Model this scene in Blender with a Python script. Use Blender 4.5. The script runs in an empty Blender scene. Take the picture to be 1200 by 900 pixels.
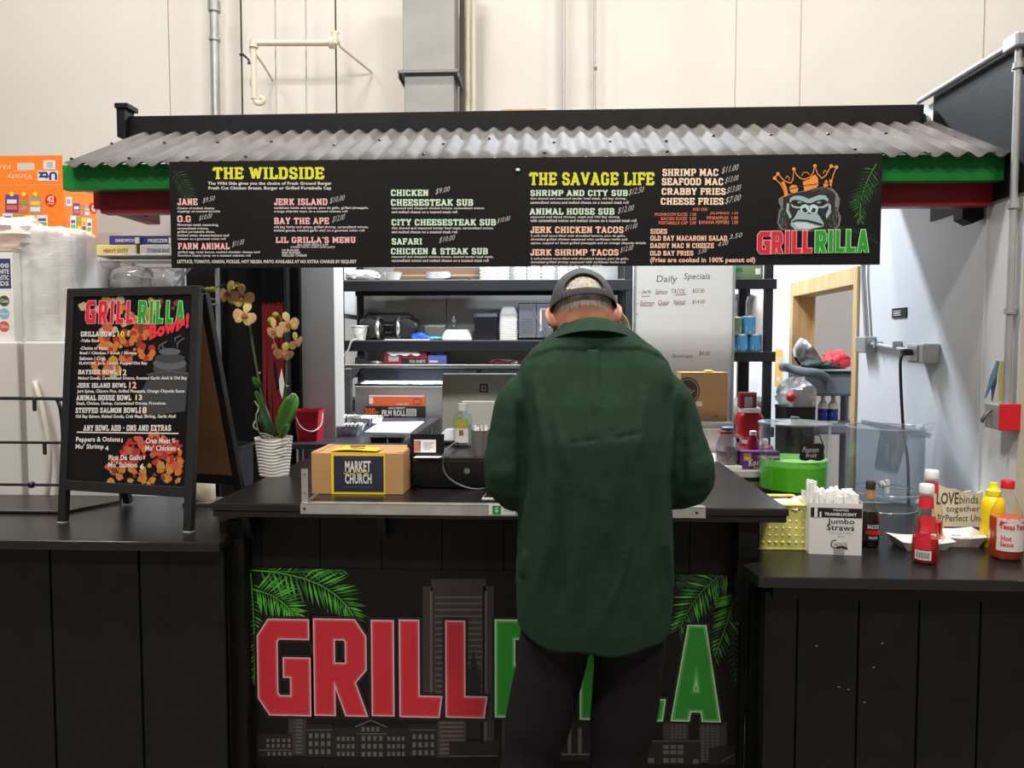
import bpy, bmesh, math, random
from mathutils import Vector, Matrix, noise

random.seed(11)
SC = bpy.context.scene
COL = SC.collection
R = math.radians

# ------------------------------------------------------------------ camera
FPX = 867.0                      # focal length in pixels of a 1200 px wide frame
CAMZ, PITCH, YAW = 1.52, R(2.97), R(2.7)
cam_d = bpy.data.cameras.new('camera')
cam_d.sensor_width = 36.0
cam_d.lens = 36.0 * FPX / 1200.0
cam_d.clip_start = 0.02
cam = bpy.data.objects.new('camera', cam_d)
COL.objects.link(cam)
cam.location = (0, 0, CAMZ)
cam.rotation_euler = (R(90) - PITCH, 0, YAW)
SC.camera = cam
CP = Vector((0, 0, CAMZ))
CF = Vector((-math.sin(YAW) * math.cos(PITCH), math.cos(YAW) * math.cos(PITCH), -math.sin(PITCH)))
CR = Vector((math.cos(YAW), math.sin(YAW), 0))
CU = CR.cross(CF)

# ------------------------------------------------------------------ world, lamps, exposure
SC.view_settings.view_transform = 'Standard'
SC.view_settings.look = 'None'
SC.view_settings.gamma = 1.0
SC.view_settings.use_curve_mapping = False
SC.view_settings.exposure = 0.0
SC.cycles.use_denoising = True
SC.cycles.max_bounces = 8
SC.cycles.transparent_max_bounces = 16
SC.cycles.caustics_reflective = False
SC.cycles.caustics_refractive = False
W = bpy.data.worlds.new('world')
SC.world = W
W.use_nodes = True
W.node_tree.nodes['Background'].inputs[0].default_value = (1.0, 0.95, 0.88, 1)
W.node_tree.nodes['Background'].inputs[1].default_value = 0.13

def area(name, loc, sx, sy, watts, color, rot=(0, 0, 0)):
    l = bpy.data.lights.new(name, 'AREA')
    l.shape = 'RECTANGLE'; l.size = sx; l.size_y = sy
    l.energy = watts; l.color = color
    o = bpy.data.objects.new(name, l); COL.objects.link(o)
    o.location = loc; o.rotation_euler = rot
    return o
WARM = (1.0, 0.95, 0.89); COOL = (0.79, 0.89, 1.0)
# high-bay lamps of the hall
for x_ in (-5.0, -1.8, 1.6, 4.8): area('hall_lamp', (x_, 4.9, 7.7), 1.2, 0.4, 140, WARM)
area('hall_lamp', (-2.2, 1.3, 6.4), 1.2, 0.4, 260, WARM)
area('hall_lamp', (1.8, 1.3, 6.4), 1.2, 0.4, 260, WARM)
area('hall_lamp', (-2.2, -2.2, 6.9), 1.2, 0.4, 250, WARM)
area('hall_lamp', (1.8, -2.2, 6.9), 1.2, 0.4, 250, WARM)
# cool white strip lamp hung over the kitchen of the stall
area('kitchen_lamp', (0.25, 4.28, 3.65), 1.1, 0.12, 145, COOL)
# second strip lamp under the roof deck, lighting the shelves
area('kitchen_lamp', (-0.1, 3.24, 2.385), 1.8, 0.08, 13, COOL, (R(38), 0, 0))

# ------------------------------------------------------------------ pixel -> place helpers (1200 x 900 photo)
def ray(px, py):
    return (CF + CR * ((px - 600) / FPX) - CU * ((py - 450) / FPX))
def PY(px, py, Y):
    d = ray(px, py); return CP + d * ((Y - CP.y) / d.y)
def PZ(px, py, z):
    d = ray(px, py); return CP + d * ((z - CP.z) / d.z)
def PX(px, py, X):
    d = ray(px, py); return CP + d * ((X - CP.x) / d.x)
def sc(p):
    return (Vector(p) - CP).dot(CF) / FPX          # metres per photo pixel at that point
class Plane:
    def __init__(s, o, u, v):
        s.o = Vector(o); s.u = Vector(u).normalized(); s.v = Vector(v).normalized(); s.n = s.u.cross(s.v)
    def px(s, x, y):
        d = ray(x, y); t = (s.o - CP).dot(s.n) / d.dot(s.n)
        q = CP + d * t - s.o
        return q.dot(s.u), q.dot(s.v)
    def pos(s, u, v, d=0):
        return s.o + s.u * u + s.v * v + s.n * d
class Round:                                       # wraps a flat label around an upright cylinder
    def __init__(s, c, r, a0=-math.pi / 2):
        s.c = Vector(c); s.r = r; s.a0 = a0
    def pos(s, u, v, d=0):
        a = s.a0 + u / s.r
        return s.c + Vector(((s.r + d) * math.cos(a), (s.r + d) * math.sin(a), v))

# ------------------------------------------------------------------ materials
def lin(c):
    return tuple(((x / 255.0) / 12.92 if x / 255.0 <= 0.04045 else ((x / 255.0 + 0.055) / 1.055) ** 2.4) for x in c)
MATS = {}
def mat(name, rgb, rough=0.5, metal=0.0, bump=None, var=0.0, vscale=6.0, spec=0.5, stretch=None, trans=0.0, sheen=0.0, rgb2=None, sss=0.0):
    if name in MATS: return MATS[name]
    m = bpy.data.materials.new(name); m.use_nodes = True
    nt = m.node_tree; b = nt.nodes['Principled BSDF']
    c = lin(rgb) + (1,)
    b.inputs['Base Color'].default_value = c
    b.inputs['Roughness'].default_value = rough
    b.inputs['Metallic'].default_value = metal
    b.inputs['Specular IOR Level'].default_value = spec
    if trans: b.inputs['Transmission Weight'].default_value = trans
    if sheen: b.inputs['Sheen Weight'].default_value = sheen
    if sss:
        b.inputs['Subsurface Weight'].default_value = sss
        b.inputs['Subsurface Radius'].default_value = (0.01, 0.005, 0.003)
    if var or bump or rgb2:
        tc = nt.nodes.new('ShaderNodeTexCoord'); mp = nt.nodes.new('ShaderNodeMapping')
        nt.links.new(tc.outputs['Object'], mp.inputs['Vector'])
        if stretch: mp.inputs['Scale'].default_value = stretch
    if var or rgb2:
        n = nt.nodes.new('ShaderNodeTexNoise'); n.inputs['Scale'].default_value = vscale; n.inputs['Detail'].default_value = 5
        nt.links.new(mp.outputs[0], n.inputs['Vector'])
        r = nt.nodes.new('ShaderNodeValToRGB')
        r.color_ramp.elements[0].position = 0.3; r.color_ramp.elements[1].position = 0.7
        c2 = lin(rgb2) if rgb2 else tuple(x * (1 + var) for x in c[:3])
        c1 = c[:3] if rgb2 else tuple(x * (1 - var) for x in c[:3])
        r.color_ramp.elements[0].color = tuple(c1) + (1,)
        r.color_ramp.elements[1].color = tuple(min(1, x) for x in c2) + (1,)
        nt.links.new(n.outputs['Fac'], r.inputs['Fac']); nt.links.new(r.outputs['Color'], b.inputs['Base Color'])
    if bump:
        n2 = nt.nodes.new('ShaderNodeTexNoise'); n2.inputs['Scale'].default_value = bump[0]; n2.inputs['Detail'].default_value = 4
        nt.links.new(mp.outputs[0], n2.inputs['Vector'])
        bp = nt.nodes.new('ShaderNodeBump'); bp.inputs['Strength'].default_value = bump[1]; bp.inputs['Distance'].default_value = bump[2] if len(bump) > 2 else 0.004
        nt.links.new(n2.outputs['Fac'], bp.inputs['Height']); nt.links.new(bp.outputs['Normal'], b.inputs['Normal'])
    MATS[name] = m
    return m
def clear(name, tint=(255, 255, 255), refl=1.0, rough=0.03, haze=0.0, hazecol=(240, 240, 240)):
    """thin clear plastic or glass: see-through with a mirror film that strengthens at grazing angles"""
    if name in MATS: return MATS[name]
    m = bpy.data.materials.new(name); m.use_nodes = True
    nt = m.node_tree; nt.nodes.clear()
    out = nt.nodes.new('ShaderNodeOutputMaterial'); tr = nt.nodes.new('ShaderNodeBsdfTransparent'); gl = nt.nodes.new('ShaderNodeBsdfGlossy')
    fr = nt.nodes.new('ShaderNodeLayerWeight'); mx = nt.nodes.new('ShaderNodeMixShader'); pw = nt.nodes.new('ShaderNodeMath'); mu = nt.nodes.new('ShaderNodeMath')
    tr.inputs[0].default_value = lin(tint) + (1,); gl.inputs['Roughness'].default_value = rough
    fr.inputs['Blend'].default_value = 0.5; pw.operation = 'POWER'; pw.inputs[1].default_value = 3.0
    mu.operation = 'MULTIPLY_ADD'; mu.inputs[1].default_value = 0.5 * refl; mu.inputs[2].default_value = 0.035 * refl
    nt.links.new(fr.outputs['Facing'], pw.inputs[0]); nt.links.new(pw.outputs[0], mu.inputs[0]); nt.links.new(mu.outputs[0], mx.inputs[0])
    nt.links.new(tr.outputs[0], mx.inputs[1]); nt.links.new(gl.outputs[0], mx.inputs[2])
    last = mx
    if haze:
        df = nt.nodes.new('ShaderNodeBsdfDiffuse'); df.inputs[0].default_value = lin(hazecol) + (1,)
        m2 = nt.nodes.new('ShaderNodeMixShader'); m2.inputs[0].default_value = haze
        nt.links.new(mx.outputs[0], m2.inputs[1]); nt.links.new(df.outputs[0], m2.inputs[2]); last = m2
    nt.links.new(last.outputs[0], out.inputs[0])
    MATS[name] = m
    return m

M_BLACKPAINT = mat('black_paint', (16, 15, 14), 0.55, spec=.25, var=0.35, vscale=14, bump=(60, 0.25, 0.002))
M_BLACKTOP = mat('black_laminate', (22, 20, 20), 0.3, var=0.12, vscale=30, spec=0.5)
M_BLACKGLOSS = mat('black_gloss', (18, 18, 20), 0.22)
M_BLACKMATTE = mat('black_matte', (24, 24, 25), 0.6)
M_BLACKMETAL = mat('black_metal', (26, 27, 30), 0.4, spec=0.5)
M_STEEL = mat('stainless', (190, 190, 188), 0.3, 1.0, var=0.12, vscale=40, stretch=(1, 1, 14))
M_ALU = mat('aluminium', (205, 203, 198), 0.38, 0.85, var=0.1, vscale=25)
M_FOIL = mat('foil', (225, 225, 226), 0.22, 1.0, bump=(90, 0.6, 0.004))
M_GALV = mat('galvanised', (178, 178, 178), 0.42, 0.55, var=0.12, vscale=9, bump=(25, 0.1, 0.003))
M_WHITEWALL = mat('white_panel', (214, 216, 220), 0.45, var=0.03, vscale=3, bump=(18, 0.06, 0.003))
M_GREYWALL = mat('grey_panel', (170, 170, 168), 0.5, var=0.05, vscale=4)
M_HALL = mat('hall_wall', (228, 223, 214), 0.75, var=0.03, vscale=1.2, bump=(9, 0.1, 0.01))
M_CONCRETE = mat('concrete', (120, 116, 110), 0.55, var=0.2, vscale=4)
M_GREENP = mat('green_paint', (24, 128, 50), 0.4, var=0.08, vscale=8)
M_REDP = mat('red_paint', (138, 24, 30), 0.42, var=0.1, vscale=8)
M_WOOD = mat('pine', (214, 182, 132), 0.6, rgb2=(190, 150, 98), vscale=5, stretch=(6, 6, 0.7), bump=(30, 0.15, 0.002))
M_WHITE = mat('white_plastic', (236, 236, 234), 0.35)
M_FOAM = mat('foam', (244, 244, 244), 0.6, bump=(120, 0.1, 0.001))
M_PAPER = mat('paper', (238, 238, 236), 0.7)
M_CARD = mat('cardboard', (178, 136, 88), 0.75, var=0.05, vscale=12, bump=(50, 0.08, 0.001))
M_PIPECREAM = mat('cream_pipe', (226, 216, 196), 0.5)
M_GLASS = clear('clear_glass', (250, 252, 252), 1.0)
M_CLEARPL = clear('clear_plastic', (235, 238, 240), 1.2, 0.05, 0.06, (220, 225, 230))
M_WRAP = clear('plastic_wrap', (240, 240, 240), 1.6, 0.12, 0.30, (236, 235, 233))
M_YELLOW = mat('yellow', (240, 205, 30), 0.4)
M_RED = mat('red', (196, 26, 36), 0.4)
M_PRINTBLACK = mat('print_black', (17, 16, 16), 0.5, spec=.25, var=0.25, vscale=3)
M_INKBLACK = mat('ink_black', (18, 18, 19), 0.6)
M_INKWHITE = mat('ink_white', (232, 228, 222), 0.6)

# ------------------------------------------------------------------ mesh builder
class MB:
    def __init__(s): s.v = []; s.f = []; s.m = []; s.k = 0
    def slot(s, k): s.k = k; return s
    def add(s, vs, fs, M=None):
        n = len(s.v)
        s.v += [(M @ Vector(p)) if M is not None else Vector(p) for p in vs]
        s.f += [tuple(i + n for i in f) for f in fs]; s.m += [s.k] * len(fs)
        return s
    def box(s, x0, y0, z0, x1, y1, z1, M=None):
        vs = [(x0, y0, z0), (x1, y0, z0), (x1, y1, z0), (x0, y1, z0), (x0, y0, z1), (x1, y0, z1), (x1, y1, z1), (x0, y1, z1)]
        return s.add(vs, [(3, 2, 1, 0), (4, 5, 6, 7), (0, 1, 5, 4), (1, 2, 6, 5), (2, 3, 7, 6), (3, 0, 4, 7)], M)
    def cbox(s, c, size, M=None):
        return s.box(c[0] - size[0] / 2, c[1] - size[1] / 2, c[2] - size[2] / 2, c[0] + size[0] / 2, c[1] + size[1] / 2, c[2] + size[2] / 2, M)
    def lathe(s, prof, seg=24, M=None, sx=1, sy=1, sq=0):
        vs = []; fs = []
        for r, z in prof:
            for i in range(seg):
                a = 2 * math.pi * i / seg; c, q = math.cos(a), math.sin(a)
                k = 1.0
                if sq: k = 1 / (abs(c) ** sq + abs(q) ** sq) ** (1 / sq)
                vs.append((r * c * k * sx, r * q * k * sy, z))
        n = len(prof)
        for j in range(n - 1):
            for i in range(seg):
                a, b = j * seg + i, j * seg + (i + 1) % seg
                fs.append((a, b, b + seg, a + seg))
        if prof[0][0] > 1e-6: fs.append(tuple(range(seg))[::-1])
        if prof[-1][0] > 1e-6: fs.append(tuple((n - 1) * seg + i for i in range(seg)))
        return s.add(vs, fs, M)
    def open_lathe(s, prof, seg=24, M=None, sx=1, sy=1, sq=0):
        n0 = len(s.f); s.lathe(prof, seg, M, sx, sy, sq)
        for k in range(len(s.f) - 1, n0 - 1, -1):
            if len(s.f[k]) == seg and seg > 4: del s.f[k]; del s.m[k]
        return s
    def rings(s, rings, cap=True):
        seg = len(rings[0]); vs = [p for r in rings for p in r]; fs = []
        for j in range(len(rings) - 1):
            for i in range(seg):
                a, b = j * seg + i, j * seg + (i + 1) % seg
                fs.append((a, b, b + seg, a + seg))
        if cap:
            fs.append(tuple(range(seg))[::-1]); fs.append(tuple((len(rings) - 1) * seg + i for i in range(seg)))
        return s.add(vs, fs)
    def tube(s, pts, r, seg=8, cap=True, smooth=0, M=None):
        pts = [Vector(p) for p in pts]
        rr = list(r) if isinstance(r, (list, tuple)) else [r] * len(pts)
        if smooth: pts, rr = spline(pts, rr, smooth)
        rings = []; up = None
        for i, p in enumerate(pts):
            t = (pts[min(i + 1, len(pts) - 1)] - pts[max(i - 1, 0)]).normalized()
            if up is None: up = t.orthogonal().normalized()
            up = (up - t * up.dot(t))
            up = up.normalized() if up.length > 1e-6 else t.orthogonal().normalized()
            w = t.cross(up)
            rg = [p + (up * math.cos(2 * math.pi * k / seg) + w * math.sin(2 * math.pi * k / seg)) * rr[i] for k in range(seg)]
            if M is not None: rg = [M @ q for q in rg]
            rings.append(rg)
        return s.rings(rings, cap)
    def poly(s, pts):
        return s.add(pts, [tuple(range(len(pts)))])
    def prism(s, pts, vec):
        vec = Vector(vec); n = len(pts); a = [Vector(p) for p in pts]; b = [p + vec for p in a]
        return s.add(a + b, [tuple(range(n))[::-1], tuple(range(n, 2 * n))] + [(i, (i + 1) % n, (i + 1) % n + n, i + n) for i in range(n)])
    def ball(s, c, r, seg=14, rg=9, M=None):
        r3 = r if isinstance(r, (list, tuple)) else (r, r, r)
        MM = (M or Matrix()) @ Matrix.Translation(c) @ Matrix.Diagonal((r3[0], r3[1], r3[2], 1))
        return s.lathe([(max(1e-7, math.sin(math.pi * j / rg)) if 0 < j < rg else 0.0001, -math.cos(math.pi * j / rg)) for j in range(rg + 1)], seg, MM)
    def build(s, name, mats, parent=None, loc=None, bevel=0, smooth=False, angle=40, sub=0, solid=0, seg=2):
        if parent is not None: off = Vector(WORLDLOC[parent.name])
        else: off = Vector(loc) if loc is not None else Vector((0, 0, 0))
        me = bpy.data.meshes.new(name)
        me.from_pydata([tuple(p - off) for p in s.v], [], s.f)
        mats = mats if isinstance(mats, (list, tuple)) else [mats]
        for m in mats: me.materials.append(m)
        for i, p in enumerate(me.polygons): p.material_index = s.m[i]
        o = bpy.data.objects.new(name, me); COL.objects.link(o)
        WORLDLOC[o.name] = off
        if parent is not None: o.parent = parent
        else: o.location = off
        if smooth:
            for p in me.polygons: p.use_smooth = True
            me.set_sharp_from_angle(angle=R(angle))
        if solid:
            md = o.modifiers.new('solid', 'SOLIDIFY'); md.thickness = solid; md.offset = -1
        if bevel:
            md = o.modifiers.new('bevel', 'BEVEL'); md.width = bevel; md.segments = seg; md.limit_method = 'ANGLE'; md.angle_limit = R(40)
        if sub:
            md = o.modifiers.new('sub', 'SUBSURF'); md.levels = sub; md.render_levels = sub
        return o
WORLDLOC = {}
def spline(pts, rr, n):
    out = []; ro = []
    P = [pts[0] * 2 - pts[1]] + pts + [pts[-1] * 2 - pts[-2]]; Q = [rr[0]] + rr + [rr[-1]]
    for i in range(1, len(P) - 2):
        for k in range(n):
            t = k / n
            def cr(a, b, c, d): return 0.5 * ((2 * b) + (c - a) * t + (2 * a - 5 * b + 4 * c - d) * t * t + (3 * b - a - 3 * c + d) * t ** 3)
            out.append(cr(P[i - 1], P[i], P[i + 1], P[i + 2])); ro.append(Q[i] + (Q[i + 1] - Q[i]) * t)
    out.append(P[-2]); ro.append(Q[-2])
    return out, ro
def T(x=0, y=0, z=0, rz=0, rx=0, ry=0):
    return Matrix.Translation((x, y, z)) @ Matrix.Rotation(R(rz), 4, 'Z') @ Matrix.Rotation(R(rx), 4, 'X') @ Matrix.Rotation(R(ry), 4, 'Y')
def TL(p, rz=0, rx=0, ry=0): return T(p[0], p[1], p[2], rz, rx, ry)

def tag(o, label=None, cat=None, group=None, kind=None):
    if label: o['label'] = label
    if cat: o['category'] = cat
    if group: o['group'] = group
    if kind: o['kind'] = kind
    return o
def thing(name, label, cat, loc, group=None):
    o = bpy.data.objects.new(name, None); COL.objects.link(o)
    o.empty_display_size = 0.05
    o.location = loc; WORLDLOC[o.name] = Vector(loc)
    return tag(o, label, cat, group)
def struct(mb, name, m, **k):
    return tag(mb.build(name, m, **k), kind='structure')
def copy_thing(o, loc, label=None, rz=0):
    c = o.copy(); COL.objects.link(c); c.location = loc
    c.rotation_euler.z = o.rotation_euler.z + R(rz)
    if label: c['label'] = label
    for ch in list(o.children):
        d = ch.copy(); COL.objects.link(d); d.parent = c
        for g in list(ch.children):
            e = g.copy(); COL.objects.link(e); e.parent = d
    return c

# ------------------------------------------------------------------ lettering
_tc = {}
def glyphs(s, bold=0.0):
    k = (s, bold)
    if k not in _tc:
        cu = bpy.data.curves.new('t', 'FONT'); cu.body = s; cu.offset = bold; cu.resolution_u = 2; cu.space_character = 1.0 + bold * 1.5
        ob = bpy.data.objects.new('t', cu); COL.objects.link(ob)
        dg = bpy.context.evaluated_depsgraph_get(); dg.update()
        me = bpy.data.meshes.new_from_object(ob.evaluated_get(dg))
        vs = [(v.co.x, v.co.y) for v in me.vertices]; fs = [tuple(p.vertices) for p in me.polygons]
        bpy.data.objects.remove(ob); bpy.data.curves.remove(cu); bpy.data.meshes.remove(me)
        _tc[k] = (vs, fs)
    return _tc[k]
# heavy slab-serif capitals: polylines on a grid (0..w, 0..10) and serifs (x, y, width)
SL = {
 'A': (9.4, ['1.5,0 4.7,9.2', '4.7,9.2 7.9,0', '3,3 6.4,3'], [(1.5, 0, 3.2), (7.9, 0, 3.2), (4, 10, 2.6)]),
 'B': (8.4, ['2,0 2,10', '2,9.2 5.6,9.2 6.7,8.2 6.7,6.4 5.6,5.3', '2,5.2 5.8,5.2 7,4.2 7,1.9 5.8,.8 2,.8'], [(1.4, 0, 2.8), (1.4, 10, 2.8)]),
 'C': (8.4, ['7,7 6.4,8.6 5,9.2 3,9.2 1.6,8 1.6,2 3,.8 5,.8 6.4,1.4 7,3'], [(7.4, 7, .8)]),
 'D': (8.8, ['2,0 2,10', '2,9.2 5.4,9.2 7.2,7.8 7.2,2.2 5.4,.8 2,.8'], [(1.4, 0, 2.8), (1.4, 10, 2.8)]),
 'E': (8.0, ['2,0 2,10', '2,9.2 7.4,9.2', '2,5 5.6,5', '2,.8 7.4,.8', '7,9.2 7,7', '7,.8 7,3', '5.6,6 5.6,4'], [(1.4, 0, 2.8), (1.4, 10, 2.8)]),
 'F': (7.8, ['2,0 2,10', '2,9.2 7.2,9.2', '2,5 5.6,5', '6.8,9.2 6.8,7', '5.6,6 5.6,4'], [(2, 0, 3.8), (1.4, 10, 2.8)]),
 'G': (8.8, ['7,7 6.4,8.6 5,9.2 3,9.2 1.6,8 1.6,2 3,.8 5.6,.8 7,1.8 7,4.6', '5,4.4 8.2,4.4'], []),
 'H': (9.4, ['2.2,0 2.2,10', '7.2,0 7.2,10', '2.2,5 7.2,5'], [(2.2, 0, 3.6), (2.2, 10, 3.6), (7.2, 0, 3.6), (7.2, 10, 3.6)]),
 'I': (4.6, ['2.3,0 2.3,10'], [(2.3, 0, 4), (2.3, 10, 4)]),
 'J': (6.8, ['5,10 5,2 4,.8 2.2,.8 1.2,2 1.2,3.4'], [(5, 10, 3.6)]),
 'K': (9.4, ['2.2,0 2.2,10', '2.6,4.4 7.4,9.4', '4,5.4 7.6,.6'], [(2.2, 0, 3.6), (2.2, 10, 3.6), (7.4, 0, 3.2), (7.2, 10, 3.2)]),
 'L': (7.8, ['2.2,0 2.2,10', '2,.8 7.2,.8', '6.8,.8 6.8,3.6'], [(1.6, 0, 2.8), (2.2, 10, 4)]),
 'M': (11, ['2.2,0 2.2,10', '8.8,0 8.8,10', '2.4,9.6 5.5,2.6 8.6,9.6'], [(2.2, 0, 3.4), (8.8, 0, 3.4), (1.6, 10, 2.6), (9.4, 10, 2.6)]),
 'N': (9.4, ['2.2,0 2.2,10', '7.2,0 7.2,10', '2.2,9.6 7.2,.6'], [(2.2, 0, 3.4), (1.6, 10, 2.6), (7.2, 10, 3.4)]),
 'O': (8.8, ['3,.8 1.6,2 1.6,8 3,9.2 5.8,9.2 7.2,8 7.2,2 5.8,.8 3,.8'], []),
 'P': (8.2, ['2,0 2,10', '2,9.2 5.6,9.2 6.9,8.2 6.9,5.6 5.6,4.6 2,4.6'], [(2.2, 0, 3.8), (1.4, 10, 2.8)]),
 'R': (9, ['2,0 2,10', '2,9.2 5.6,9.2 6.9,8.2 6.9,6 5.6,5 2,5', '5,5 6.8,.6'], [(2, 0, 3.6), (1.4, 10, 2.8), (7.4, 0, 2.4)]),
 'S': (8, ['6.6,7 6.2,8.6 5,9.2 2.8,9.2 1.6,8.2 1.6,6.4 2.8,5.4 5.4,4.6 6.6,3.6 6.6,1.8 5.2,.8 2.8,.8 1.7,1.6 1.4,3'], []),
 'T': (8.6, ['4.3,0 4.3,10', '.8,9.2 7.8,9.2', '1,9.2 1,7', '7.6,9.2 7.6,7'], [(4.3, 0, 4)]),
 'U': (9, ['2.2,10 2.2,2 3.4,.8 5.6,.8 6.8,2 6.8,10'], [(2.2, 10, 3.6), (6.8, 10, 3.6)]),
 'V': (9.2, ['1.6,10 4.6,.8', '4.6,.8 7.6,10'], [(1.6, 10, 3.2), (7.6, 10, 3.2)]),
 'W': (12, ['1.6,10 3.8,.8', '3.8,.8 6,8.6 8.2,.8', '8.2,.8 10.4,10'], [(1.6, 10, 3.2), (10.4, 10, 3.2)]),
 'X': (9, ['1.8,0 7.2,10', '1.8,10 7.2,0'], [(1.8, 0, 3), (7.2, 0, 3), (1.8, 10, 3), (7.2, 10, 3)]),
 'Y': (9, ['1.6,10 4.5,4.6 7.4,10', '4.5,4.6 4.5,0'], [(4.5, 0, 4), (1.6, 10, 3), (7.4, 10, 3)]),
 'Z': (8, ['1,9.2 6.8,9.2 1.2,.8 7,.8'], []),
 '.': (3, ['1.5,.2 1.5,1.6'], []), "'": (3, ['1.5,7.6 1.5,10'], []), '-': (5, ['1,5 4,5'], []),
 '&': (9, ['7.4,.4 2.8,6.6 2.8,8.4 3.8,9.2 5,9.2 5.8,8.2 5.6,6.8 2,4 1.6,2 3,.8 5,.8 7,3.6'], []),
 ' ': (4, [], []),
}
def slab(s, th=2.5, hth=1.9):
    vs = []; fs = []; x = 0
    def quad(a, b, c, d):
        n = len(vs); vs.extend([a, b, c, d]); fs.append((n, n + 1, n + 2, n + 3))
    for ch in s:
        w, st, se = SL.get(ch, SL[' '])
        for pl in st:
            p = [tuple(float(q) for q in a.split(',')) for a in pl.split()]
            for (ax, ay), (bx, by) in zip(p, p[1:]):
                L = math.hypot(bx - ax, by - ay); dx, dy = (bx - ax) / L, (by - ay) / L
                h = (th if abs(dy) > 0.5 else hth) / 2
                e = 0.3 if len(p) > 2 else 0
                quad((x + ax - dx * e - dy * h, ay - dy * e + dx * h), (x + ax - dx * e + dy * h, ay - dy * e - dx * h),
                     (x + bx + dx * e + dy * h, by + dy * e - dx * h), (x + bx + dx * e - dy * h, by + dy * e + dx * h))
        for sx, sy, sw in se:
            y0, y1 = (0, 1.4) if sy < 5 else ((8.6, 10) if sy > 8 else (6, 8))
            quad((x + sx - sw / 2, y0), (x + sx + sw / 2, y0), (x + sx + sw / 2, y1), (x + sx - sw / 2, y1))
        x += w + 0.5
    return vs, fs
def write(mb, s, F, u0, v0, u1, v1, d=0.0008, bold=0.0, style='sans', tilt=0.0, flip=False, slant=0.0):
    vs, fs = slab(s) if style == 'slab' else glyphs(s, bold)
    if not vs: return
    x0 = min(p[0] for p in vs); x1 = max(p[0] for p in vs); y0 = min(p[1] for p in vs); y1 = max(p[1] for p in vs)
    out = []
    for i, (x, y) in enumerate(vs):
        a = (x - x0) / (x1 - x0); b = (y - y0) / max(1e-6, y1 - y0)
        if flip: a, b = 1 - a, 1 - b
        u = u0 + (u1 - u0) * a + slant * (b - 0.5) * (v1 - v0)
        out.append(F.pos(u, v0 + (v1 - v0) * b + tilt * a, d + (0.000014 * ((i // 4) % 23) if style == 'slab' else 0)))
    mb.add(out, fs)
def wpx(mb, s, F, x0, y0, x1, y1, **k):
    u0, v0 = F.px(x0, y1); u1, v1 = F.px(x1, y0)
    t = F.px(x1, y1)[1] - v0
    write(mb, s, F, u0, v0, u1, v1 - t, tilt=t + k.pop('dt', 0), **k)
def scaled(items, ox, oy, k):
    return [(t, ox + a / k, oy + b / k, ox + c / k, oy + d / k) + tuple(r) for t, a, b, c, d, *r in items]
def ribbon(mb, F, pts, w, d, closed=False):
    """a band of constant width with mitred corners, on a plane"""
    P = [Vector((a, b)) for a, b in pts]; n = len(P)
    L = []
    for i in range(n):
        a = P[i - 1] if (i > 0 or closed) else None; c = P[(i + 1) % n] if (i < n - 1 or closed) else None
        t1 = (P[i] - a).normalized() if a is not None else (c - P[i]).normalized()
        t2 = (c - P[i]).normalized() if c is not None else t1
        n1 = Vector((-t1.y, t1.x)); n2 = Vector((-t2.y, t2.x)); m = (n1 + n2)
        m = m.normalized() if m.length > 1e-6 else n1
        m = m / max(0.45, m.dot(n1))
        L.append((P[i] + m * w / 2, P[i] - m * w / 2))
    for i in range(n if closed else n - 1):
        a, b = L[i], L[(i + 1) % n]
        mb.poly([F.pos(a[1].x, a[1].y, d), F.pos(b[1].x, b[1].y, d), F.pos(b[0].x, b[0].y, d), F.pos(a[0].x, a[0].y, d)])
LOGO = {  # condensed display capitals on a 0..1 box (width, stroke as part of width)
 'G': ([[(.98, .88), (.30, .88), (.17, .80), (.17, .2), (.30, .115), (.82, .115), (.82, .5), (.5, .5)]], .36),
 'R': ([[(.2, 0), (.2, 1)], [(.2, .88), (.68, .88), (.80, .80), (.80, .52), (.68, .44), (.2, .44)], [(.52, .44), (.8, 0)]], .36),
 'I': ([[(.5, 0), (.5, 1)]], 1.0),
 'L': ([[(.24, 1), (.24, .0)], [(.06, .1), (.98, .1)]], .46),
 'A': ([[(.2, 0), (.5, .98)], [(.5, .98), (.8, 0)], [(.3, .2), (.7, .2)]], .31),
}
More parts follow.
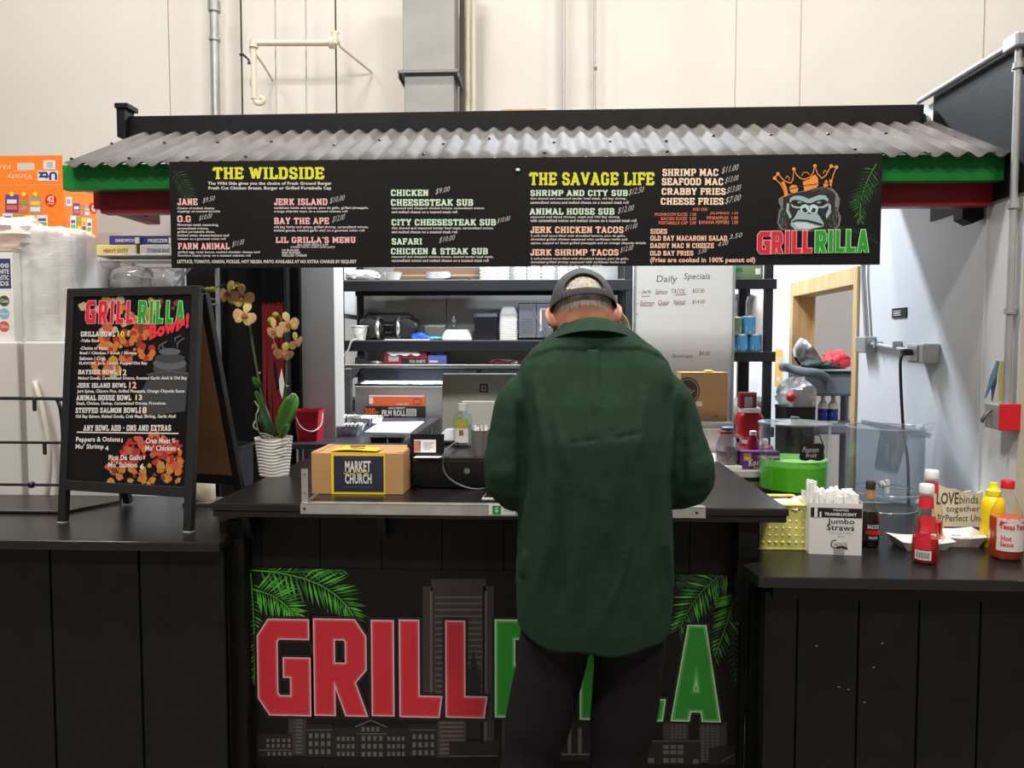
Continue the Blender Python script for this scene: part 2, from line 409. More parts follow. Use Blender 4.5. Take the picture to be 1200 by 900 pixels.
def logo_letter(mb, F, ch, u0, v0, u1, v1, d, grow):
    pls, st = LOGO[ch]; W_, H_ = u1 - u0, v1 - v0
    th = W_ * st if ch != 'I' else W_
    vert = H_ * 0.205
    for ip, pl in enumerate(pls):
        d += 0.00004 * (ip > 0)
        w = th
        if len(pl) > 2: w = min(th, (th + vert) / 2)
        k = w / 2 / H_
        fix = lambda b: (1 - k if b == .88 else k if b == .115 else b) if len(pl) > 2 else b
        pts = [(u0 + a * W_, v0 + fix(b) * H_) for a, b in pl]
        dx, dy = abs(pts[-1][0] - pts[0][0]), abs(pts[-1][1] - pts[0][1])
        if len(pl) == 2 and dx > dy * 2: w = vert
        p0, p1 = Vector(pts[0]), Vector(pts[-1])
        if len(pl) == 2 and dx > 1e-5 and dy > dx:         # raking stroke, cut level at both ends
            if p0.y > p1.y: p0, p1 = p1, p0
            hx = (w / 2 + grow) * math.hypot(dx, dy) / dy; sl = (p1.x - p0.x) / (p1.y - p0.y)
            yb_, yt_ = (p0.y - grow if pl[0][1] in (0, 1) or pl[1][1] == 0 else p0.y), min(p1.y + grow, v1 + grow)
            xb_, xt_ = p0.x + sl * (yb_ - p0.y), p0.x + sl * (yt_ - p0.y)
            mb.poly([F.pos(xb_ - hx, yb_, d), F.pos(xb_ + hx, yb_, d), F.pos(xt_ + hx, yt_, d), F.pos(xt_ - hx, yt_, d)])
            continue
        e0 = (p0 - Vector(pts[1])).normalized() * grow; e1 = (p1 - Vector(pts[-2])).normalized() * grow
        pts = [tuple(p0 + e0)] + pts[1:-1] + [tuple(p1 + e1)]
        ribbon(mb, F, pts, w + 2 * grow, d)
        if ch == 'L' and dx > dy * 2:      # raked end of the foot
            a = p1 + Vector((grow, 0)); h = w / 2 + grow
            mb.poly([F.pos(a.x, a.y - h, d), F.pos(a.x + H_ * 0.03, a.y + h, d), F.pos(a.x, a.y + h, d)])
# ================================================================== THE HALL
mb = MB().box(-7, -4, -0.05, 7, 8.2, 0)
struct(mb, 'floor', M_CONCRETE)
YH = 7.5
# tilt-up wall panels with narrow joints
mb = MB()
xs = [-8] + [PY(x, 60, YH).x for x in (198, 525, 862, 938)] + [4.2, 8]
for a, b in zip(xs, xs[1:]):
    mb.box(a + 0.007, YH, 0, b - 0.007, YH + 0.1, 8)
mb.box(-8, YH + 0.02, 0, 8, YH + 0.2, 8)
struct(mb, 'wall_back', M_HALL)

def pipe_thing(name, label, cat, pts, r, m, group=None, extra=None, seg=12):
    t = thing(name, label, cat, pts[0], group)
    MB().tube(pts, r, seg).build('pipe', m, t, smooth=True)
    for nm, e in (extra or []): e.build(nm, m, t, smooth=True)
    return t
# galvanised riser left
Y = 7.3
a, b = PY(252.5, 125, Y), PY(250, -40, Y)
a.z -= 0.5
e = MB().tube([PY(251.2, 14, Y), PY(250.8, 2, Y)], 0.06, 12)
cl = MB().tube([PY(251.6, 48, Y), PY(251.6, 45, Y)], 0.056, 12)
pipe_thing('riser_pipe', 'thick galvanised riser pipe on the white hall wall at far left', 'pipe', [a, b], 0.043, M_GALV, extra=[('coupling', e), ('clamp', cl)])
# hanger rods and thin conduits
for nm, lb, x0, x1, w, m in [
        ('hanger_rod', 'thin black rod hanging beside the small bent hook, left of the cream pipe', 284, 281.5, .009, M_BLACKMETAL),
        ('wall_conduit', 'thin pale conduit crossing behind the left part of the cream pipe', 323.5, 322, .008, M_GALV),
        ('wall_conduit', 'thin pale conduit crossing the middle of the cream pipe', 359, 358, .008, M_GALV),
        ('hanger_rod', 'thin dark rod passing the right end of the cream pipe', 394.5, 392.5, .008, M_BLACKMETAL)]:
    a, b = PY(x0, 130, 7.15), PY(x1, -40, 7.15); a.z -= .4
    pipe_thing(nm, lb, 'rod' if 'rod' in nm else 'pipe', [a, b], w, m, seg=8)
# sprinkler pipe: an L with bracing
Y = 7.0
t = thing('sprinkler_pipe', 'cream painted L shaped sprinkler pipe on the white hall wall', 'pipe', PY(297, 118, Y))
MB().tube([PY(298, 116, Y), PY(297, 58, Y), PY(297.5, 52, Y), PY(301, 50.5, Y), PY(390, 50.5, Y)], 0.028, 10).build('pipe', M_PIPECREAM, t, smooth=True)
MB().tube([PY(298, 112, Y), PY(298, 116, Y), PY(301, 121, Y), PY(307, 121, Y), PY(309, 116, Y), PY(305, 114, Y)], 0.022, 8, smooth=3).build('trap_bend', M_PIPECREAM, t, smooth=True)
MB().tube([PY(386, 50.5, Y), PY(392, 50.5, Y)], 0.05, 12).tube([PY(392.5, 38, Y), PY(392.5, 52, Y)], 0.03, 10).tube([PY(388, 37, Y), PY(397, 38, Y)], 0.012, 6).build('tee_fitting', M_PIPECREAM, t, smooth=True)
MB().tube([PY(297.5, 48, Y), PY(297.5, 56, Y)], 0.042, 10).tube([PY(292, 57, Y), PY(299, 57, Y)], 0.012, 6).tube([PY(292, 60, Y), PY(299, 60, Y)], 0.012, 6).build('elbow_fitting', M_PIPECREAM, t, smooth=True)
MB().tube([PY(394, 44, Y), PY(399, 55, 7.1), PY(436, 85, 7.48)], 0.011, 8).build('brace', M_PIPECREAM, t, smooth=True)
MB().tube([PY(298, 62, Y), PY(308, 75, 7.2), PY(320, 95, 7.48)], 0.011, 8).build('brace', M_PIPECREAM, t, smooth=True)
MB().ball(PY(295, 97, Y), (.018, .018, .05)).build('valve_tag', mat('tag_olive', (190, 180, 110), .6), t, smooth=True)
# bent hook on the rod
t = thing('hook_arm', 'small bent dark hook arm clipped to the black rod', 'hook', PY(283, 63, 7.12))
MB().tube([PY(281, 64, 7.12), PY(285, 64, 7.12), PY(291.5, 70, 7.1), PY(292, 75, 7.1)], [.012, .012, .009, .018], 8).build('hook', M_BLACKMETAL, t, smooth=True)
# duct with a flange
Y = 6.9
t = thing('air_duct', 'square galvanised air duct with a flange running up the hall wall', 'duct', PY(502, 125, Y))
p0, p1, q0 = PY(472, 60, Y), PY(533, 60, Y), PY(502, -60, Y)
zf = PY(500, 85, Y).z
MB().box(p0.x, Y, zf, p1.x, Y + .3, q0.z).build('upper_duct', mat('duct_grey', (142, 142, 140), .5, .5, var=.1, vscale=3), t, bevel=.006)
MB().box(p0.x + .01, Y + .01, 1.9, p1.x - .01, Y + .29, zf).build('lower_duct', mat('duct_grey', (142, 142, 140)), t, bevel=.006)
mb = MB().box(p0.x - .04, Y - .04, zf - .012, p1.x + .04, Y + .34, zf + .014)
mb.box(p0.x - .04, Y - .04, zf - .05, p0.x - .03, Y + .34, zf).box(p1.x + .03, Y - .04, zf - .05, p1.x + .04, Y + .34, zf)
mb.build('flange', mat('flange_grey', (120, 122, 124), .5, .6), t)
for nm, lb, x, w, m, y in [
        ('drain_pipe', 'dark grey pipe tight against the right side of the air duct', 541.5, .026, mat('pipe_grey', (120, 118, 116), .5), 7.3),
        ('drain_pipe', 'left one of the two cream pipes beside the air duct', 547.8, .024, M_PIPECREAM, 7.25),
        ('drain_pipe', 'right one of the two cream pipes beside the air duct', 554.6, .024, M_PIPECREAM, 7.25),
        ('wall_conduit', 'left strand of the close pair of thin conduits above the stall centre', 659, .010, M_GALV, 7.4),
        ('wall_conduit', 'right strand of the close pair of thin conduits above the stall centre', 662.5, .008, M_GALV, 7.4),
        ('wall_conduit', 'lone thin conduit with a small clip right of the stall centre', 697, .013, M_GALV, 7.4)]:
    a, b = PY(x, 130, y), PY(x, -40, y); a.z -= .4
    ex = [('clip', MB().tube([PY(x - 1.5, 80, y), PY(x + 2, 79, y)], .03, 8))] if x == 697 else None
    pipe_thing(nm, lb, 'pipe', [a, b], w, m, extra=ex, seg=10)

# ================================================================== THE STALL
XR = 1.49                                   # inner face of the right side wall
XL = -1.60
YF, YB = 2.46, 2.97                         # awning front and back
# right side wall, with the framed opening towards the store room
mb = MB().box(XR, 2.40, 0, XR + .11, 3.62, 2.46).box(XR, 4.60, 0, XR + .11, 5.3, 2.46).box(XR, 3.62, 1.90, XR + .11, 4.60, 2.46)
mb.box(XR - .006, 2.60, 0, XR, 2.604, 2.2)
struct(mb, 'wall_right', M_WHITEWALL)
mb = MB().box(XR + .004, 2.30, 1.98, XR + .11, 2.399, 2.50).box(XR - .008, 2.40, 2.0, XR - .001, 2.97, 2.49)
struct(mb, 'trim_1', M_BLACKPAINT)          # black board above the awning
mb = MB().box(XR + .045, 2.29, 0, XR + .17, 2.335, 2.55)
struct(mb, 'trim_2', mat('post_black', (26, 22, 21), .5, var=.3, vscale=20, stretch=(8, 8, 1)), bevel=.004)
mb = MB().box(XR - .004, 2.34, 0, XR + .06, 2.40, 2.0)
struct(mb, 'trim_3', mat('edge_cream', (206, 196, 176), .6, var=.08, vscale=8))
# store room behind the opening
mb = MB().box(XR + .11, 5.0, 0, 3.0, 5.06, 2.46).box(2.94, 3.4, 0, 3.0, 5.0, 2.46)
struct(mb, 'wall_store', mat('block_wall', (188, 186, 186), .7, bump=(8, .2, .01)))
t = thing('door_frame', 'raw pine frame around the opening in the white side wall', 'door frame', (XR, 4.1, 0))
MB().box(XR - .012, 3.62, 0, XR + .125, 3.67, 1.899).build('jamb', M_WOOD, t, bevel=.002)
MB().box(XR - .012, 4.55, 0, XR + .125, 4.60, 1.899).build('jamb', M_WOOD, t, bevel=.002)
MB().box(XR - .012, 3.67, 1.815, XR + .125, 4.55, 1.899).build('header', M_WOOD, t, bevel=.002)
mb = MB()
for z, x in ((1.48, .04), (1.48, .09), (1.50, .09)):
    mb.tube([(XR + x, 4.549, z), (XR + x, 4.545, z)], .006, 8)
mb.build('knot', mat('knot_brown', (110, 76, 46), .7), t)
# rear wall with stainless cladding
mb = MB().box(-1.6, 5.3, 0, XR + .11, 5.36, 2.46)
struct(mb, 'wall_rear', M_WHITEWALL)
mb = MB()
for a, b in ((-1.36, -.72), (-.715, -.12), (-.115, .56)):
    mb.box(a, 5.285, .8, b, 5.299, 2.1)
struct(mb, 'trim_4', mat('steel_cladding', (165, 165, 163), .42, .9, var=.05, vscale=3))
# left: black wall, pale wall, column
mb = MB().box(-1.80, 3.62, 0, -1.226, 3.659, 2.40)
struct(mb, 'wall_left', M_BLACKPAINT)
mb = MB().box(-2.27, 3.60, 0, -1.801, 3.66, 2.36)
struct(mb, 'wall_left_return', M_GREYWALL)
mb = MB().box(-1.235, 3.66, 0, -1.06, 3.83, 2.44)
tag(mb.build('column', mat('column_grey', (196, 190, 184), .5, var=.05, vscale=5), loc=(-1.15, 3.74, 0), bevel=.004), 'pale square column between the black wall and the black kitchen rack', 'column')
# red distressed post in front of the black wall
t = thing('painted_post', 'red distressed wooden post with a black top behind the orchid', 'post', (-1.29, 3.58, 0))
a, b = PY(308, 450, 3.56), PY(332, 450, 3.56); zt = PY(320, 353, 3.56).z
M_DIST = mat('distressed_red', (176, 30, 38), .55, bump=(40, .2, .002))
MB().box(a.x, 3.56, 0, b.x, 3.61, zt).build('lower_post', M_DIST, t, bevel=.003)
mb = MB().box(a.x, 3.56, zt, b.x, 3.61, 2.40)
for k in range(9):
    x = a.x + (b.x - a.x) * (k + .5) / 9
    mb.prism([(x - .006, 3.559, zt), (x + .006, 3.559, zt), (x + random.uniform(-.004, .004), 3.559, zt - random.uniform(.005, .03))], (0, -.0006, 0))
mb.build('upper_post', M_BLACKPAINT, t)
mb = MB(); F = Plane((a.x, 3.5595, 0), (1, 0, 0), (0, 0, 1))
for pts in ([(322, 420), (328, 455), (324, 458), (320, 430)], [(312, 455), (316, 480), (313, 482)], [(318, 430), (321, 500), (319, 500)], [(313, 385), (314, 470), (312, 470)],
            [(324, 470), (327, 520), (325, 520)], [(316, 500), (322, 530), (319, 531)], [(326, 370), (328, 420), (326.5, 420)]):
    mb.poly([F.pos(*F.px(x, y), .0006) for x, y in pts])
mb.build('scratch', M_INKBLACK, t)
tag(MB().box(b.x + .004, 3.57, 0, b.x + .022, 3.612, 2.40).build('cable_trunking', mat('trunk_grey', (70, 72, 76), .4, .4), loc=(b.x, 3.57, 0)), 'narrow grey cable trunking beside the red post', 'trunking')

# ---- beams, parapet, roof deck
tag(MB().box(-1.665, 2.50, 2.055, XR - .012, 2.54, 2.14).build('fascia_board', M_GREENP, loc=(0, 2.52, 2.05), bevel=.003), 'long bright green fascia board under the corrugated awning', 'board')
tag(MB().box(-1.572, 2.56, 1.985, XR - .01, 2.61, 2.075).build('fascia_beam', M_REDP, loc=(0, 2.58, 1.98), bevel=.004), 'long dark red beam just behind and below the green fascia', 'beam')
t = thing('side_beam', 'dark red side beam running back from the awning at left', 'beam', (-1.6, 2.8, 2.0))
MB().box(-1.63, 2.615, 2.012, -1.575, 2.975, 2.09).build('beam', M_REDP, t, bevel=.003)
MB().box(-1.5745, 2.73, 2.025, -1.571, 2.87, 2.055).build('joist_hanger', M_BLACKPAINT, t)
t = thing('beam_bracket', 'black pointed bracket carrying the red beam on the white wall', 'bracket', (1.44, 2.64, 1.9))
p = [PY(x, y, 2.615) for x, y in ((1127, 238), (1152, 238), (1152, 256), (1139, 262), (1127, 256))]
dx = (XR - .006) - max(q.x for q in p)
MB().prism([q + Vector((dx, 0, 0)) for q in p], (0, .06, 0)).build('bracket', M_BLACKPAINT, t, bevel=.002)
t = thing('parapet_board', 'long black parapet board along the top of the stall', 'board', (0, 3.0, 2.4))
p0 = PY(141, 126, 2.98); p1 = PY(1077, 122, 2.98)
MB().box(p0.x + .03, 2.98, 2.33, p1.x + .02, 3.02, p1.z).build('board', M_BLACKPAINT, t, bevel=.003)
MB().box(p0.x, 2.95, 2.36, p0.x + .035, 3.02, p0.z + .004).box(p0.x - .005, 2.945, p0.z - .012, p0.x + .05, 3.025, p0.z + .008).build('end_post', M_BLACKPAINT, t, bevel=.002)
a, b = PY(587, 124, 2.975), PY(640, 124, 2.975)
MB().box(a.x, 2.979, p1.z - .002, b.x, 3.021, p1.z + .004).build('bare_wood_strip', M_WOOD, t)
tag(MB().box(XL, 3.03, 2.40, XR - .005, 3.44, 2.43).build('roof_deck', M_BLACKPAINT, loc=(0, 3.2, 2.4)), 'black plywood roof deck behind the parapet of the stall', 'roof deck')
# ---- corrugated awning
t = thing('corrugated_awning', 'grey corrugated metal awning sheet sloping over the stall front', 'awning', (0, 2.7, 2.2))
zf = PY(600, 187, YF).z; zb = PY(600, 151, YB).z
xa, xb = PY(75, 188, YF).x, XR - .014
mb = MB(); N = 46 * 10; rows = 5; wav = (xb - xa) / 46
vs = []; fs = []
for j in range(rows):
    for i in range(N + 1):
        k = j / (rows - 1); x = xa + (xb - xa) * i / N
        zz = zf + (zb - zf) * k + .0085 * math.cos(2 * math.pi * (x - xa) / wav) + .003 * noise.noise((x * 3, k * 2, 0))
        vs.append((x, YF + (YB - YF) * k, zz))
for j in range(rows - 1):
    for i in range(N):
        q = j * (N + 1) + i; fs.append((q, q + 1, q + N + 2, q + N + 1))
mb.add(vs, fs)
mb.build('sheet', mat('corrugated', (74, 71, 70), .8, .0, spec=.25, rgb2=(98, 95, 93), vscale=5, stretch=(3, 1, 1), bump=(70, .1, .001)), t, smooth=True, angle=80, solid=.002)
mb = MB()
for i in range(0, 46, 3):
    for k in (.08, .55):
        x = xa + (xb - xa) * (i + random.choice((0, .5))) / 46
        z = zf + (zb - zf) * k + .0085 * math.cos(2 * math.pi * (x - xa) / wav)
        MB().ball((x, YF + (YB - YF) * k, z + .002), (.006, .006, .005), 8, 5).build('screw', mat('screw', (60, 58, 58), .4, .7), t)
# conduit framing the black board
XC = XR - .028
t = thing('wall_conduit', 'bare metal conduit along the top and front of the black side board', 'pipe', (XC, 2.45, 1.3))
c0 = PX(1077, 119, XC); c1 = PX(1165, 66, XC)
yc = 2.42
MB().tube([(XC, c0.y, c0.z), (XC, yc + .05, c1.z)], .011, 10).build('pipe', M_GALV, t, smooth=True)
MB().tube([(XC, yc, c1.z), (XC, yc, 1.335)], .011, 10).build('pipe', M_GALV, t, smooth=True)
MB().box(XC - .022, yc - .022, c1.z - .025, XC + .022, yc + .05, c1.z + .02).build('corner_fitting', M_GALV, t, bevel=.006)
for z in (2.38, 1.95, 1.62):
    MB().tube([(XC, yc, z), (XC, yc, z + .018)], .016, 10).box(XC - .002, yc + .005, z, XC + .028, yc + .03, z + .015).build('strap', M_GALV, t, smooth=True)
# box with the red side at the foot of the conduit
t = thing('pull_station', 'small metal box with a red side at the foot of the conduit', 'switch box', (XC, yc, 1.25))
MB().box(XC - .040, yc - .028, 1.255, XC + .024, yc + .05, 1.335).build('box', M_GALV, t, bevel=.004)
MB().box(XC - .041, yc - .034, 1.252, XC + .0245, yc - .0285, 1.337).build('red_side', M_RED, t, bevel=.002)
mb = MB()
mb.tube([(XC - .043, yc + .01, 1.315), (XC - .065, yc + .0, 1.30), (XC - .075, yc, 1.275)], .005, 6).tube([(XC - .043, yc + .03, 1.30), (XC - .06, yc + .03, 1.28)], .004, 6)
mb.build('key', mat('key_metal', (70, 68, 64), .35, .9), t, smooth=True)
tag(MB().box(XC - .012, yc + .024, 1.34, XC + .014, yc + .028, 1.47).build('tag_card', mat('card_yellow', (216, 206, 130), .6), loc=(XC, yc, 1.34)), 'pale yellow card tucked behind the conduit at right', 'card')
mb = MB().tube([(XC - .014, yc + .03, 1.47), (XC - .026, yc + .03, 1.42), (XC - .050, yc + .03, 1.35)], [.004, .010, .002], 8).tube([(XC - .014, yc + .035, 1.47), (XC - .018, yc + .04, 1.40), (XC - .022, yc + .04, 1.34)], [.003, .008, .002], 8)
tag(mb.build('feather', mat('feather_blue', (70, 98, 120), .8), loc=(XC, yc, 1.34), smooth=True), 'blue grey feather stuck beside the conduit at right', 'feather')

# ---- electrics on the white wall
t = thing('wall_outlet', 'grey conduit with junction box and outlet box on the white side wall', 'outlet', (XR, 3.2, 1.5))
ja, jb = PX(1013, 404, XR - .03), PX(1080, 414, XR - .04)
MB().cbox((XR - .025, ja.y, ja.z), (.05, .11, .075)).build('junction_box', M_GALV, t, bevel=.005)
MB().cbox((XR - .033, jb.y, jb.z), (.066, .12, .075)).build('outlet_box', M_GALV, t, bevel=.006)
MB().cbox((XR - .069, jb.y + .01, jb.z), (.006, .075, .06)).build('cover_plate', M_ALU, t, bevel=.002)
MB().tube([(XR - .02, ja.y, ja.z + .03), (XR - .02, ja.y + .06, 1.86), (XR - .02, ja.y + .06, 2.2)], .011, 10).build('vertical_conduit', M_GALV, t, smooth=True)
MB().tube([(XR - .02, ja.y - .03, ja.z + .005), (XR - .02, jb.y + .05, jb.z)], .011, 10).build('horizontal_conduit', M_GALV, t, smooth=True)
for y in (ja.y - .12, ja.y - .3): MB().box(XR - .036, y, ja.z - .014, XR - .001, y + .012, ja.z + .014).build('clip', M_GALV, t)
t = thing('power_cord', 'black power cord hanging from the outlet on the white wall', 'cord', (XR - .08, jb.y, 1.2))
MB().cbox((XR - .09, jb.y + .02, jb.z + .004), (.035, .03, .026)).build('plug', M_BLACKMATTE, t, bevel=.005)
MB().tube([(XR - .10, jb.y + .02, jb.z), (XR - .11, jb.y + .02, jb.z - .05), (XR - .085, jb.y + .035, jb.z - .3), (XR - .06, jb.y + .03, .95), (XR - .05, jb.y + .03, .1)], .006, 8, smooth=5).build('cable', M_BLACKMATTE, t, smooth=True)
t = thing('wall_sign', 'tiny black sign with white lettering on the white side wall', 'sign', PX(1053, 366, XR - .004))
F = Plane(PX(1053, 366, XR - .005), (0, -1, 0), (0, 0, 1))
u0, v0 = F.px(1045, 373); u1, v1 = F.px(1062, 360)
MB().box(XR - .005, F.pos(u1, 0).y, F.pos(0, v0).z, XR - .0008, F.pos(u0, 0).y, F.pos(0, v1).z).build('plate', M_INKBLACK, t)
mb = MB()
for i in range(3): mb.box(XR - .0056, F.pos(u0 + (u1 - u0) * .62, 0).y, F.pos(0, v0 + (v1 - v0) * (.25 + .2 * i)).z, XR - .0051, F.pos(u0 + (u1 - u0) * .12, 0).y, F.pos(0, v0 + (v1 - v0) * (.33 + .2 * i)).z)
mb.build('lettering', M_INKWHITE, t)

# ================================================================== COUNTERS
ZM, ZL, ZR_ = 1.06, 0.95, 0.90
# main counter
t = thing('service_counter', 'tall black service counter with overhanging top in the middle of the stall', 'counter', (0, 2.5, 0))
L, Rr = PZ(245, 592, ZM), PZ(923, 604, ZM)
YM = 2.10
xl, xr = PY(246, 592, YM).x, PY(925, 604, YM).x
MB().box(xl, YM, ZM - .022, xr, 2.95, ZM).box(xl + .004, YM + .006, ZM - .042, xr - .004, 2.95, ZM - .022).build('countertop', M_BLACKTOP, t, bevel=.004)
YP = 2.22
mb = MB(); x = xl + .06
edges = [xl + .07] + [PY(q, 650, YP).x for q in (291, 306, 375, 447, 518, 590, 662, 735, 808, 866)] + [xr - .09]
for a, b in zip(edges, edges[1:]): mb.box(a + .0015, YP, .05, b - .0015, YP + .03, ZM - .045)
mb.box(xl + .07, YP + .01, 0, xr - .09, YP + .05, ZM - .045)
mb.build('front_panel', M_BLACKPAINT, t)
MB().box(edges[0] - .002, YP - .028, 0, edges[1] - .003, YP - .001, ZM - .045).build('corner_post', M_BLACKPAINT, t, bevel=.003)
MB().box(edges[-2] + .003, YP - .028, 0, edges[-1], YP - .001, ZM - .045).build('corner_post', M_BLACKPAINT, t, bevel=.003)
MB().box(xl + .07, YP + .051, 0, xl + .10, 2.94, ZM - .045).build('side_panel', M_BLACKPAINT, t)
MB().box(xr - .12, YP + .051, 0, xr - .09, 2.94, ZM - .045).build('side_panel', M_BLACKPAINT, t)
for x0 in (PY(449, 640, YP).x, xl + .075):
    MB().prism([(x0, YP - .03, ZM - .044), (x0, YP - .09, ZM - .044), (x0, YP - .07, ZM - .09), (x0, YP - .03, ZM - .13)], (.025, 0, 0)).build('bracket', M_BLACKPAINT, t)
p = PY(868, 650, 2.13)
MB().prism([(p.x - .005, YP - .03, ZM - .044), (p.x - .005, YP - .085, ZM - .044), (p.x - .005, YP - .085, ZM - .15), (p.x - .005, YP - .03, ZM - .36)], (.055, 0, 0)).build('bracket', M_BLACKPAINT, t)
# left counter
t = thing('left_counter', 'lower black counter with boarded front at left', 'counter', (-1.6, 2.4, 0))
YLF = 2.07
xe = PY(257, 640, YLF).x
MB().box(-2.7, YLF, ZL - .028, xe, 2.72, ZL).build('countertop', M_BLACKTOP, t, bevel=.006)
mb = MB(); ed = [-2.7, PY(-42, 760, YLF + .04).x] + [PY(q, 700, YLF + .04).x for q in (60, 164, 264)]
for a, b in zip(ed, ed[1:]): mb.box(a + .004, YLF + .04, 0.02, b - .004, YLF + .06, ZL - .03)
mb.box(-2.7, YLF + .05, 0, ed[-1] - .004, YLF + .08, ZL - .03)
mb.build('front_panel', M_BLACKPAINT, t)
tag(MB().box(ed[-1] - .04, YLF + .1, 0, xl + .069, YLF + .13, ZM - .07).build('filler_panel', M_BLACKPAINT, loc=(ed[-1], YLF + .1, 0)), 'narrow black filler panel between the left and the service counter', 'panel')
# right counter
t = thing('right_counter', 'lower black counter with boarded front at right holding the sauces', 'counter', (1.3, 2.4, 0))
YRF = 1.985
xa2 = PY(889, 672, YRF).x
MB().prism([(xa2, YRF, ZR_ - .03), (1.95, YRF, ZR_ - .03), (1.95, 2.26, ZR_ - .03), (XR - .012, 2.26, ZR_ - .03), (XR - .012, 2.96, ZR_ - .03), (xr - .085, 2.96, ZR_ - .03), (xr - .085, 2.13, ZR_ - .03), (xa2 - .012, 2.10, ZR_ - .03)][::1], (0, 0, .03)).build('countertop', M_BLACKTOP, t, bevel=.004)
mb = MB(); ed = [xr - .082] + [PY(q, 700, YRF + .06).x for q in (935, 1007, 1078, 1150)] + [1.52, 1.95]
for a, b in zip(ed, ed[1:]): mb.box(a + .003, YRF + .06, 0.02, b - .003, YRF + .08, ZR_ - .06)
mb.box(ed[0], YRF + .07, 0, 1.95, YRF + .1, ZR_ - .031).box(ed[0] + .02, YRF + .045, ZR_ - .075, 1.95, YRF + .069, ZR_ - .031)
mb.box(xr - .0895, YRF + .16, 0, ed[0] + .02, YRF + .20, ZR_ - .031)
mb.build('front_panel', mat('black_paint_smooth', (15, 14, 13), .5, spec=.25, var=.25, vscale=12), t)
mb = MB()
for x, y in ((957, 757), (1034, 754), (1024, 782), (983, 805), (994, 808), (1013, 823)):
    F = Plane((0, YRF + .0595, 0), (1, 0, 0), (0, 0, 1)); u, v = F.px(x, y)
    MB().cbox(F.pos(u, v), (.006, .0012, .003)).build('paint_chip', mat('chip', (120, 116, 112), .6), t)
MB().box(1.60, YRF + .05, 0, 1.66, YRF + .059, ZR_ - .22).build('edge_batten', M_BLACKPAINT, t)
# ================================================================== SIGNS
def logo(F, spec, t, grow, dz, green, red, pale_r, pale_g, name='logo_lettering', glow=0.0):
    """spec: (letter, x0, y0, x1, y1, colour) in photo pixels on the plane F"""
    mb = MB()
    for ch, x0, y0, x1, y1, c in spec:
        u0, v0 = F.px(x0, y1); u1, v1 = F.px(x1, y0)
        logo_letter(mb.slot(0 if c == 'r' else 1), F, ch, u0, v0, u1, v1, dz, grow)
        if glow: logo_letter(mb.slot(4 if c == 'r' else 5), F, ch, u0, v0, u1, v1, dz + .0003, 0)
        logo_letter(mb.slot(2 if c == 'r' else 3), F, ch, u0, v0, u1, v1, dz + .0006, -glow)
    mats = [pale_r, pale_g, red, green]
    if glow: mats += [mat('logo_red_rim', (205, 70, 82), .5), mat('logo_green_rim', (84, 178, 84), .5)]
    return mb.build(name, mats, t)
LR = mat('logo_red', (204, 34, 50), .45); LG = mat('logo_green', (34, 146, 38), .45)
LPR = mat('logo_pale_red', (236, 170, 176), .5); LPG = mat('logo_pale_green', (190, 226, 178), .5)
INK = {'y': mat('ink_yellow', (214, 214, 44), .5), 'p': mat('ink_pink', (236, 176, 172), .5), 'w': mat('ink_text', (214, 208, 202), .5),
       'g': mat('ink_mint', (200, 224, 196), .5), 'c': mat('ink_peach', (240, 190, 166), .5), 'o': mat('ink_orange', (208, 112, 80), .5),
       'k': mat('chalk', (176, 172, 170), .7), 'e': mat('ink_cream', (240, 212, 186), .5)}
def letters(F, items, t, d=.0008, name='lettering'):
    """items: (text, x0, y0, x1, y1, ink, style)"""
    by = {}
    for it in items:
        s, x0, y0, x1, y1, ink, st = it[:7]
        mb = by.setdefault(ink, MB())
        if st == 'slab': wpx(mb, s, F, x0, y0, x1, y1, d=d, style='slab')
        elif st == 'hand': wpx(mb, s, F, x0, y0, x1, y1, d=d, slant=.25, dt=(y1 - y0) * .0012)
        else: wpx(mb, s, F, x0, y0, x1, y1, d=d, bold=.028 if st == 'b' else .018)
    for k, mb in by.items():
        mb.build(name, INK[k], t)
# ---------------------------------------------------------------- hanging menu
YS = 2.44
F = Plane((0, YS, 1.9), (1, 0, 0), (0, 0, 1))
c = [F.px(x, y) for x, y in ((201, 311), (1031, 313.5), (1031, 186), (201, 186))]
u0 = c[0][0]; u1 = c[1][0]; v0 = F.px(201, 314)[1]; v1 = max(c[2][1], c[3][1]) - .01
t = thing('menu_board', 'long black menu board hanging under the awning with crowned ape emblem', 'menu', (0, YS, 1.9))
um = F.px(605, 250)[0]
p = [F.pos(u, v, 0) for u, v in ((u0, v0), (um - .0002, v0), (um - .0002, v1), (u0, v1))]
MB().prism(p, (0, .012, 0)).build('panel', M_PRINTBLACK, t)
p = [F.pos(u, v, 0) for u, v in ((um + .0002, v0), (u1, v0), (u1, v1), (um + .0002, v1))]
MB().prism(p, (0, .012, 0)).build('panel', M_PRINTBLACK, t)
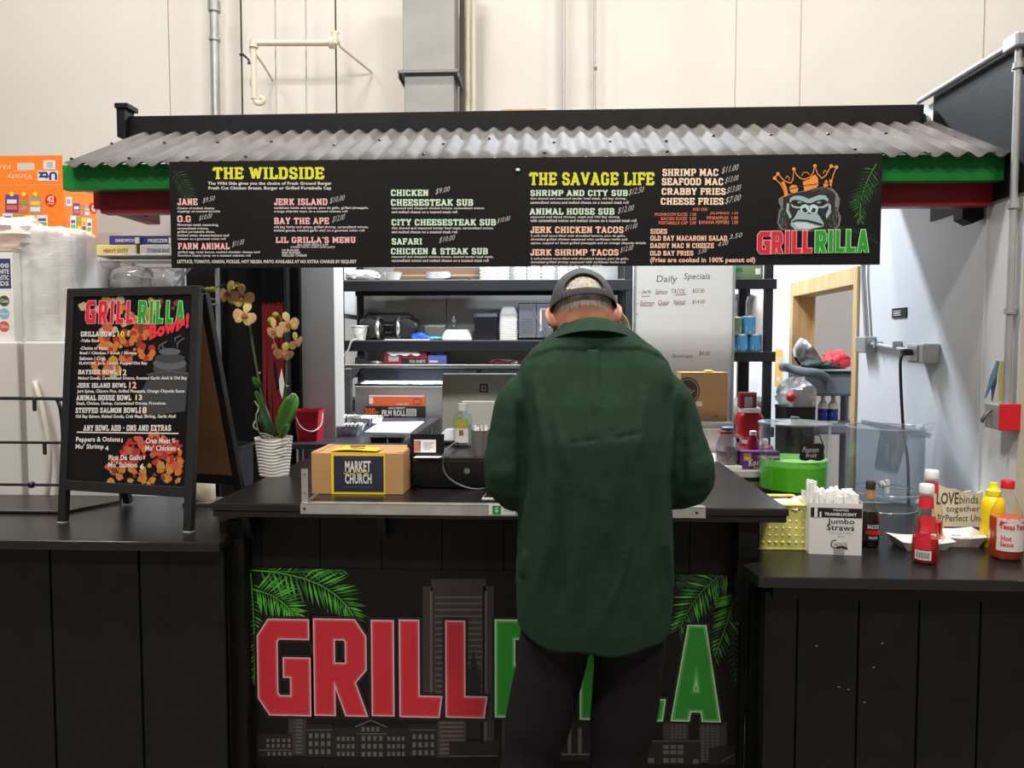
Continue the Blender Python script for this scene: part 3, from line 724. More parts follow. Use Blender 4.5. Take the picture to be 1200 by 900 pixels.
A = [("THE WILDSIDE", 238, 62, 760, 122, 'y', 'slab'),
 ("The Wild Side gives you the choice of Fresh Ground Burger", 215, 132, 795, 151, 'w', 'b'), ("Fresh Cut Chicken Breast, Burger or Grilled Portabella Cap", 218, 154, 793, 173, 'w', 'b'),
 ("JANE", 72, 210, 167, 243, 'p', 'slab'), ("Choice of melted cheese,", 72, 250, 247, 263, 'w', 's'), ("toppings on toasted brioche", 72, 265, 272, 279, 'w', 's'),
 ("O.G", 72, 290, 135, 322, 'p', 'slab'), ("Montreal steak seasoning,", 72, 328, 265, 343, 'w', 's'), ("caramelized onions,", 72, 345, 218, 358, 'w', 's'),
 ("grilled portabella slices,", 72, 361, 247, 375, 'w', 's'), ("melted swiss cheese,lettuce and", 72, 377, 313, 391, 'w', 's'), ("tomato on a gourmet onion roll", 72, 394, 298, 408, 'w', 's'),
 ("FARM ANIMAL", 75, 418, 317, 450, 'p', 'slab'), ("grilled egg, crisp bacon, melted cheddar cheese and", 75, 456, 457, 470, 'w', 's'), ("bourbon maple syrup on a toasted ciabatta roll", 75, 472, 415, 486, 'w', 's'),
 ("LETTUCE, TOMATO, ONION, PICKLES, HOT RELISH, MAYO AVAILABLE AT NO EXTRA CHARGE BY REQUEST", 72, 498, 912, 517, 'w', 'b'),
 ("JERK ISLAND", 525, 210, 775, 243, 'p', 'slab'), ("caribbean herbs and spices, pico de gallo, grilled pineapple,", 525, 248, 967, 263, 'w', 's'), ("orange chipotle mayo on a toasted ciabatta roll", 525, 265, 868, 279, 'w', 's'),
 ("BAY THE APE", 525, 298, 783, 332, 'p', 'slab'), ("old bay herbs and spices, grilled shrimp, caramelized onions,", 525, 338, 967, 353, 'w', 's'), ("melted gouda, roasted garlic aioli on a gourmet onion roll", 525, 354, 948, 369, 'w', 's'),
 ("LIL GRILLA'S MENU", 533, 390, 907, 420, 'p', 'slab'), ("ALL KIDS MEALS 6.99", 632, 422, 778, 432, 'w', 's'), ("COMES WITH CHIPS AND JUICE", 602, 434, 810, 445, 'w', 's'),
 ("1/4 BURGER", 562, 448, 643, 458, 'w', 's'), ("BEEF BURGER", 562, 460, 650, 470, 'w', 's'), ("GRILLED CHEESE", 562, 472, 678, 483, 'w', 's'),
 ("$9.50", 192, 208, 247, 236, 'k', 'hand'), ("$10.00", 175, 290, 234, 318, 'k', 'hand'), ("$11.00", 330, 412, 384, 442, 'k', 'hand'), ("$10.00", 788, 206, 855, 238, 'k', 'hand'), ("$12.00", 800, 295, 856, 327, 'k', 'hand')]
items = scaled(A, 190, 180, 4)
A = [("CHICKEN", 73, 168, 248, 200, 'g', 'slab'), ("CHEESESTEAK SUB", 73, 213, 458, 246, 'g', 'slab'), ("seasoned and chopped chicken breast, caramelized onions", 76, 250, 510, 264, 'w', 's'), ("and melted cheese on a toasted steak roll", 76, 267, 383, 280, 'w', 's'),
 ("CITY CHEESESTEAK SUB", 76, 305, 565, 338, 'g', 'slab'), ("thin shaved and seasoned tender beef steak, caramelized onions", 76, 343, 552, 357, 'w', 's'), ("and melted cheese on a toasted steak roll", 76, 360, 383, 374, 'w', 's'),
 ("SAFARI", 76, 396, 218, 428, 'g', 'slab'), ("CHICKEN & STEAK SUB", 73, 442, 527, 474, 'g', 'slab'), ("seasoned and chopped chicken breast, shaved tender beef steak,", 76, 478, 553, 492, 'w', 's'), ("caramelized onions and melted cheese on a toasted steak roll", 76, 494, 530, 508, 'w', 's'),
 ("$9.00", 283, 165, 348, 195, 'k', 'hand'), ("$10.00", 572, 303, 630, 330, 'k', 'hand'), ("$10.00", 300, 392, 372, 422, 'k', 'hand')]
items += scaled(A, 440, 180, 4)
A = [("THE SAVAGE LIFE", 133, 110, 1113, 218, 'y', 'slab'), ("SHRIMP AND CITY SUB", 143, 248, 905, 300, 'g', 'slab'), ("thin shaved and seasoned tender beef steak, old bay shrimp,", 143, 308, 895, 332, 'w', 's'), ("caramelized onions and melted cheese on a toasted steak roll", 143, 337, 910, 360, 'w', 's'),
 ("ANIMAL HOUSE SUB", 137, 392, 800, 446, 'g', 'slab'), ("seasoned and sliced chicken, steak and Old Bay shrimp", 143, 452, 840, 476, 'w', 's'), ("with caramelized onions and melted cheese on a toasted steak roll", 143, 477, 972, 502, 'w', 's'),
 ("JERK CHICKEN TACOS", 143, 535, 872, 590, 'c', 'slab'), ("3 soft shell tacos filled with shredded lettuce, pico de gallo,", 147, 600, 887, 622, 'w', 's'), ("shredded grilled chicken seasoned with caribbean herbs and", 147, 627, 900, 651, 'w', 's'), ("spices, topped w/ diced grilled pineapple and an orange chipotle drizzle", 147, 655, 1047, 680, 'w', 's'),
 ("JERK SHRIMP TACOS", 143, 712, 833, 765, 'c', 'slab'), ("3 soft-shelled tacos filled with shredded lettuce, pico de gallo,", 147, 778, 912, 801, 'w', 's'), ("shredded grilled shrimp seasoned with caribbean herbs and", 147, 805, 887, 829, 'w', 's'), ("spices, topped w/ avocado lime ranch drizzle", 147, 833, 708, 856, 'w', 's'),
 ("$12.50", 915, 245, 1030, 300, 'k', 'hand'), ("$12.00", 830, 388, 952, 442, 'k', 'hand'), ("$11.00", 885, 528, 977, 577, 'k', 'hand'), ("$12.00", 848, 698, 946, 747, 'k', 'hand')]
items += scaled(A, 600, 185, 6.667)
A = [("SHRIMP MAC", 115, 55, 590, 120, 'e', 'slab'), ("SEAFOOD MAC", 110, 133, 632, 197, 'e', 'slab'), ("CRABBY FRIES", 110, 215, 652, 278, 'e', 'slab'), ("CHEESE FRIES", 103, 300, 635, 362, 'e', 'slab'),
 ("ADD ONS:", 372, 385, 500, 412, 'o', 'b'), ("MUSHROOM SLICES  1.00", 52, 427, 402, 455, 'o', 'b'), ("BACON SLICES  2.00", 105, 462, 402, 491, 'o', 'b'), ("PORTABELLA CAP  2.00", 85, 498, 400, 527, 'o', 'b'),
 ("JALAPENOS  1.00", 517, 420, 755, 447, 'o', 'b'), ("PINEAPPLES  1.00", 492, 456, 755, 485, 'o', 'b'), ("BANANA PEPPERS  1.00", 425, 492, 755, 523, 'o', 'b'),
 ("SIDES", 15, 562, 158, 607, 'c', 'slab'), ("OLD BAY MACARONI SALAD", 15, 617, 663, 665, 'c', 'slab'), ("DADDY MAC N CHEEZE", 13, 680, 552, 727, 'c', 'slab'), ("OLD BAY FRIES", 13, 745, 378, 790, 'c', 'slab'), ("(Fries are cooked in 100% peanut oil)", 13, 803, 900, 858, 'c', 'b'),
 ("$11.00", 620, 42, 757, 105, 'k', 'hand'), ("$13.00", 648, 130, 757, 187, 'k', 'hand'), ("$13.00", 663, 212, 777, 275, 'k', 'hand'), ("$7.00", 650, 297, 777, 362, 'k', 'hand'), ("3.50", 685, 610, 790, 652, 'k', 'hand'), ("4.00", 585, 675, 672, 717, 'k', 'hand'), ("5.00", 420, 740, 492, 777, 'k', 'hand')]
items += scaled(A, 760, 190, 7.2)
letters(F, items, t)
# emblem: ape head with a crown
def G(*q): return [F.px(890 + a / 7.5, 185 + b / 7.5) for a, b in q]
def shape(mb, d, *q): mb.poly([F.pos(u, v, d) for u, v in G(*q)])
def stroke(mb, d, w, *q): ribbon(mb, F, G(*q), w, d)
teal = mat('print_teal', (150, 172, 172), .5); teal_l = mat('print_teal_light', (182, 204, 202), .5); fur = mat('print_fur_grey', (112, 112, 110), .5)
ora = mat('print_orange', (226, 138, 52), .5)
mb = MB()
K, E, TE, TL_, O = 0, 1, 2, 3, 4
shape(mb.slot(E), .0006, (165, 360), (205, 335), (300, 305), (420, 285), (560, 255), (640, 268), (682, 312), (706, 360), (700, 420), (690, 460), (716, 520), (702, 600), (665, 632), (400, 650), (190, 632), (155, 575), (168, 480), (190, 440), (170, 400))
shape(mb.slot(K), .0009, (200, 355), (300, 312), (420, 292), (560, 262), (630, 280), (665, 325), (676, 440), (700, 520), (688, 590), (650, 625), (400, 642), (205, 622), (168, 570), (182, 490), (202, 440))
shape(mb.slot(E), .0011, (178, 362), (208, 352), (206, 425), (188, 418)); shape(mb, .0011, (664, 352), (694, 366), (688, 428), (662, 436))
for k in range(60):
    side = random.random() < .5
    x = random.uniform(172, 240) if side else random.uniform(610, 692); y = random.uniform(430, 600)
    dx = random.uniform(-16, -4) if side else random.uniform(4, 16)
    stroke(mb.slot(E), .0012, .0012, (x, y), (x + dx, y + random.uniform(16, 40)))
for k in range(22):
    x = random.uniform(430, 640); y = random.uniform(262, 300); stroke(mb, .0012, .001, (x, y), (x + random.uniform(-14, 14), y + random.uniform(8, 22)))
mb.slot(TE)
shape(mb, .0014, (268, 355), (300, 336), (350, 332), (400, 346), (432, 362), (470, 346), (530, 326), (580, 332), (606, 365), (600, 388), (565, 364), (505, 374), (452, 398), (420, 398), (365, 378), (305, 366), (262, 396))
shape(mb, .0014, (272, 402), (305, 424), (352, 430), (378, 416), (365, 440), (325, 446), (285, 432)); shape(mb, .0014, (492, 414), (520, 428), (560, 424), (596, 398), (602, 420), (565, 442), (515, 440))
shape(mb, .0014, (240, 398), (262, 404), (256, 460), (284, 520), (264, 536), (234, 470)); shape(mb, .0014, (602, 392), (628, 420), (624, 484), (588, 540), (580, 500), (606, 450))
shape(mb, .0014, (300, 535), (345, 452), (365, 482), (435, 494), (505, 486), (538, 530), (566, 580), (556, 606), (480, 622), (420, 642), (310, 632), (272, 592), (280, 550))
shape(mb.slot(TL_), .0017, (355, 440), (372, 416), (402, 408), (435, 424), (470, 408), (500, 418), (516, 444), (505, 482), (470, 492), (435, 480), (400, 492), (362, 478))
mb.slot(K)
shape(mb, .0019, (372, 446), (402, 436), (424, 470), (398, 482), (378, 470)); shape(mb, .0019, (450, 470), (468, 438), (496, 448), (490, 474), (470, 482))
stroke(mb, .0019, .002, (435, 426), (434, 450))
shape(mb, .0017, (282, 372), (330, 376), (378, 394), (372, 414), (335, 412), (296, 396)); shape(mb, .0017, (490, 394), (530, 374), (590, 372), (570, 398), (530, 414), (494, 410))
shape(mb, .0019, (285, 556), (330, 540), (420, 545), (500, 565), (556, 584), (550, 598), (480, 582), (420, 562), (330, 556), (288, 566))
stroke(mb, .0019, .0022, (300, 520), (322, 470), (345, 452)); stroke(mb, .0019, .0022, (545, 520), (530, 480), (512, 455))
mb.slot(TL_)
shape(mb, .0019, (292, 574), (400, 570), (470, 592), (538, 602), (430, 628), (335, 620))
shape(mb, .0021, (334, 392), (352, 382), (370, 394), (352, 404)); shape(mb, .0021, (502, 394), (522, 380), (540, 392), (522, 404))
mb.slot(K); shape(mb, .0023, (346, 388), (358, 388), (358, 400), (346, 400)); shape(mb, .0023, (516, 386), (528, 386), (528, 398), (516, 398))
mb.build('emblem', [M_INKBLACK, fur, teal, teal_l, ora], t)
mb = MB().slot(0)
shape(mb, .0016, (190, 215), (215, 205), (240, 270), (252, 330), (215, 345), (225, 300)); shape(mb, .0016, *[(300 + 40 * math.cos(a * .524), 275 + 38 * math.sin(a * .524)) for a in range(12)])
shape(mb, .0016, (378, 210), (440, 186), (466, 158), (490, 148), (512, 178), (518, 240), (500, 262), (392, 298), (386, 245)); shape(mb, .0016, (560, 232), (586, 190), (600, 215), (602, 250), (562, 260)); shape(mb, .0016, (612, 190), (636, 190), (630, 252), (614, 240))
stroke(mb.slot(1), .0018, .0024, (240, 284), (330, 258), (430, 240), (560, 226), (625, 222))
stroke(mb.slot(0), .002, .0032, (226, 345), (214, 290), (180, 225), (128, 180), (162, 142), (200, 188), (240, 214), (275, 222), (292, 190), (300, 106), (326, 152), (360, 182), (392, 190), (446, 170), (470, 130), (485, 74), (508, 140), (548, 182), (582, 155), (606, 110), (630, 76), (674, 84), (650, 140), (636, 190), (626, 258))
stroke(mb, .002, .0022, (228, 180), (240, 160), (262, 178), (258, 200)); stroke(mb, .002, .0022, (368, 160), (385, 130), (420, 128), (438, 150)); stroke(mb, .002, .0022, (556, 140), (570, 112), (588, 125))
for x, y in ((160, 142), (132, 180), (300, 100), (485, 72), (628, 74), (674, 84)):
    shape(mb, .0022, *[(x + 17 * math.cos(a * .785), y + 17 * math.sin(a * .785)) for a in range(8)])
mb.build('crown', [ora, M_INKBLACK], t)
sp = []
for ch, a, b in (('G', 887.5, 902.5), ('R', 903.5, 917.5), ('I', 920, 925), ('L', 927.5, 938.5), ('L', 940, 951)): sp.append((ch, a, 271.5 - (a - 887) * .02, b, 297.5 - (a - 887) * .02, 'r'))
for ch, a, b in (('R', 954.5, 968.5), ('I', 970.5, 976), ('L', 978.5, 989), ('L', 991, 1002), ('A', 1003.5, 1018.5)): sp.append((ch, a, 270.2 - (a - 953) * .025, b, 296 - (a - 953) * .01, 'g'))
logo(F, sp, t, .0022, .0024, LG, LR, LPR, LPG)
# faint printed palm leaves at the right edge and the left corner
def frond(mb, F, p0, p1, n, ln, w, d, bend=(0, 0), spread=70, lo=0.1, slots=(0, 1, 2)):
    """printed palm frond: rib from p0 to p1 with leaflets on both sides, in photo pixels"""
    p0 = Vector(p0); p1 = Vector(p1); mid = (p0 + p1) / 2 + Vector(bend)
    def q(s): return p0 * (1 - s) ** 2 + mid * 2 * s * (1 - s) + p1 * s * s
    def P(v): return F.pos(*F.px(v.x, v.y), d)
    for i in range(n):
        s = lo + (1 - lo) * i / (n - 1); a = q(s); tg = (q(min(1, s + .02)) - q(s - .02)).normalized()
        for sg in (-1, 1):
            ang = R(sg * (spread - 35 * s) + random.uniform(-5, 5))
            dr = Vector((tg.x * math.cos(ang) - tg.y * math.sin(ang), tg.x * math.sin(ang) + tg.y * math.cos(ang)))
            L_ = ln * (0.55 + .45 * math.sin(math.pi * min(1, .25 + .75 * s))) * random.uniform(.85, 1.1)
            nn = Vector((-dr.y, dr.x)); m = a + dr * L_ * .45
            mb.slot(random.choice(slots)).poly([P(a), P(m - nn * w), P(a + dr * L_), P(m + nn * w)])
    pts = [F.px(*q(s / 8)) for s in range(9)]
    ribbon(mb.slot(slots[0]), F, pts, .003, d + .0002)
PALM = [mat('palm_bright', (84, 176, 50), .5), mat('palm_mid', (50, 126, 40), .5), mat('palm_dark', (26, 76, 28), .5), mat('palm_shade', (30, 52, 24), .5)]
random.seed(4)
mb = MB()
frond(mb, F, (1027, 192), (1008, 258), 18, 15, .7, .0006, bend=(-12, 0), slots=(1, 2, 3))
frond(mb, F, (1029, 215), (1000, 240), 14, 13, .7, .0008, bend=(-8, 0), slots=(2, 3))
frond(mb, F, (1028, 285), (985, 268), 12, 9, .5, .0006, bend=(0, -6), slots=(3, 3))
frond(mb, F, (203, 200), (222, 236), 14, 13, .8, .0006, bend=(8, 0), slots=(3, 2, 3))
mb.build('printed_leaves', PALM, t)
for x in (650 - 32, 960): pass
MB().cbox(F.pos(F.px(607, 0)[0], F.px(607, 199)[1], .002), (.012, .004, .008)).build('cable_tie', M_INKWHITE, t)

# ---------------------------------------------------------------- counter banner
YBN = YP - .003
F = Plane((0, YBN, .5), (1, 0, 0), (0, 0, 1))
t = thing('counter_banner', 'printed banner with red and green lettering on the counter front', 'banner', (0, YBN, .5))
u0, v0 = F.px(293, 896); u1, _ = F.px(866, 896); v1 = F.px(293, 665)[1]
MB().prism([F.pos(u, v) for u, v in ((u0, v0), (u1, v0), (u1, v1), (u0, v1))], (0, .002, 0)).build('sheet', mat('banner_black', (17, 15, 14), .5, spec=.25, var=.3, vscale=2), t)
bt = mat('print_tower', (52, 45, 44), .5); bl = mat('print_line', (92, 85, 82), .5); bd = mat('print_dark', (13, 12, 12), .5); bw = mat('print_window', (96, 90, 84), .5)
mb = MB()
def Q(ox, oy, k):
    return lambda x0, y0, x1, y1, s, d: mb.slot(s).poly([F.pos(*F.px(ox + a / k, oy + b / k), d) for a, b in ((x0, y1), (x1, y1), (x1, y0), (x0, y0))])
q = Q(280, 650, 3.529)
q(760, 130, 800, 600, 0, .0005); q(795, 100, 1020, 600, 0, .0005); q(1010, 130, 1055, 780, 0, .0005)
q(790, 150, 800, 600, 1, .0008); q(1016, 150, 1026, 780, 1, .0008)
for i in range(4): q(812, 172 + i * 26, 1004, 180 + i * 26, 1, .0008)
for i in range(13): q(812, 276 + i * 24, 842, 284 + i * 24, 1, .0008); q(945, 276 + i * 24, 1004, 284 + i * 24, 1, .0008)
q(945, 470, 1000, 760, 2, .0010); q(958, 430, 985, 472, 2, .0010); q(964, 402, 976, 432, 2, .0010)
q(205, 640, 280, 830, 0, .0005); q(820, 680, 940, 838, 0, .0005)
for i in range(8): q(830, 690 + i * 18, 930 - (i > 4) * 60, 699 + i * 18, 1, .0008)
for i in range(12): q(236, 650 + i * 15, 262, 656 + i * 15, 1, .0008)
q(75, 740, 222, 835, 2, .0010); q(275, 700, 385, 835, 2, .0010); q(385, 715, 490, 835, 2, .0010); q(490, 705, 605, 835, 2, .0010); q(605, 715, 700, 835, 2, .0010); q(700, 700, 820, 835, 2, .0010); q(870, 770, 1075, 835, 2, .0010)
mb.slot(1); ribbon(mb, F, [F.px(280 + a / 3.529, 650 + b / 3.529) for a, b in ((480, 712), (545, 684), (612, 712))], .004, .0013)
q(280, 722, 384, 726, 1, .0013); q(488, 738, 612, 742, 1, .0013); q(706, 722, 815, 726, 1, .0013); q(872, 830, 1070, 834, 1, .0013); q(80, 805, 215, 809, 1, .0013)
def wins(x0, y0, nx, ny, dx, dy, w, h):
    for i in range(nx):
        for j in range(ny): q(x0 + i * dx, y0 + j * dy, x0 + i * dx + w, y0 + j * dy + h, 3, .0014)
wins(114, 760, 5, 2, 22, 22, 12, 14); wins(118, 815, 5, 1, 22, 22, 12, 14); wins(290, 738, 4, 3, 25, 33, 14, 20); wins(406, 752, 4, 3, 20, 31, 12, 17)
wins(508, 712, 4, 1, 20, 22, 12, 18); wins(508, 748, 4, 3, 24, 33, 14, 20); wins(614, 752, 4, 3, 20, 31, 12, 17); wins(718, 742, 4, 3, 25, 33, 14, 20)
q = Q(560, 650, 3.529)
q(765, 690, 870, 770, 0, .0005); q(915, 690, 1028, 860, 0, .0005); q(700, 765, 920, 868, 2, .0010); q(100, 680, 130, 830, 0, .0005); q(340, 690, 470, 850, 2, .0007); q(372, 715, 386, 820, 1, .0009); q(414, 715, 430, 820, 1, .0009)
q(340, 822, 470, 828, 1, .0009); q(710, 768, 918, 772, 1, .0013)
for i in range(4):
    for j in range(5): q(798 + i * 17, 700 + j * 13, 808 + i * 17, 707 + j * 13, 1, .0008)
for i in range(4):
    for j in range(12): q(924 + i * 20, 700 + j * 13, 936 + i * 20, 707 + j * 13, 1, .0008)
wins(766, 786, 3, 2, 30, 22, 24, 16); wins(704, 840, 1, 1, 30, 22, 24, 20); wins(766, 840, 3, 1, 30, 22, 24, 20); wins(890, 845, 1, 1, 30, 22, 22, 18)
mb.slot(2).poly([F.pos(*F.px(560 + a / 3.529, 650 + b / 3.529), .0015) for a, b in ((950, 868), (955, 800), (1000, 790), (1066, 790), (1066, 868))])
ribbon(mb.slot(1), F, [F.px(560 + a / 3.529, 650 + b / 3.529) for a, b in ((1005, 855), (1060, 824))], .003, .0017)
mb.build('printed_skyline', [bt, bl, bd, bw], t)
mb = MB(); random.seed(9)
frond(mb, F, (296, 668), (414, 722), 24, 34, 1.6, .0018, bend=(35, -22), slots=(0, 1, 1, 2))
frond(mb, F, (294, 690), (345, 722), 18, 30, 1.5, .0019, bend=(10, -10), slots=(0, 0, 1))
frond(mb, F, (294, 668), (400, 668), 18, 18, 1.2, .0017, bend=(10, 4), slots=(1, 2, 2))
frond(mb, F, (294, 672), (298, 800), 26, 13, 1.0, .0016, bend=(4, 0), slots=(0, 1, 2))
frond(mb, F, (858, 668), (796, 736), 22, 30, 1.5, .0018, bend=(-6, -22), slots=(1, 1, 0, 2))
frond(mb, F, (862, 690), (838, 768), 20, 24, 1.3, .0019, bend=(10, -20), slots=(0, 1, 2))
frond(mb, F, (860, 668), (798, 680), 16, 22, 1.2, .0017, bend=(-10, 8), slots=(2, 2, 3))
frond(mb, F, (862, 700), (862, 800), 16, 12, 1.0, .0016, bend=(-6, 0), slots=(2, 3))
lo = (u0 + .001, v1 - .001)
for p in mb.v:                      # keep the print inside the sheet
    p.x = min(max(p.x, u0 + .001), u1 - .001); p.z = min(p.z, v1 + .5 - .001)
mb.build('printed_palms', PALM, t)
sp = [('G', 305, 727, 362, 836, 'r'), ('R', 369, 727, 429, 836.5, 'r'), ('I', 437.5, 728, 460, 837, 'r'), ('L', 469.5, 728, 514, 838, 'r'), ('L', 523.5, 729, 567, 838.5, 'r'),
      ('R', 580.5, 728, 638, 838.5, 'g'), ('I', 646.5, 728.5, 669, 839.5, 'g'), ('L', 680.5, 730, 725, 841, 'g'), ('L', 733, 731, 777, 842, 'g'), ('A', 785, 732, 847, 843, 'g')]
mb = MB()
for ch, x0, y0, x1, y1, c_ in sp:
    a, b = F.px(x0, y1); c2, d2 = F.px(x1, y0)
    logo_letter(mb, F, ch, a, b, c2, d2, .0022, .013)
mb.build('letter_shadow', M_INKBLACK, t)
logo(F, sp, t, .0045, .0026, LG, LR, LPR, LPG, glow=.006)

# ---------------------------------------------------------------- A frame board on the left counter
z0 = ZL
fl, fr = PZ(72, 613, z0), PZ(217, 624, z0)
ux = Vector((fr.x - fl.x, fr.y - fl.y, 0)).normalized()
bk = Vector((-ux.y, ux.x, 0))
tilt = R(5.0); up = Vector((0, 0, 1)) * math.cos(tilt) + bk * math.sin(tilt)
o = fl - ux * .018
F = Plane(o, ux, up)
Wd = (fr - fl).length + .036
Ht = F.px(84, 338)[1]
t = thing('a_frame_board', 'black A frame menu board listing bowls on the left counter', 'sign', (o.x, o.y, z0))
def bar(mb, a0, b0, a1, b1, Fr=None, th=.022):
    Fr = Fr or F
    mb.prism([Fr.pos(a0, b0), Fr.pos(a1, b0), Fr.pos(a1, b1), Fr.pos(a0, b1)], -Fr.n * th); return mb
fw = .027
hb = F.px(150, 567)[1]
MB_ = lambda: MB()
fmat = mat('frame_black', (28, 27, 27), .5)
bar(MB(), 0, .004, fw, Ht).build('stile', fmat, t, bevel=.002)
bar(MB(), Wd - fw, .004, Wd, Ht).build('stile', fmat, t, bevel=.002)
bar(MB(), fw, Ht - .028, Wd - fw, Ht).build('rail', fmat, t, bevel=.002)
bar(MB(), fw, hb - .032, Wd - fw, hb).build('rail', fmat, t, bevel=.002)
for a in (0, Wd - fw): bar(MB(), a + .001, 0, a + fw - .001, .0039).build('foot_pad', M_GREYWALL, t)
t2 = math.asin((.28 - .028 - Ht * math.sin(tilt)) / Ht)
B = Plane(o + bk * .28, ux, Vector((0, 0, 1)) * math.cos(t2) - bk * math.sin(t2))
Hb = Ht - .004
bar(MB(), 0, .004, fw, Hb, B).build('rear_stile', fmat, t, bevel=.002)
bar(MB(), Wd - fw, .004, Wd, Hb, B).build('rear_stile', fmat, t, bevel=.002)
bar(MB(), fw, Hb - .04, Wd - fw, Hb, B).build('rear_rail', fmat, t, bevel=.002)
bar(MB(), fw, hb - .036, Wd - fw, hb, B).build('rear_rail', fmat, t, bevel=.002)
bar(MB(), fw, hb, Wd - fw, Hb - .04, B, .006).build('rear_panel', mat('hardboard', (140, 100, 62), .6, var=.08, vscale=10), t)
mb = bar(MB(), fw, hb, Wd - fw, Ht - .028, Plane(o - F.n * .006, ux, up), .006)
mb.build('poster', mat('poster_black', (17, 16, 17), .4, spec=.3, var=.3, vscale=4), t)
F = Plane(o - F.n * .006, ux, up)
FOOD = [mat('print_food_orange', (190, 108, 44), .5), mat('print_food_white', (178, 158, 132), .5), mat('print_food_red', (164, 44, 34), .5), mat('print_food_pink', (184, 82, 64), .5), mat('print_food_yellow', (178, 132, 56), .5), mat('print_food_brown', (110, 58, 36), .5), mat('print_smoke', (58, 60, 64), .5), mat('print_smoke_light', (86, 88, 92), .5)]
random.seed(21); mb = MB()
def blob(x, y, r, s, d, jag=.35, n=9, sx=1.0):
    ph = random.uniform(0, 6)
    pts = []
    for i in range(n):
        a = ph + 2 * math.pi * i / n; rr = r * random.uniform(1 - jag, 1)
        pts.append(F.pos(*F.px(x + sx * rr * math.cos(a), y + rr * math.sin(a)), d))
    mb.slot(s).poly(pts[::-1])
k = 0
for i in range(110):     # rice and shrimp at the top of the poster
    x, y = random.uniform(95, 182), random.uniform(351, 438)
    if x > 184 - max(0, (y - 385) * .9) or (x < 118 and y > 372): continue
    k += 1; blob(x, y, random.uniform(2, 8), random.choice((0, 0, 1, 1, 3, 4, 5)), .0004 + k * 4e-6)
for x, y in ((172, 412), (130, 402), (165, 388), (118, 430), (150, 395)):
    for j in range(7):
        a = j * .75 - .5; k += 1
        blob(x + 7 * math.cos(a), y + 8 * math.sin(a), 4.6, 0 if j % 3 else 2, .0004 + k * 4e-6, .2)
for i in range(8):
    k += 1; blob(random.uniform(180, 212), random.uniform(352, 372), random.uniform(2, 5), 5, .0004 + k * 4e-6)
# bowl of salmon at the foot
cx, cy = 190, 548
k0 = k
for i in range(170):
    x, y = random.uniform(127, 213), random.uniform(508, 566)
    if (x - 178) ** 2 / 2700 + (y - 552) ** 2 / 1900 > 1: continue
    k += 1; s = random.choice((2, 2, 3, 3, 2, 0)) if y < 545 else random.choice((0, 4, 4, 3, 5, 0)); blob(x, y, random.uniform(2.5, 6.5), s, .0004 + k * 4e-6, .5, 7)
# steaming pot
mb.slot(6); dd = .0003
mb.poly([F.pos(*F.px(x, y), dd) for x, y in ((176, 437), (221, 436), (217, 482), (165, 488), (166, 460))])
for r_, yy, s in ((30, 432, 6), (24, 426, 7), (18, 420, 6), (13, 412, 7)):
    mb.slot(s).poly([F.pos(*F.px(199 + min(20, r_) * math.cos(a * .5236), yy + r_ * .32 * math.sin(a * .5236)), dd + .00002 * (35 - r_)) for a in range(12)][::-1])
for x0, y0, x1, y1 in ((186, 410, 196, 400), (200, 412, 190, 402), (208, 408, 216, 396), (206, 400, 212, 393)):
    ribbon(mb.slot(7), F, [F.px(x0, y0), F.px((x0 + x1) / 2 - 4, (y0 + y1) / 2), F.px(x1, y1)], .004, .0009)
ribbon(mb.slot(7), F, [F.px(172, 439), F.px(198, 435), F.px(221, 438)], .003, .0009)
mb.build('printed_food', FOOD, t)
A = [("GRILLA BOWL", 100, 355, 372, 398, 'w', 'slab'), ("-Yella Rice", 97, 415, 243, 440, 'w', 'b'), ("-Choice of Meat:", 93, 472, 313, 500, 'w', 'b'), ("Beef / Chicken / Steak / Shrimp", 93, 512, 540, 542, 'w', 'b'), ("Salmon / Crab", 90, 552, 295, 580, 'w', 'b'), ("FLAVORS: Jerk, Lemon Pepper/Old Bay", 88, 592, 622, 622, 'w', 'b'),
     ("BAYSIDE BOWL", 80, 652, 385, 692, 'w', 'slab'), ("Melted Gouda, Caramelized Onions, Roasted Garlic Aioli & Old Bay", 80, 706, 932, 740, 'w', 'b'), ("JERK ISLAND BOWL", 72, 757, 460, 797, 'w', 'slab'), ("Jerk Spices, Cilantro Pico, Grilled Pineapple, Orange Chipotle Sauce", 72, 808, 912, 842, 'w', 'b')]
items = scaled(A, 80, 335, 6.665)
A = [("ANIMAL HOUSE BOWL", 105, 14, 448, 50, 'w', 'slab'), ("Steak, Chicken, Shrimp, Caramelized Onions, Provolone", 105, 56, 660, 82, 'w', 'b'), ("STUFFED SALMON BOWL", 100, 92, 492, 128, 'w', 'slab'), ("Old Bay Salmon, Melted Gouda, Crab Meat, Shrimp, Garlic Aioli", 100, 136, 722, 164, 'w', 'b'),
     ("ANY BOWL ADD - ONS AND EXTRAS", 148, 198, 694, 240, 'w', 'slab'), ("Peppers & Onions", 103, 274, 378, 314, 'w', 'b'), ("Mo' Shrimp", 100, 318, 276, 358, 'w', 'b'), ("Crab Meat", 535, 282, 690, 316, 'w', 'b'), ("Mo' Chicken", 532, 326, 722, 362, 'w', 'b'), ("Pico De Gallo", 305, 386, 512, 420, 'w', 'b'), ("Mo' Salmon", 302, 430, 482, 466, 'w', 'b'),
     ("10", 0, 0, 1, 1, 'w', 'b')][:-1]
items += scaled(A, 70, 460, 5.294)
letters(F, items, t, d=.0016)
A = [("10", 388, 352, 443, 398, 'y', 'b'), ("12", 405, 652, 460, 700, 'c', 'b'), ("12", 478, 748, 537, 800, 'p', 'b'), ("13", 528, 850, 580, 893, 'e', 'b')]
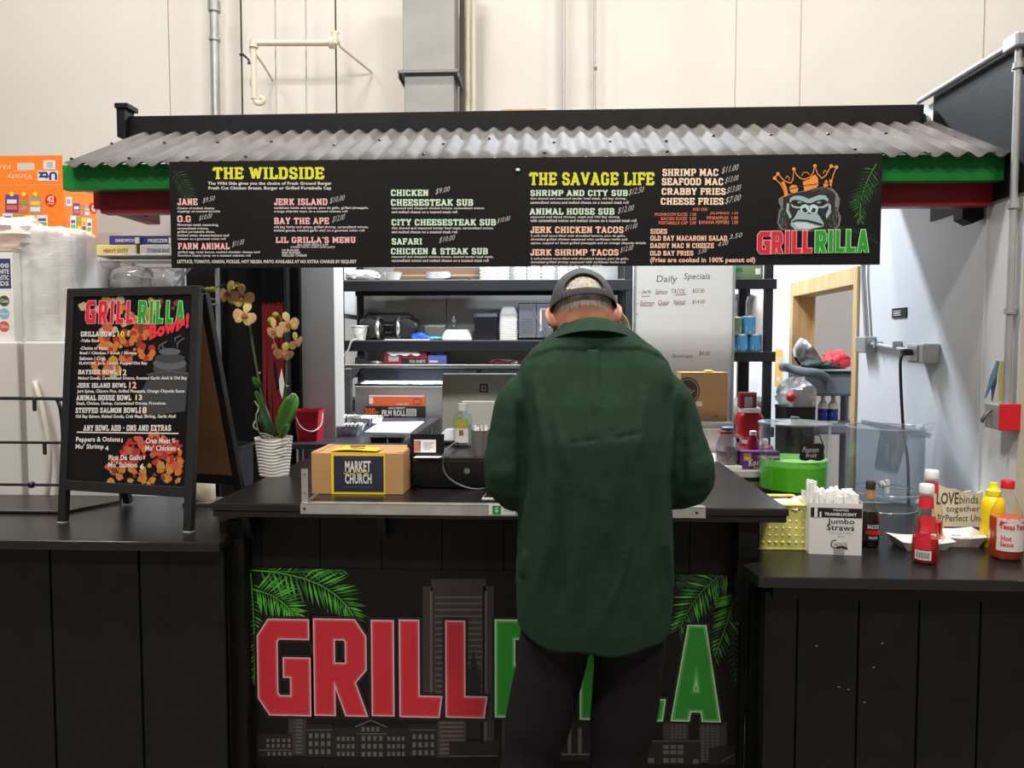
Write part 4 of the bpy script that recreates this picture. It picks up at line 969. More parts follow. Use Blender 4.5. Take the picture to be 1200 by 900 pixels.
items = scaled(A, 80, 335, 6.665) + scaled([("18", 495, 88, 543, 130, 'e', 'b'), ("1", 385, 285, 393, 310, 'e', 'b'), ("4", 284, 330, 306, 360, 'g', 'b'), ("5", 696, 284, 720, 312, 'p', 'b'), ("4", 728, 340, 748, 362, 'p', 'b'), ("1", 522, 392, 530, 414, 'e', 'b'), ("6", 500, 440, 527, 475, 'e', 'b')], 70, 460, 5.294)
letters(F, items, t, d=.0017, name='price')
mb = MB(); ribbon(mb, F, [F.px(90.4, 506.5), F.px(209.5, 508)], .004, .0016); mb.build('rule', INK['w'], t)
mb = MB(); wpx(mb, "Bowls!", F, 175, 381, 222, 399, d=.0019, bold=.06, dt=0.040); mb.build('red_lettering', mat('ink_red', (214, 48, 56), .5), t)
sp = []
for i, (ch, a, b) in enumerate((('G', 100.5, 113), ('R', 115.5, 127), ('I', 129.5, 134), ('L', 136.5, 145.5), ('L', 148, 157))): sp.append((ch, a, 352.5, b, 379, 'r'))
for ch, a, b in (('R', 162, 173), ('I', 175.5, 180), ('L', 182.5, 191.5), ('L', 194.5, 203), ('A', 205.5, 217.5)): sp.append((ch, a, 352.5, b, 379, 'g'))
logo(F, sp, t, .002, .0012, LG, LR, LPR, LPG)
# small bells and whistles of the frame: hinge pins at the top corners
for a in (.004, Wd - .004):
    MB().tube([F.pos(a - .012, Ht - .012, -.02), F.pos(a + .012, Ht - .012, -.02)], .006, 8).build('hinge', M_BLACKMETAL, t)
# ================================================================== KITCHEN BEHIND THE COUNTER
def W3(px, py, Y): return PY(px, py, Y)
# ---- main rack
YR0, YR1 = 4.72, 5.20
t = thing('storage_rack', 'wide black metal storage rack along the back of the kitchen', 'rack', (-.4, 4.95, 0))
xl_, xr_ = W3(395, 400, YR0).x, W3(741, 400, YR0).x
M_RACK = mat('rack_black', (20, 21, 27), .38)
for x, y in ((xl_, YR0), (xr_ - .05, YR0), (xl_ + .02, YR1 - .05), (xr_ - .05, YR1 - .05)):
    mb = MB().box(x, y, 0, x + .05, y + .004, 2.2).box(x, y, 0, x + .004, y + .05, 2.2)
    mb.build('upright', M_RACK, t)
zt, zm_ = W3(560, 327.5, YR0).z, W3(560, 398.5, YR0).z
zs_ = (zt, zm_)
for z in zs_:
    mb = MB().box(xl_ + .004, YR0 - .003, z - .072, xr_ - .004, YR0 + .03, z - .004).box(xl_ + .004, YR1 - .03, z - .07, xr_ - .004, YR1, z - .004)
    mb.box(xl_ + .004, YR0 + .03, z - .03, xl_ + .03, YR1 - .03, z - .004).box(xr_ - .03, YR0 + .03, z - .03, xr_ - .004, YR1 - .03, z - .004)
    mb.build('beam', M_RACK, t, bevel=.003)
    MB().box(xl_ + .006, YR0 + .0, z - .004, xr_ - .006, YR1, z).build('shelf_deck', M_STEEL if z > .5 else M_RACK, t)
for y in (1.3, 1.7):
    MB().box(xl_ + .02, YR0 + .05, y, xl_ + .026, YR1 - .05, y + .03).build('brace', M_GALV, t)
mb = MB()
for k in range(14): mb.box(xl_ + .022, YR0 - .001, .9 + k * .08, xl_ + .032, YR0 + .0, .93 + k * .08)
mb.build('slot_row', mat('slot_pale', (120, 122, 128), .6), t)
# ---- things on the top shelf
def on(px, y, z): return PY(px, 400, y).x
s5 = sc((0, 4.9, 1.5))
def bagmesh(c, sx, sy, sz, seed=0, rough=.18, n=4):
    """lumpy film-wrapped bundle resting on its base"""
    mb = MB(); seg, rg = 28, 14; vs = []
    prof = []
    for j in range(rg + 1):
        f = math.pi * j / rg; prof.append((max(1e-4, math.sin(f)) ** .7, -math.cos(f)))
    k0 = len(mb.v); mb.lathe(prof, seg)
    for p in mb.v:
        q = Vector((p.x * sx, p.y * sy, max(-0.82, p.z) * sz))
        d = noise.noise(Vector((p.x * n + seed * 7.3, p.y * n, p.z * n))) * rough + noise.noise(Vector((p.x * n * 3 + seed, p.y * n * 3, p.z * n * 3))) * rough * .45
        q *= (1 + d) if p.z > -.8 else 1
        q.z = max(q.z, -.82 * sz)
        p.x, p.y, p.z = q.x + c[0], q.y + c[1], q.z + .82 * sz + c[2]
    return mb
M_FILM = mat('film_white', (236, 236, 238), .25, bump=(60, .5, .004))
x0, x1 = on(407, 4.9, 0), on(447, 4.9, 0)
tag(bagmesh(((x0 + x1) / 2, 4.88, zt), (x1 - x0) / 2, .1, .043, 3).build('wrapped_bundle', M_FILM, loc=((x0 + x1) / 2, 4.88, zt), smooth=True), 'white film wrapped bundle at the left end of the top rack shelf', 'bundle')
def bowl(c, r, h, name='foam_bowl', label='', cat='bowl', m=None, sq=0, group=None, flat=.6):
    prof = [(r * flat, 0), (r * .92, h * .85), (r, h), (r * .97, h), (r * .88, h * .8), (r * flat * .9, h * .12), (.0001, h * .1)]
    return tag(MB().open_lathe(prof, 28, TL(c), sq=sq).build(name, m or M_FOAM, loc=c, smooth=True), label, cat, group)
x = on(461, 4.88, 0)
bowl((x, 4.88, zt), 11.2 * s5, 11 * s5, label='small white foam bowl beside the wrapped bundle on the top rack shelf')
# foam trays, a flat stack
x = on(514, 4.88, 0)
t = thing('foam_tray_stack', 'low stack of white foam trays on the middle of the top rack shelf', 'tray stack', (x, 4.88, zt))
for k in range(4):
    MB().open_lathe([(.9, 0), (1, .014), (1.02, .016), (.98, .016), (.87, .003), (.001, .003)], 32, T(x, 4.88, zt + k * .014) @ Matrix.Diagonal((13.5 * s5, .09, 1, 1)), sq=6).build('tray', M_FOAM, t, smooth=True)
x = on(538, 4.85, 0)
bowl((x, 4.82, zt), 16 * s5, 3 * s5, 'foam_plate', 'flat white foam plate on the top rack shelf near the foam lids', 'plate', flat=.8)
# film wrapped blocks of foam lids
def sleeve(c, n, r, step, m, t, nm='lid', ax='x', seg=24):
    """nested lids lying in a row, one ribbed mesh"""
    mb = MB(); prof = []
    for k in range(n):
        a = k * step; prof += [(r * .92, a), (r, a + step * .25), (r, a + step * .6), (r * .92, a + step)]
    M = TL(c) @ (Matrix.Rotation(R(90), 4, 'Y') if ax == 'x' else Matrix())
    return mb.lathe(prof, seg, M).build(nm, m, t, smooth=True, angle=30)
for nm, lb, a, b in (('foam_container_stack', 'white foam container stack at the right of the top rack shelf, nearest the trays', 563, 598), ('foam_container_stack', 'ribbed white foam container stack in the middle right of the top rack shelf', 602, 650), ('foam_container_stack', 'white foam container stack directly above the head of the man in the cap', 653, 690)):
    xa_, xb_ = on(a, 4.9, 0), on(b, 4.9, 0); w = xb_ - xa_
    t = thing(nm, lb, 'container stack', ((xa_ + xb_) / 2, 4.9, zt), 'foam containers on the top shelf')
    nn = 1 if a == 563 else 3
    for i in range(nn):
        xx = xa_ + w * (i + .5) / nn
        prof = []
        for k in range(9): prof += [(.94, k * .022), (1.0, k * .022 + .006), (1.0, k * .022 + .014), (.94, k * .022 + .02)]
        prof += [(.86, .205), (.8, .212)]
        MB().lathe(prof, 28, T(xx, 4.9, zt) @ Matrix.Diagonal((w / nn / 2 * .99, .1, 1, 1)), sq=7).build('container', M_FOAM, t, smooth=True, angle=30)
# boxes on top of the rear wall zone: long brown carton lying behind
t = thing('carton', 'long brown carton lying at the back of the top rack shelf', 'carton', (-.45, 5.1, zt))
mb = MB().box(on(463, 5.05, 0), 5.03, zt, on(562, 5.05, 0), 5.18, zt + .11); mb.build('body', mat('carton_brown', (104, 84, 66), .5), t, bevel=.003)
MB().box(on(463, 5.05, 0), 5.0285, zt + .050, on(562, 5.05, 0), 5.0298, zt + .062).build('tape', mat('tape_brown', (172, 132, 96), .3), t)
# ---- middle shelf
zm = zm_
t = thing('pail', 'small white pail with wire handle on the left of the middle rack shelf', 'pail', (on(422, 4.82, 0), 4.82, zm)); c = t.location
MB().open_lathe([(.036, 0), (.050, .086), (.055, .088), (.055, .096), (.050, .096), (.047, .09), (.034, .006), (.001, .006)], 28, TL(c)).build('bucket', M_WHITE, t, smooth=True)
MB().tube([c + Vector((-.053, 0, .09)), c + Vector((-.03, -.055, .05)), c + Vector((.0, -.065, .03)), c + Vector((.03, -.055, .05)), c + Vector((.053, 0, .09))], .0022, 6, smooth=4).build('handle', M_GALV, t, smooth=True)
t = thing('boombox', 'dark portable speaker with top handle on the middle rack shelf', 'speaker', (on(457, 4.92, 0), 4.92, zm)); c = t.location
BL = mat('boombox_black', (30, 33, 40), .35)
MB().lathe([(.02, -.20), (.06, -.195), (.072, -.17), (.075, -.07), (.068, -.05), (.05, -.03), (.05, .03), (.068, .05), (.075, .07), (.072, .17), (.06, .195), (.02, .20)], 28, TL(c + Vector((0, 0, .078)), ry=90) ).build('body', BL, t, smooth=True)
for s in (-1, 1):
    MB().lathe([(.078, -.012), (.081, -.006), (.081, .006), (.078, .012)], 28, TL(c + Vector((s * .07, 0, .078)), ry=90)).build('silver_ring', M_ALU, t, smooth=True)
    MB().lathe([(.066, 0), (.067, .003), (.05, .009), (.002, .012)], 24, TL(c + Vector((s * .12, -.066, .078)), rx=90)).build('speaker_cone', M_BLACKMATTE, t, smooth=True)
MB().tube([c + Vector((-.17, 0, .13)), c + Vector((-.165, 0, .165)), c + Vector((-.14, 0, .177)), c + Vector((.12, 0, .177)), c + Vector((.15, 0, .165)), c + Vector((.165, 0, .125))], .009, 8).build('handle', BL, t, smooth=True)
mb = MB()
for k in range(7): mb.cbox(c + Vector((0, -.052, .05 + k * .008)), (.08, .004, .004))
mb.build('button_panel', M_BLACKGLOSS, t)
x = on(487, 4.8, 0)
t = thing('clipboard', 'white paper sheets lying flat in front of the dark portable speaker', 'papers', (x, 4.78, zm))
MB().box(x - .19, 4.735, zm, x + .10, 4.84, zm + .006).build('sheet', M_PAPER, t)
t = thing('glove', 'blue vinyl glove crumpled on the middle rack shelf', 'glove', (on(492, 4.8, 0), 4.8, zm)); c = t.location
MV = mat('vinyl_blue', (30, 88, 200), .3, bump=(40, .3, .004)); MV2 = mat('vinyl_cyan', (92, 190, 220), .3)
bagmesh(c, .052, .035, .026, 8, .3).build('palm', MV, t, smooth=True)
for k in range(5):
    a = R(-60 + 30 * k); MB().tube([c + Vector((.02 * math.cos(a), .02 * math.sin(a), .02)), c + Vector((.055 * math.cos(a), .045 * math.sin(a), .022)), c + Vector((.08 * math.cos(a), .05 * math.sin(a), .009))], [.012, .010, .007], 8, smooth=3).build('finger', MV, t, smooth=True)
tag(bagmesh((on(510, 4.8, 0), 4.80, zm), .06, .04, .012, 5, .3).build('cloth', MV2, loc=(on(510, 4.8, 0), 4.8, zm), smooth=True), 'pale cyan cloth crumpled beside the blue glove on the rack', 'cloth')
# glass bottle, small steel bin
t = thing('steel_bin', 'small square steel insert pan behind the blue glove on the rack', 'pan', (on(510, 5.06, 0), 5.06, zm)); c = t.location
MB().box(c.x - .075, 5.02, zm, c.x + .075, 5.12, zm + .10).build('pan', M_STEEL, t, bevel=.008)
MB().box(c.x - .082, 5.013, zm + .10, c.x + .082, 5.127, zm + .106).build('rim', M_STEEL, t, bevel=.002)
t = thing('bottle', 'small clear squeeze bottle beyond the white foam clamshell on the rack', 'bottle', (on(532, 5.0, 0), 5.0, zm)); c = t.location
MB().lathe([(.022, 0), (.026, .006), (.026, .10), (.020, .115), (.013, .125)], 20, TL(c)).build('body', M_CLEARPL, t, smooth=True)
MB().lathe([(.014, .124), (.014, .14), (.006, .145), (.004, .165)], 16, TL(c)).build('nozzle', M_WHITE, t, smooth=True)
# foam clamshell, black tubs
t = thing('foam_clamshell', 'upturned white foam clamshell on the middle rack shelf', 'container', (on(536, 4.86, 0), 4.86, zm)); c = t.location
MB().lathe([(1.0, 0), (1.02, .004), (1.0, .012), (.82, .055), (.78, .06)], 36, TL(c) @ Matrix.Diagonal((.098, .08, 1, 1)), sq=7).build('base', M_FOAM, t, smooth=True)
MB().lathe([(1.0, 0), (1.02, .003), (.9, .016), (.86, .02)], 36, TL(c + Vector((0, 0, .061))) @ Matrix.Diagonal((.078, .062, .4, 1)), sq=7).build('rim', M_FOAM, t, smooth=True)
x = on(548, 5.05, 0)
bowl((x, 5.05, zm), .07, .06, 'foam_bowl', 'white foam bowl half hidden behind the black lidded tub on the rack')
t = thing('lidded_tub', 'square black tub with clear pale lid on the middle rack shelf', 'tub', (on(570, 4.9, 0), 4.9, zm)); c = t.location
MB().lathe([(.95, 0), (1, .15)], 32, TL(c) @ Matrix.Diagonal((.079, .07, 1, 1)), sq=10).build('tub', mat('tub_black', (20, 21, 26), .35), t, smooth=True)
MB().lathe([(1.04, .15), (1.04, .158), (.98, .172), (.98, .18), (.9, .182)], 32, TL(c) @ Matrix.Diagonal((.079, .07, 1, 1)), sq=10).build('lid', mat('lid_smoke', (70, 78, 98), .25), t, smooth=True)
t = thing('foam_cup_stack', 'tall ribbed stack of nested white foam containers between the black tub and the microwave', 'container stack', (on(596.5, 4.9, 0), 4.9, zm)); c = t.location
prof = []
n_ = 16
for k in range(n_): prof += [(.92, k * .011), (1.0, k * .011 + .002), (1.0, k * .011 + .006), (.92, k * .011 + .0085)]
prof += [(.9, .18), (.66, .222), (.6, .225)]
MB().lathe(prof, 32, TL(c) @ Matrix.Diagonal((.063, .06, 1, 1)), sq=6).build('containers', M_FOAM, t, smooth=True, angle=25)
# microwave
t = thing('microwave', 'silver grey microwave oven on the middle rack shelf beside the cap of the man', 'microwave', (on(650, 4.9, 0), 4.9, zm))
xa_, xb_ = on(607.5, 4.82, 0), on(690, 4.82, 0)
MG = mat('microwave_grey', (140, 142, 158), .3, .5)
zt2 = W3(640, 355, 4.82).z
MB().box(xa_, 4.822, zm + .012, xb_, 5.15, zt2).build('case', M_BLACKMETAL, t, bevel=.006)
MB().box(xa_ + .005, 4.812, zm + .018, xa_ + .115, 4.8215, zt2 - .006).build('control_panel', MG, t, bevel=.003)
MB().box(xa_ + .118, 4.812, zm + .018, xb_ - .005, 4.8215, zt2 - .006).build('door', MG, t, bevel=.003)
F = Plane((0, 4.811, 0), (1, 0, 0), (0, 0, 1))
mb = MB()
for i in range(4):
    for j in range(6): mb.cbox((xa_ + .03 + i * .018, 4.8112, zm + .05 + j * .017), (.011, .0016, .010))
mb.build('keypad', mat('keypad', (96, 98, 112), .4), t)
mb = MB(); ribbon(mb, F, [(xa_ + .145, zm + .06), (xa_ + .145, zt2 - .04), (xa_ + .26, zt2 - .04)], .012, .0004)
mb.build('door_trim', mat('trim_bright', (226, 228, 236), .3), t)
MB().tube([(xa_ + .075, 4.806, zt2 - .005), (xa_ + .12, 4.803, (zm + zt2) / 2 + .02), (xa_ + .185, 4.800, zm + .02)], .0025, 6).build('cord', M_GALV, t, smooth=True)
for dx in (.03, xb_ - xa_ - .05):
    MB().box(xa_ + dx, 4.83, zm, xa_ + dx + .02, 4.85, zm + .012).build('foot', M_BLACKMATTE, t)
tag(MB().lathe([(.03, 0), (.034, .01), (.034, .09), (.02, .115), (.018, .13)], 20, T(on(645, 4.77, 0), 4.77, zm)).build('jug', M_CLEARPL, loc=(on(645, 4.77, 0), 4.77, zm), smooth=True), 'pale translucent jug just left of the ear of the man in the cap', 'jug')
# grey cable draped over the left of the rack
tag(MB().tube([W3(419, 397.5, 4.70), W3(412, 400, 4.69), W3(408, 410, 4.69), W3(403, 417, 4.69), W3(392, 419, 4.69), W3(384, 418, 4.6)], .006, 8, smooth=5).build('cable', mat('cable_grey', (170, 170, 166), .5), loc=W3(400, 415, 4.69), smooth=True), 'pale grey cable looping down from the middle rack shelf at left', 'cable')
# ---- prep table and steam unit
t = thing('prep_table', 'long dark steel prep table running back from the service counter at left', 'table', (-.9, 4.1, 0))
xt = PZ(472, 521, ZM).x
xt = (xt + PZ(515, 488, ZM).x) / 2
MT = mat('table_top', (92, 92, 102), .32, .75, bump=(20, .12, .003))
MB().prism([(-1.22, 3.42, ZM - .03), (xt, 3.42, ZM - .03), (xt, 4.68, ZM - .03), (-1.05, 4.68, ZM - .03), (-1.05, 3.64, ZM - .03), (-1.22, 3.64, ZM - .03)], (0, 0, .03)).build('table_top', MT, t, bevel=.004)
for x, y in ((-1.18, 3.47), (xt - .05, 3.47), (xt - .05, 4.6), (-1.0, 4.6)):
    MB().tube([(x, y, 0), (x, y, ZM - .03)], .019, 12).build('leg', M_STEEL, t, smooth=True)
MB().box(-1.0, 3.5, .3, xt - .02, 4.65, .33).build('undershelf', M_STEEL, t)
t = thing('steam_unit', 'stainless prep unit with overshelf between the table and the rack', 'kitchen unit', (-.5, 4.7, 0))
ya = 4.684
x0, x1 = max(on(403, ya, 0), xl_ + .053), xr_ - .06
zo = W3(500, 427, ya).z
MB().box(x0, ya, zo - .026, x1, 5.05, zo).build('overshelf', M_STEEL, t, bevel=.004)
for a, b in ((x0, x0 + .045), (x1 - .045, x1)):
    MB().box(a, ya, ZM, b, ya + .03, zo - .027).build('leg', M_STEEL, t, bevel=.003)
MB().prism([(x0 + .046, ya + .002, zo - .027), (x0 + .10, ya + .002, zo - .027), (x0 + .046, ya + .002, zo - .10)], (0, .02, 0)).build('gusset', M_STEEL, t)
zb_ = W3(500, 452, ya + .05).z
MB().box(x0 + .06, ya + .03, zb_ - .36, x1 - .05, ya + .34, zb_).build('well', mat('steel_dull', (170, 168, 164), .4, .9, var=.15, vscale=3), t, bevel=.006)
M_SHINE = mat('steel_polished', (150, 158, 172), .18, 1.0)
MB().prism([(x0 + .075, ya + .05, zb_ + .012), (on(557, ya, 0), ya + .05, zb_ + .012), (on(557, ya, 0), ya + .10, zo - .035), (x0 + .085, ya + .10, zo - .035)], (0, .012, 0)).build('glass_guard', M_SHINE, t)
MB().prism([(on(563, ya, 0), ya + .05, zb_ + .012), (x1 - .06, ya + .05, zb_ + .012), (x1 - .06, ya + .10, zo - .035), (on(563, ya, 0), ya + .10, zo - .035)], (0, .012, 0)).build('glass_guard', M_SHINE, t)
MB().box(x0 + .058, ya + .029, zb_ + .0005, x1 - .05, ya + .345, zb_ + .0115).build('ledge', M_BLACKMETAL, t)
MB().box(x0 + .03, 4.70, 0, x1 - .02, 5.03, zb_ - .362).build('cabinet', M_STEEL, t)
# boxes on the overshelf
def carton(name, lb, cat, p, w, h, d, m, mats=None, bevel=.002, group=None):
    t = thing(name, lb, cat, p, group)
    MB().box(p[0] - w / 2, p[1], p[2], p[0] + w / 2, p[1] + d, p[2] + h).build('carton', m, t, bevel=bevel)
    return t
def face(t, p, w, h): return Plane((p[0] - w / 2, p[1] - .0002, p[2]), (1, 0, 0), (0, 0, 1))
def patch(F, t, name, m, u0, v0, u1, v1, d=.0006):
    return MB().add([F.pos(u0, v0, d), F.pos(u1, v0, d), F.pos(u1, v1, d), F.pos(u0, v1, d)], [(0, 1, 2, 3)]).build(name, m, t)
def text(F, t, s, m, u0, v0, u1, v1, d=.0010, bold=.02, name='lettering', **k):
    mb = MB(); write(mb, s, F, u0, v0, u1, v1, d=d, bold=bold, **k); return mb.build(name, m, t)
p = Vector((on(475, 4.74, 0), 4.74, zo)); k = sc(p)
t = carton('sheet_box', 'red and black dispenser carton with white sheets pulled out on the steel overshelf', 'carton', p, 50 * k, 14 * k, .15, mat('box_maroon', (150, 30, 44), .5))
F = face(t, p, 50 * k, 14 * k)
patch(F, t, 'black_band', M_INKBLACK, 20 * k, .3 * k, 49.5 * k, 6.5 * k); text(F, t, 'FOIL SHEETS', INK['w'], 30 * k, 1.5 * k, 48.5 * k, 5 * k)
patch(F, t, 'panel', mat('panel_pale', (190, 176, 178), .5), 5 * k, 3 * k, 17 * k, 11 * k)
mb = MB(); n = 10
for j in range(2):
    pts = [(p[0] + (-24 + 38 * i / n if j == 0 else -4 + 28 * i / n) * k, p[1] - .012 * j - .003, p[2] + (14.3 - j * (2 + 4 * math.sin(i * 1.1) ** 2)) * k) for i in range(n + 1)]
    if j == 0: top = pts
rows_ = [[(q[0], q[1] + .1, q[2] + .002) for q in top], [(q[0], q[1], q[2] + .002) for q in top], [(a[0] + 4 * k, a[1] - .006, a[2] - (2 + 3 * abs(math.sin(i * .9))) * k) for i, a in enumerate(top)]]
for a, b in zip(rows_, rows_[1:]):
    for i in range(n): mb.add([a[i], a[i + 1], b[i + 1], b[i]], [(3, 2, 1, 0)])
mb.build('sheet', M_PAPER, t, smooth=True)
p = Vector((on(512, 4.74, 0), 4.74, zo))
t = carton('glove_box', 'blue glove carton with a blue glove poking out on the steel overshelf', 'carton', p, 22 * k, 10.5 * k, .12, mat('box_blue', (88, 96, 170), .5))
bagmesh((p[0] + .01, p[1] + .05, p[2] + 10.0 * k), .035, .03, .016, 4, .3).build('glove', mat('vinyl_sky', (120, 180, 230), .35), t, smooth=True)
F = face(t, p, 22 * k, 10 * k); patch(F, t, 'white_band', INK['w'], 2 * k, 2 * k, 12 * k, 4.4 * k)
t = thing('tape_dispenser', 'small dark tape dispenser at the left end of the steel overshelf', 'dispenser', (on(424, 4.75, 0), 4.75, zo)); c = t.location
MB().prism([c + Vector((-.05, 0, 0)), c + Vector((.06, 0, 0)), c + Vector((.055, 0, .015)), c + Vector((.01, 0, .03)), c + Vector((-.045, 0, .045))], (0, .05, 0)).build('body', M_BLACKMATTE, t, bevel=.004)
MB().lathe([(.012, 0), (.028, 0), (.028, .02), (.012, .02)], 20, TL(c + Vector((-.012, .015, .058)), rx=-90)).build('roll', M_CLEARPL, t, smooth=True)
tag(MB().tube([c + Vector((.06, .02, .01)), c + Vector((.1, .0, .012)), c + Vector((.13, .03, .006))], .01, 8, smooth=3).build('spoon_rest', M_ALU, loc=c + Vector((.09, 0, 0)), smooth=True), 'crumpled silver utensil beside the tape dispenser on the overshelf', 'utensil')
p = Vector((on(590, 4.76, 0), 4.76, zo))
tag(bagmesh(p, .11, .06, .018, 12, .3).build('snack_bag', mat('bag_dark_red', (120, 50, 56), .35, rgb2=(40, 34, 38), vscale=25), loc=p, smooth=True), 'dark red crumpled bag lying on the overshelf left of the shoulder of the man', 'bag')
# ---- things on the prep table
p = PZ(359, 517, ZM); k = sc(p)
t = thing('red_bucket', 'square red plastic bucket with white wire handle on the prep table', 'bucket', p)
MB().open_lathe([(.80, 0), (.98, .135), (1.03, .137), (1.03, .148), (.97, .148), (.78, .006), (.001, .006)], 40, TL(p + Vector((0, .055, 0))) @ Matrix.Diagonal((15.5 * k, .058, 36 * k / .148, 1)), sq=9).build('bucket', mat('bucket_red', (206, 30, 50), .35), t, smooth=True)
q = p + Vector((0, .055, 0)); h = 36 * k
MB().tube([q + Vector((-15 * k, -.04, h * .93)), q + Vector((-5 * k, -.075, h * .5)), q + Vector((8 * k, -.075, h * .33)), q + Vector((15.5 * k, -.03, h * .5)), q + Vector((16 * k, 0, h * .9))], .003, 6, smooth=5).build('handle', M_WHITE, t, smooth=True)
def foil_tray(lb, px, py, w, d, h, rz=0):
    p = PZ(px, py, ZM); p = p + Vector((0, d / 2, 0))
    t = thing('foil_tray', lb, 'foil tray', p, 'foil trays on the prep table')
    D = Matrix.Diagonal((w / 2, d / 2, 1, 1)); mb = MB()
    prof = [(.80, 0), (.94, h * .92), (1.0, h), (1.0, h + .003), (.92, h * .93), (.76, .008), (.001, .008)]
    mb.open_lathe(prof, 72, TL(p, rz) @ D, sq=7)
    for i, v in enumerate(mb.v):
        a = (i % 72); f = .0016 * (1 if a % 2 else -1); v.x += (v.x - p.x) * f * 10; v.y += (v.y - p.y) * f * 10
    mb.build('tray', M_FOIL, t, smooth=True, angle=20)
    return t
k = sc(PZ(390, 510, ZM))
foil_tray('crinkled foil tray nearest the red bucket, front one of the prep table trays', 396, 512, 50 * k, .17, .050, 4)
foil_tray('crinkled foil tray behind the front one on the prep table', 392, 499, 56 * k, .20, .044, -3)
foil_tray('crinkled foil tray farthest right and back on the prep table', 424, 499, 40 * k, .2, .04, -8)
p = [PZ(x, y, ZM) for x, y in ((427, 507), (480, 508), (497, 494.5), (446, 495))]
tag(MB().prism([q + Vector((0, 0, .0005)) for q in p], (0, 0, .003)).build('paper_sheet', M_PAPER, loc=p[0]), 'white sheet of paper lying on the prep table', 'paper')
p = PZ(463, 489, ZM); k = sc(p)
t = carton('film_box', 'black carton with film roll lettering, lower one on the prep table', 'carton', p, 71 * k, 13 * k, .09, mat('film_black', (30, 27, 28), .45))
F = face(t, p, 71 * k, 13 * k)
text(F, t, '300', mat('ink_film_orange', (206, 84, 44), .5), -.0 * k, 3 * k, 12 * k, 11 * k, bold=.04); text(F, t, 'FT', mat('ink_film_orange', (206, 84, 44), .5), 12.6 * k, 3 * k, 16.5 * k, 7 * k, bold=.03)
text(F, t, 'FILM ROLL', INK['w'], 20 * k, 1.5 * k, 48 * k, 8.5 * k, bold=.03); text(F, t, 'HIGH DENSITY', INK['w'], 28 * k, 9.6 * k, 48 * k, 12 * k)
patch(F, t, 'barcode_patch', INK['w'], 49 * k, 1.2 * k, 60.5 * k, 10 * k)
mb = MB()
for i in range(10): mb.add([F.pos((50 + i * 1.02) * k, 1.6 * k, .001), F.pos((50.5 + i * 1.02) * k, 1.6 * k, .001), F.pos((50.5 + i * 1.02) * k, 9.4 * k, .001), F.pos((50 + i * 1.02) * k, 9.4 * k, .001)], [(0, 1, 2, 3)])
mb.build('barcode', M_INKBLACK, t)
p2 = p + Vector((2 * k, .005, 13 * k + .0005))
t = carton('film_box', 'orange and white film carton lying on top of the black film carton', 'carton', p2, 66 * k, 12.5 * k, .08, mat('film_orange', (206, 92, 48), .45))
F = face(t, p2, 66 * k, 12.5 * k)
patch(F, t, 'white_edge', INK['w'], .1 * k, 11 * k, 65 * k, 12.4 * k); patch(F, t, 'white_panel', INK['w'], .2 * k, 2.5 * k, 5 * k, 10 * k); text(F, t, 'heavy duty', INK['w'], 33 * k, 1 * k, 47 * k, 3.6 * k)
mb = MB(); ribbon(mb, F, [(57 * k + 5 * k * math.cos(a * .52), 5.5 * k + 3.2 * k * math.sin(a * .52)) for a in range(12)], 1.0 * k, .001, True); mb.build('oval_mark', mat('mark_brown', (130, 50, 24), .5), t)
p = PZ(414, 482, ZM); k = sc(p)
t = thing('lidded_box', 'grey plastic box with a black lid at the back left of the prep table', 'box', p)
MB().lathe([(.92, 0), (1, 11 * k)], 32, TL(p + Vector((0, .07, 0))) @ Matrix.Diagonal((12.5 * k, .07, 1, 1)), sq=8).build('box', mat('box_smoke', (78, 82, 90), .35), t, smooth=True)
MB().lathe([(1.04, 11 * k), (1.04, 14 * k), (.94, 15.5 * k)], 32, TL(p + Vector((0, .07, 0))) @ Matrix.Diagonal((12.5 * k, .07, 1, 1)), sq=8).build('lid', M_BLACKMATTE, t, smooth=True)
for px, lb in ((442.5, 'left one of the two small black lidded pots behind the cardboard box'), (463, 'right one of the two small black lidded pots behind the cardboard box')):
    p = PZ(px, 519, ZM) + Vector((0, .03, 0)); k = sc(p)
    t = thing('lidded_pot', lb, 'pot', p, 'black pots on the prep table')
    MB().lathe([(.9, 0), (1, .02)], 24, TL(p) @ Matrix.Diagonal((9.3 * k, .032, 1, 1)), sq=6).build('pot', M_BLACKMATTE, t, smooth=True)
    MB().lathe([(1.05, .0205), (1.05, .026), (.7, .033)], 24, TL(p) @ Matrix.Diagonal((9.3 * k, .032, 1, 1)), sq=6).build('lid', M_BLACKGLOSS, t, smooth=True)

# ---- whiteboard
YW = 3.92
t = thing('whiteboard', 'tall whiteboard with handwritten daily specials right of the man', 'whiteboard', W3(800, 500, YW))
a, b = W3(742, 500, YW), W3(858, 497, YW); zt_w = 1.98
F = Plane((0, YW, 0), (1, 0, 0), (0, 0, 1))
MB().box(a.x, YW, a.z, b.x, YW + .012, zt_w).build('board', mat('board_white', (206, 206, 202), .3), t)
mb = MB()
for q in ((a.x - .004, a.z - .008, a.x + .008, zt_w), (b.x - .008, a.z - .008, b.x + .004, zt_w)): MB().box(q[0], YW - .006, q[1], q[2], YW + .014, q[3]).build('frame', M_ALU, t, bevel=.002)
MB().box(a.x + .008, YW - .006, a.z - .008, b.x - .008, YW + .014, a.z).build('frame', M_ALU, t, bevel=.002)
IK = mat('marker_dark', (86, 84, 98), .6); IR = mat('marker_red', (176, 84, 96), .6); ID = mat('marker_maroon', (110, 70, 84), .6)
mb = MB()
A = [("Daily", 270, 125, 400, 180), ("Specials", 445, 110, 612, 160)]
for s, x0, y0, x1, y1 in scaled(A, 720, 300, 5.4545): wpx(mb, s, F, x0, y0, x1, y1, d=.0008, slant=.15)
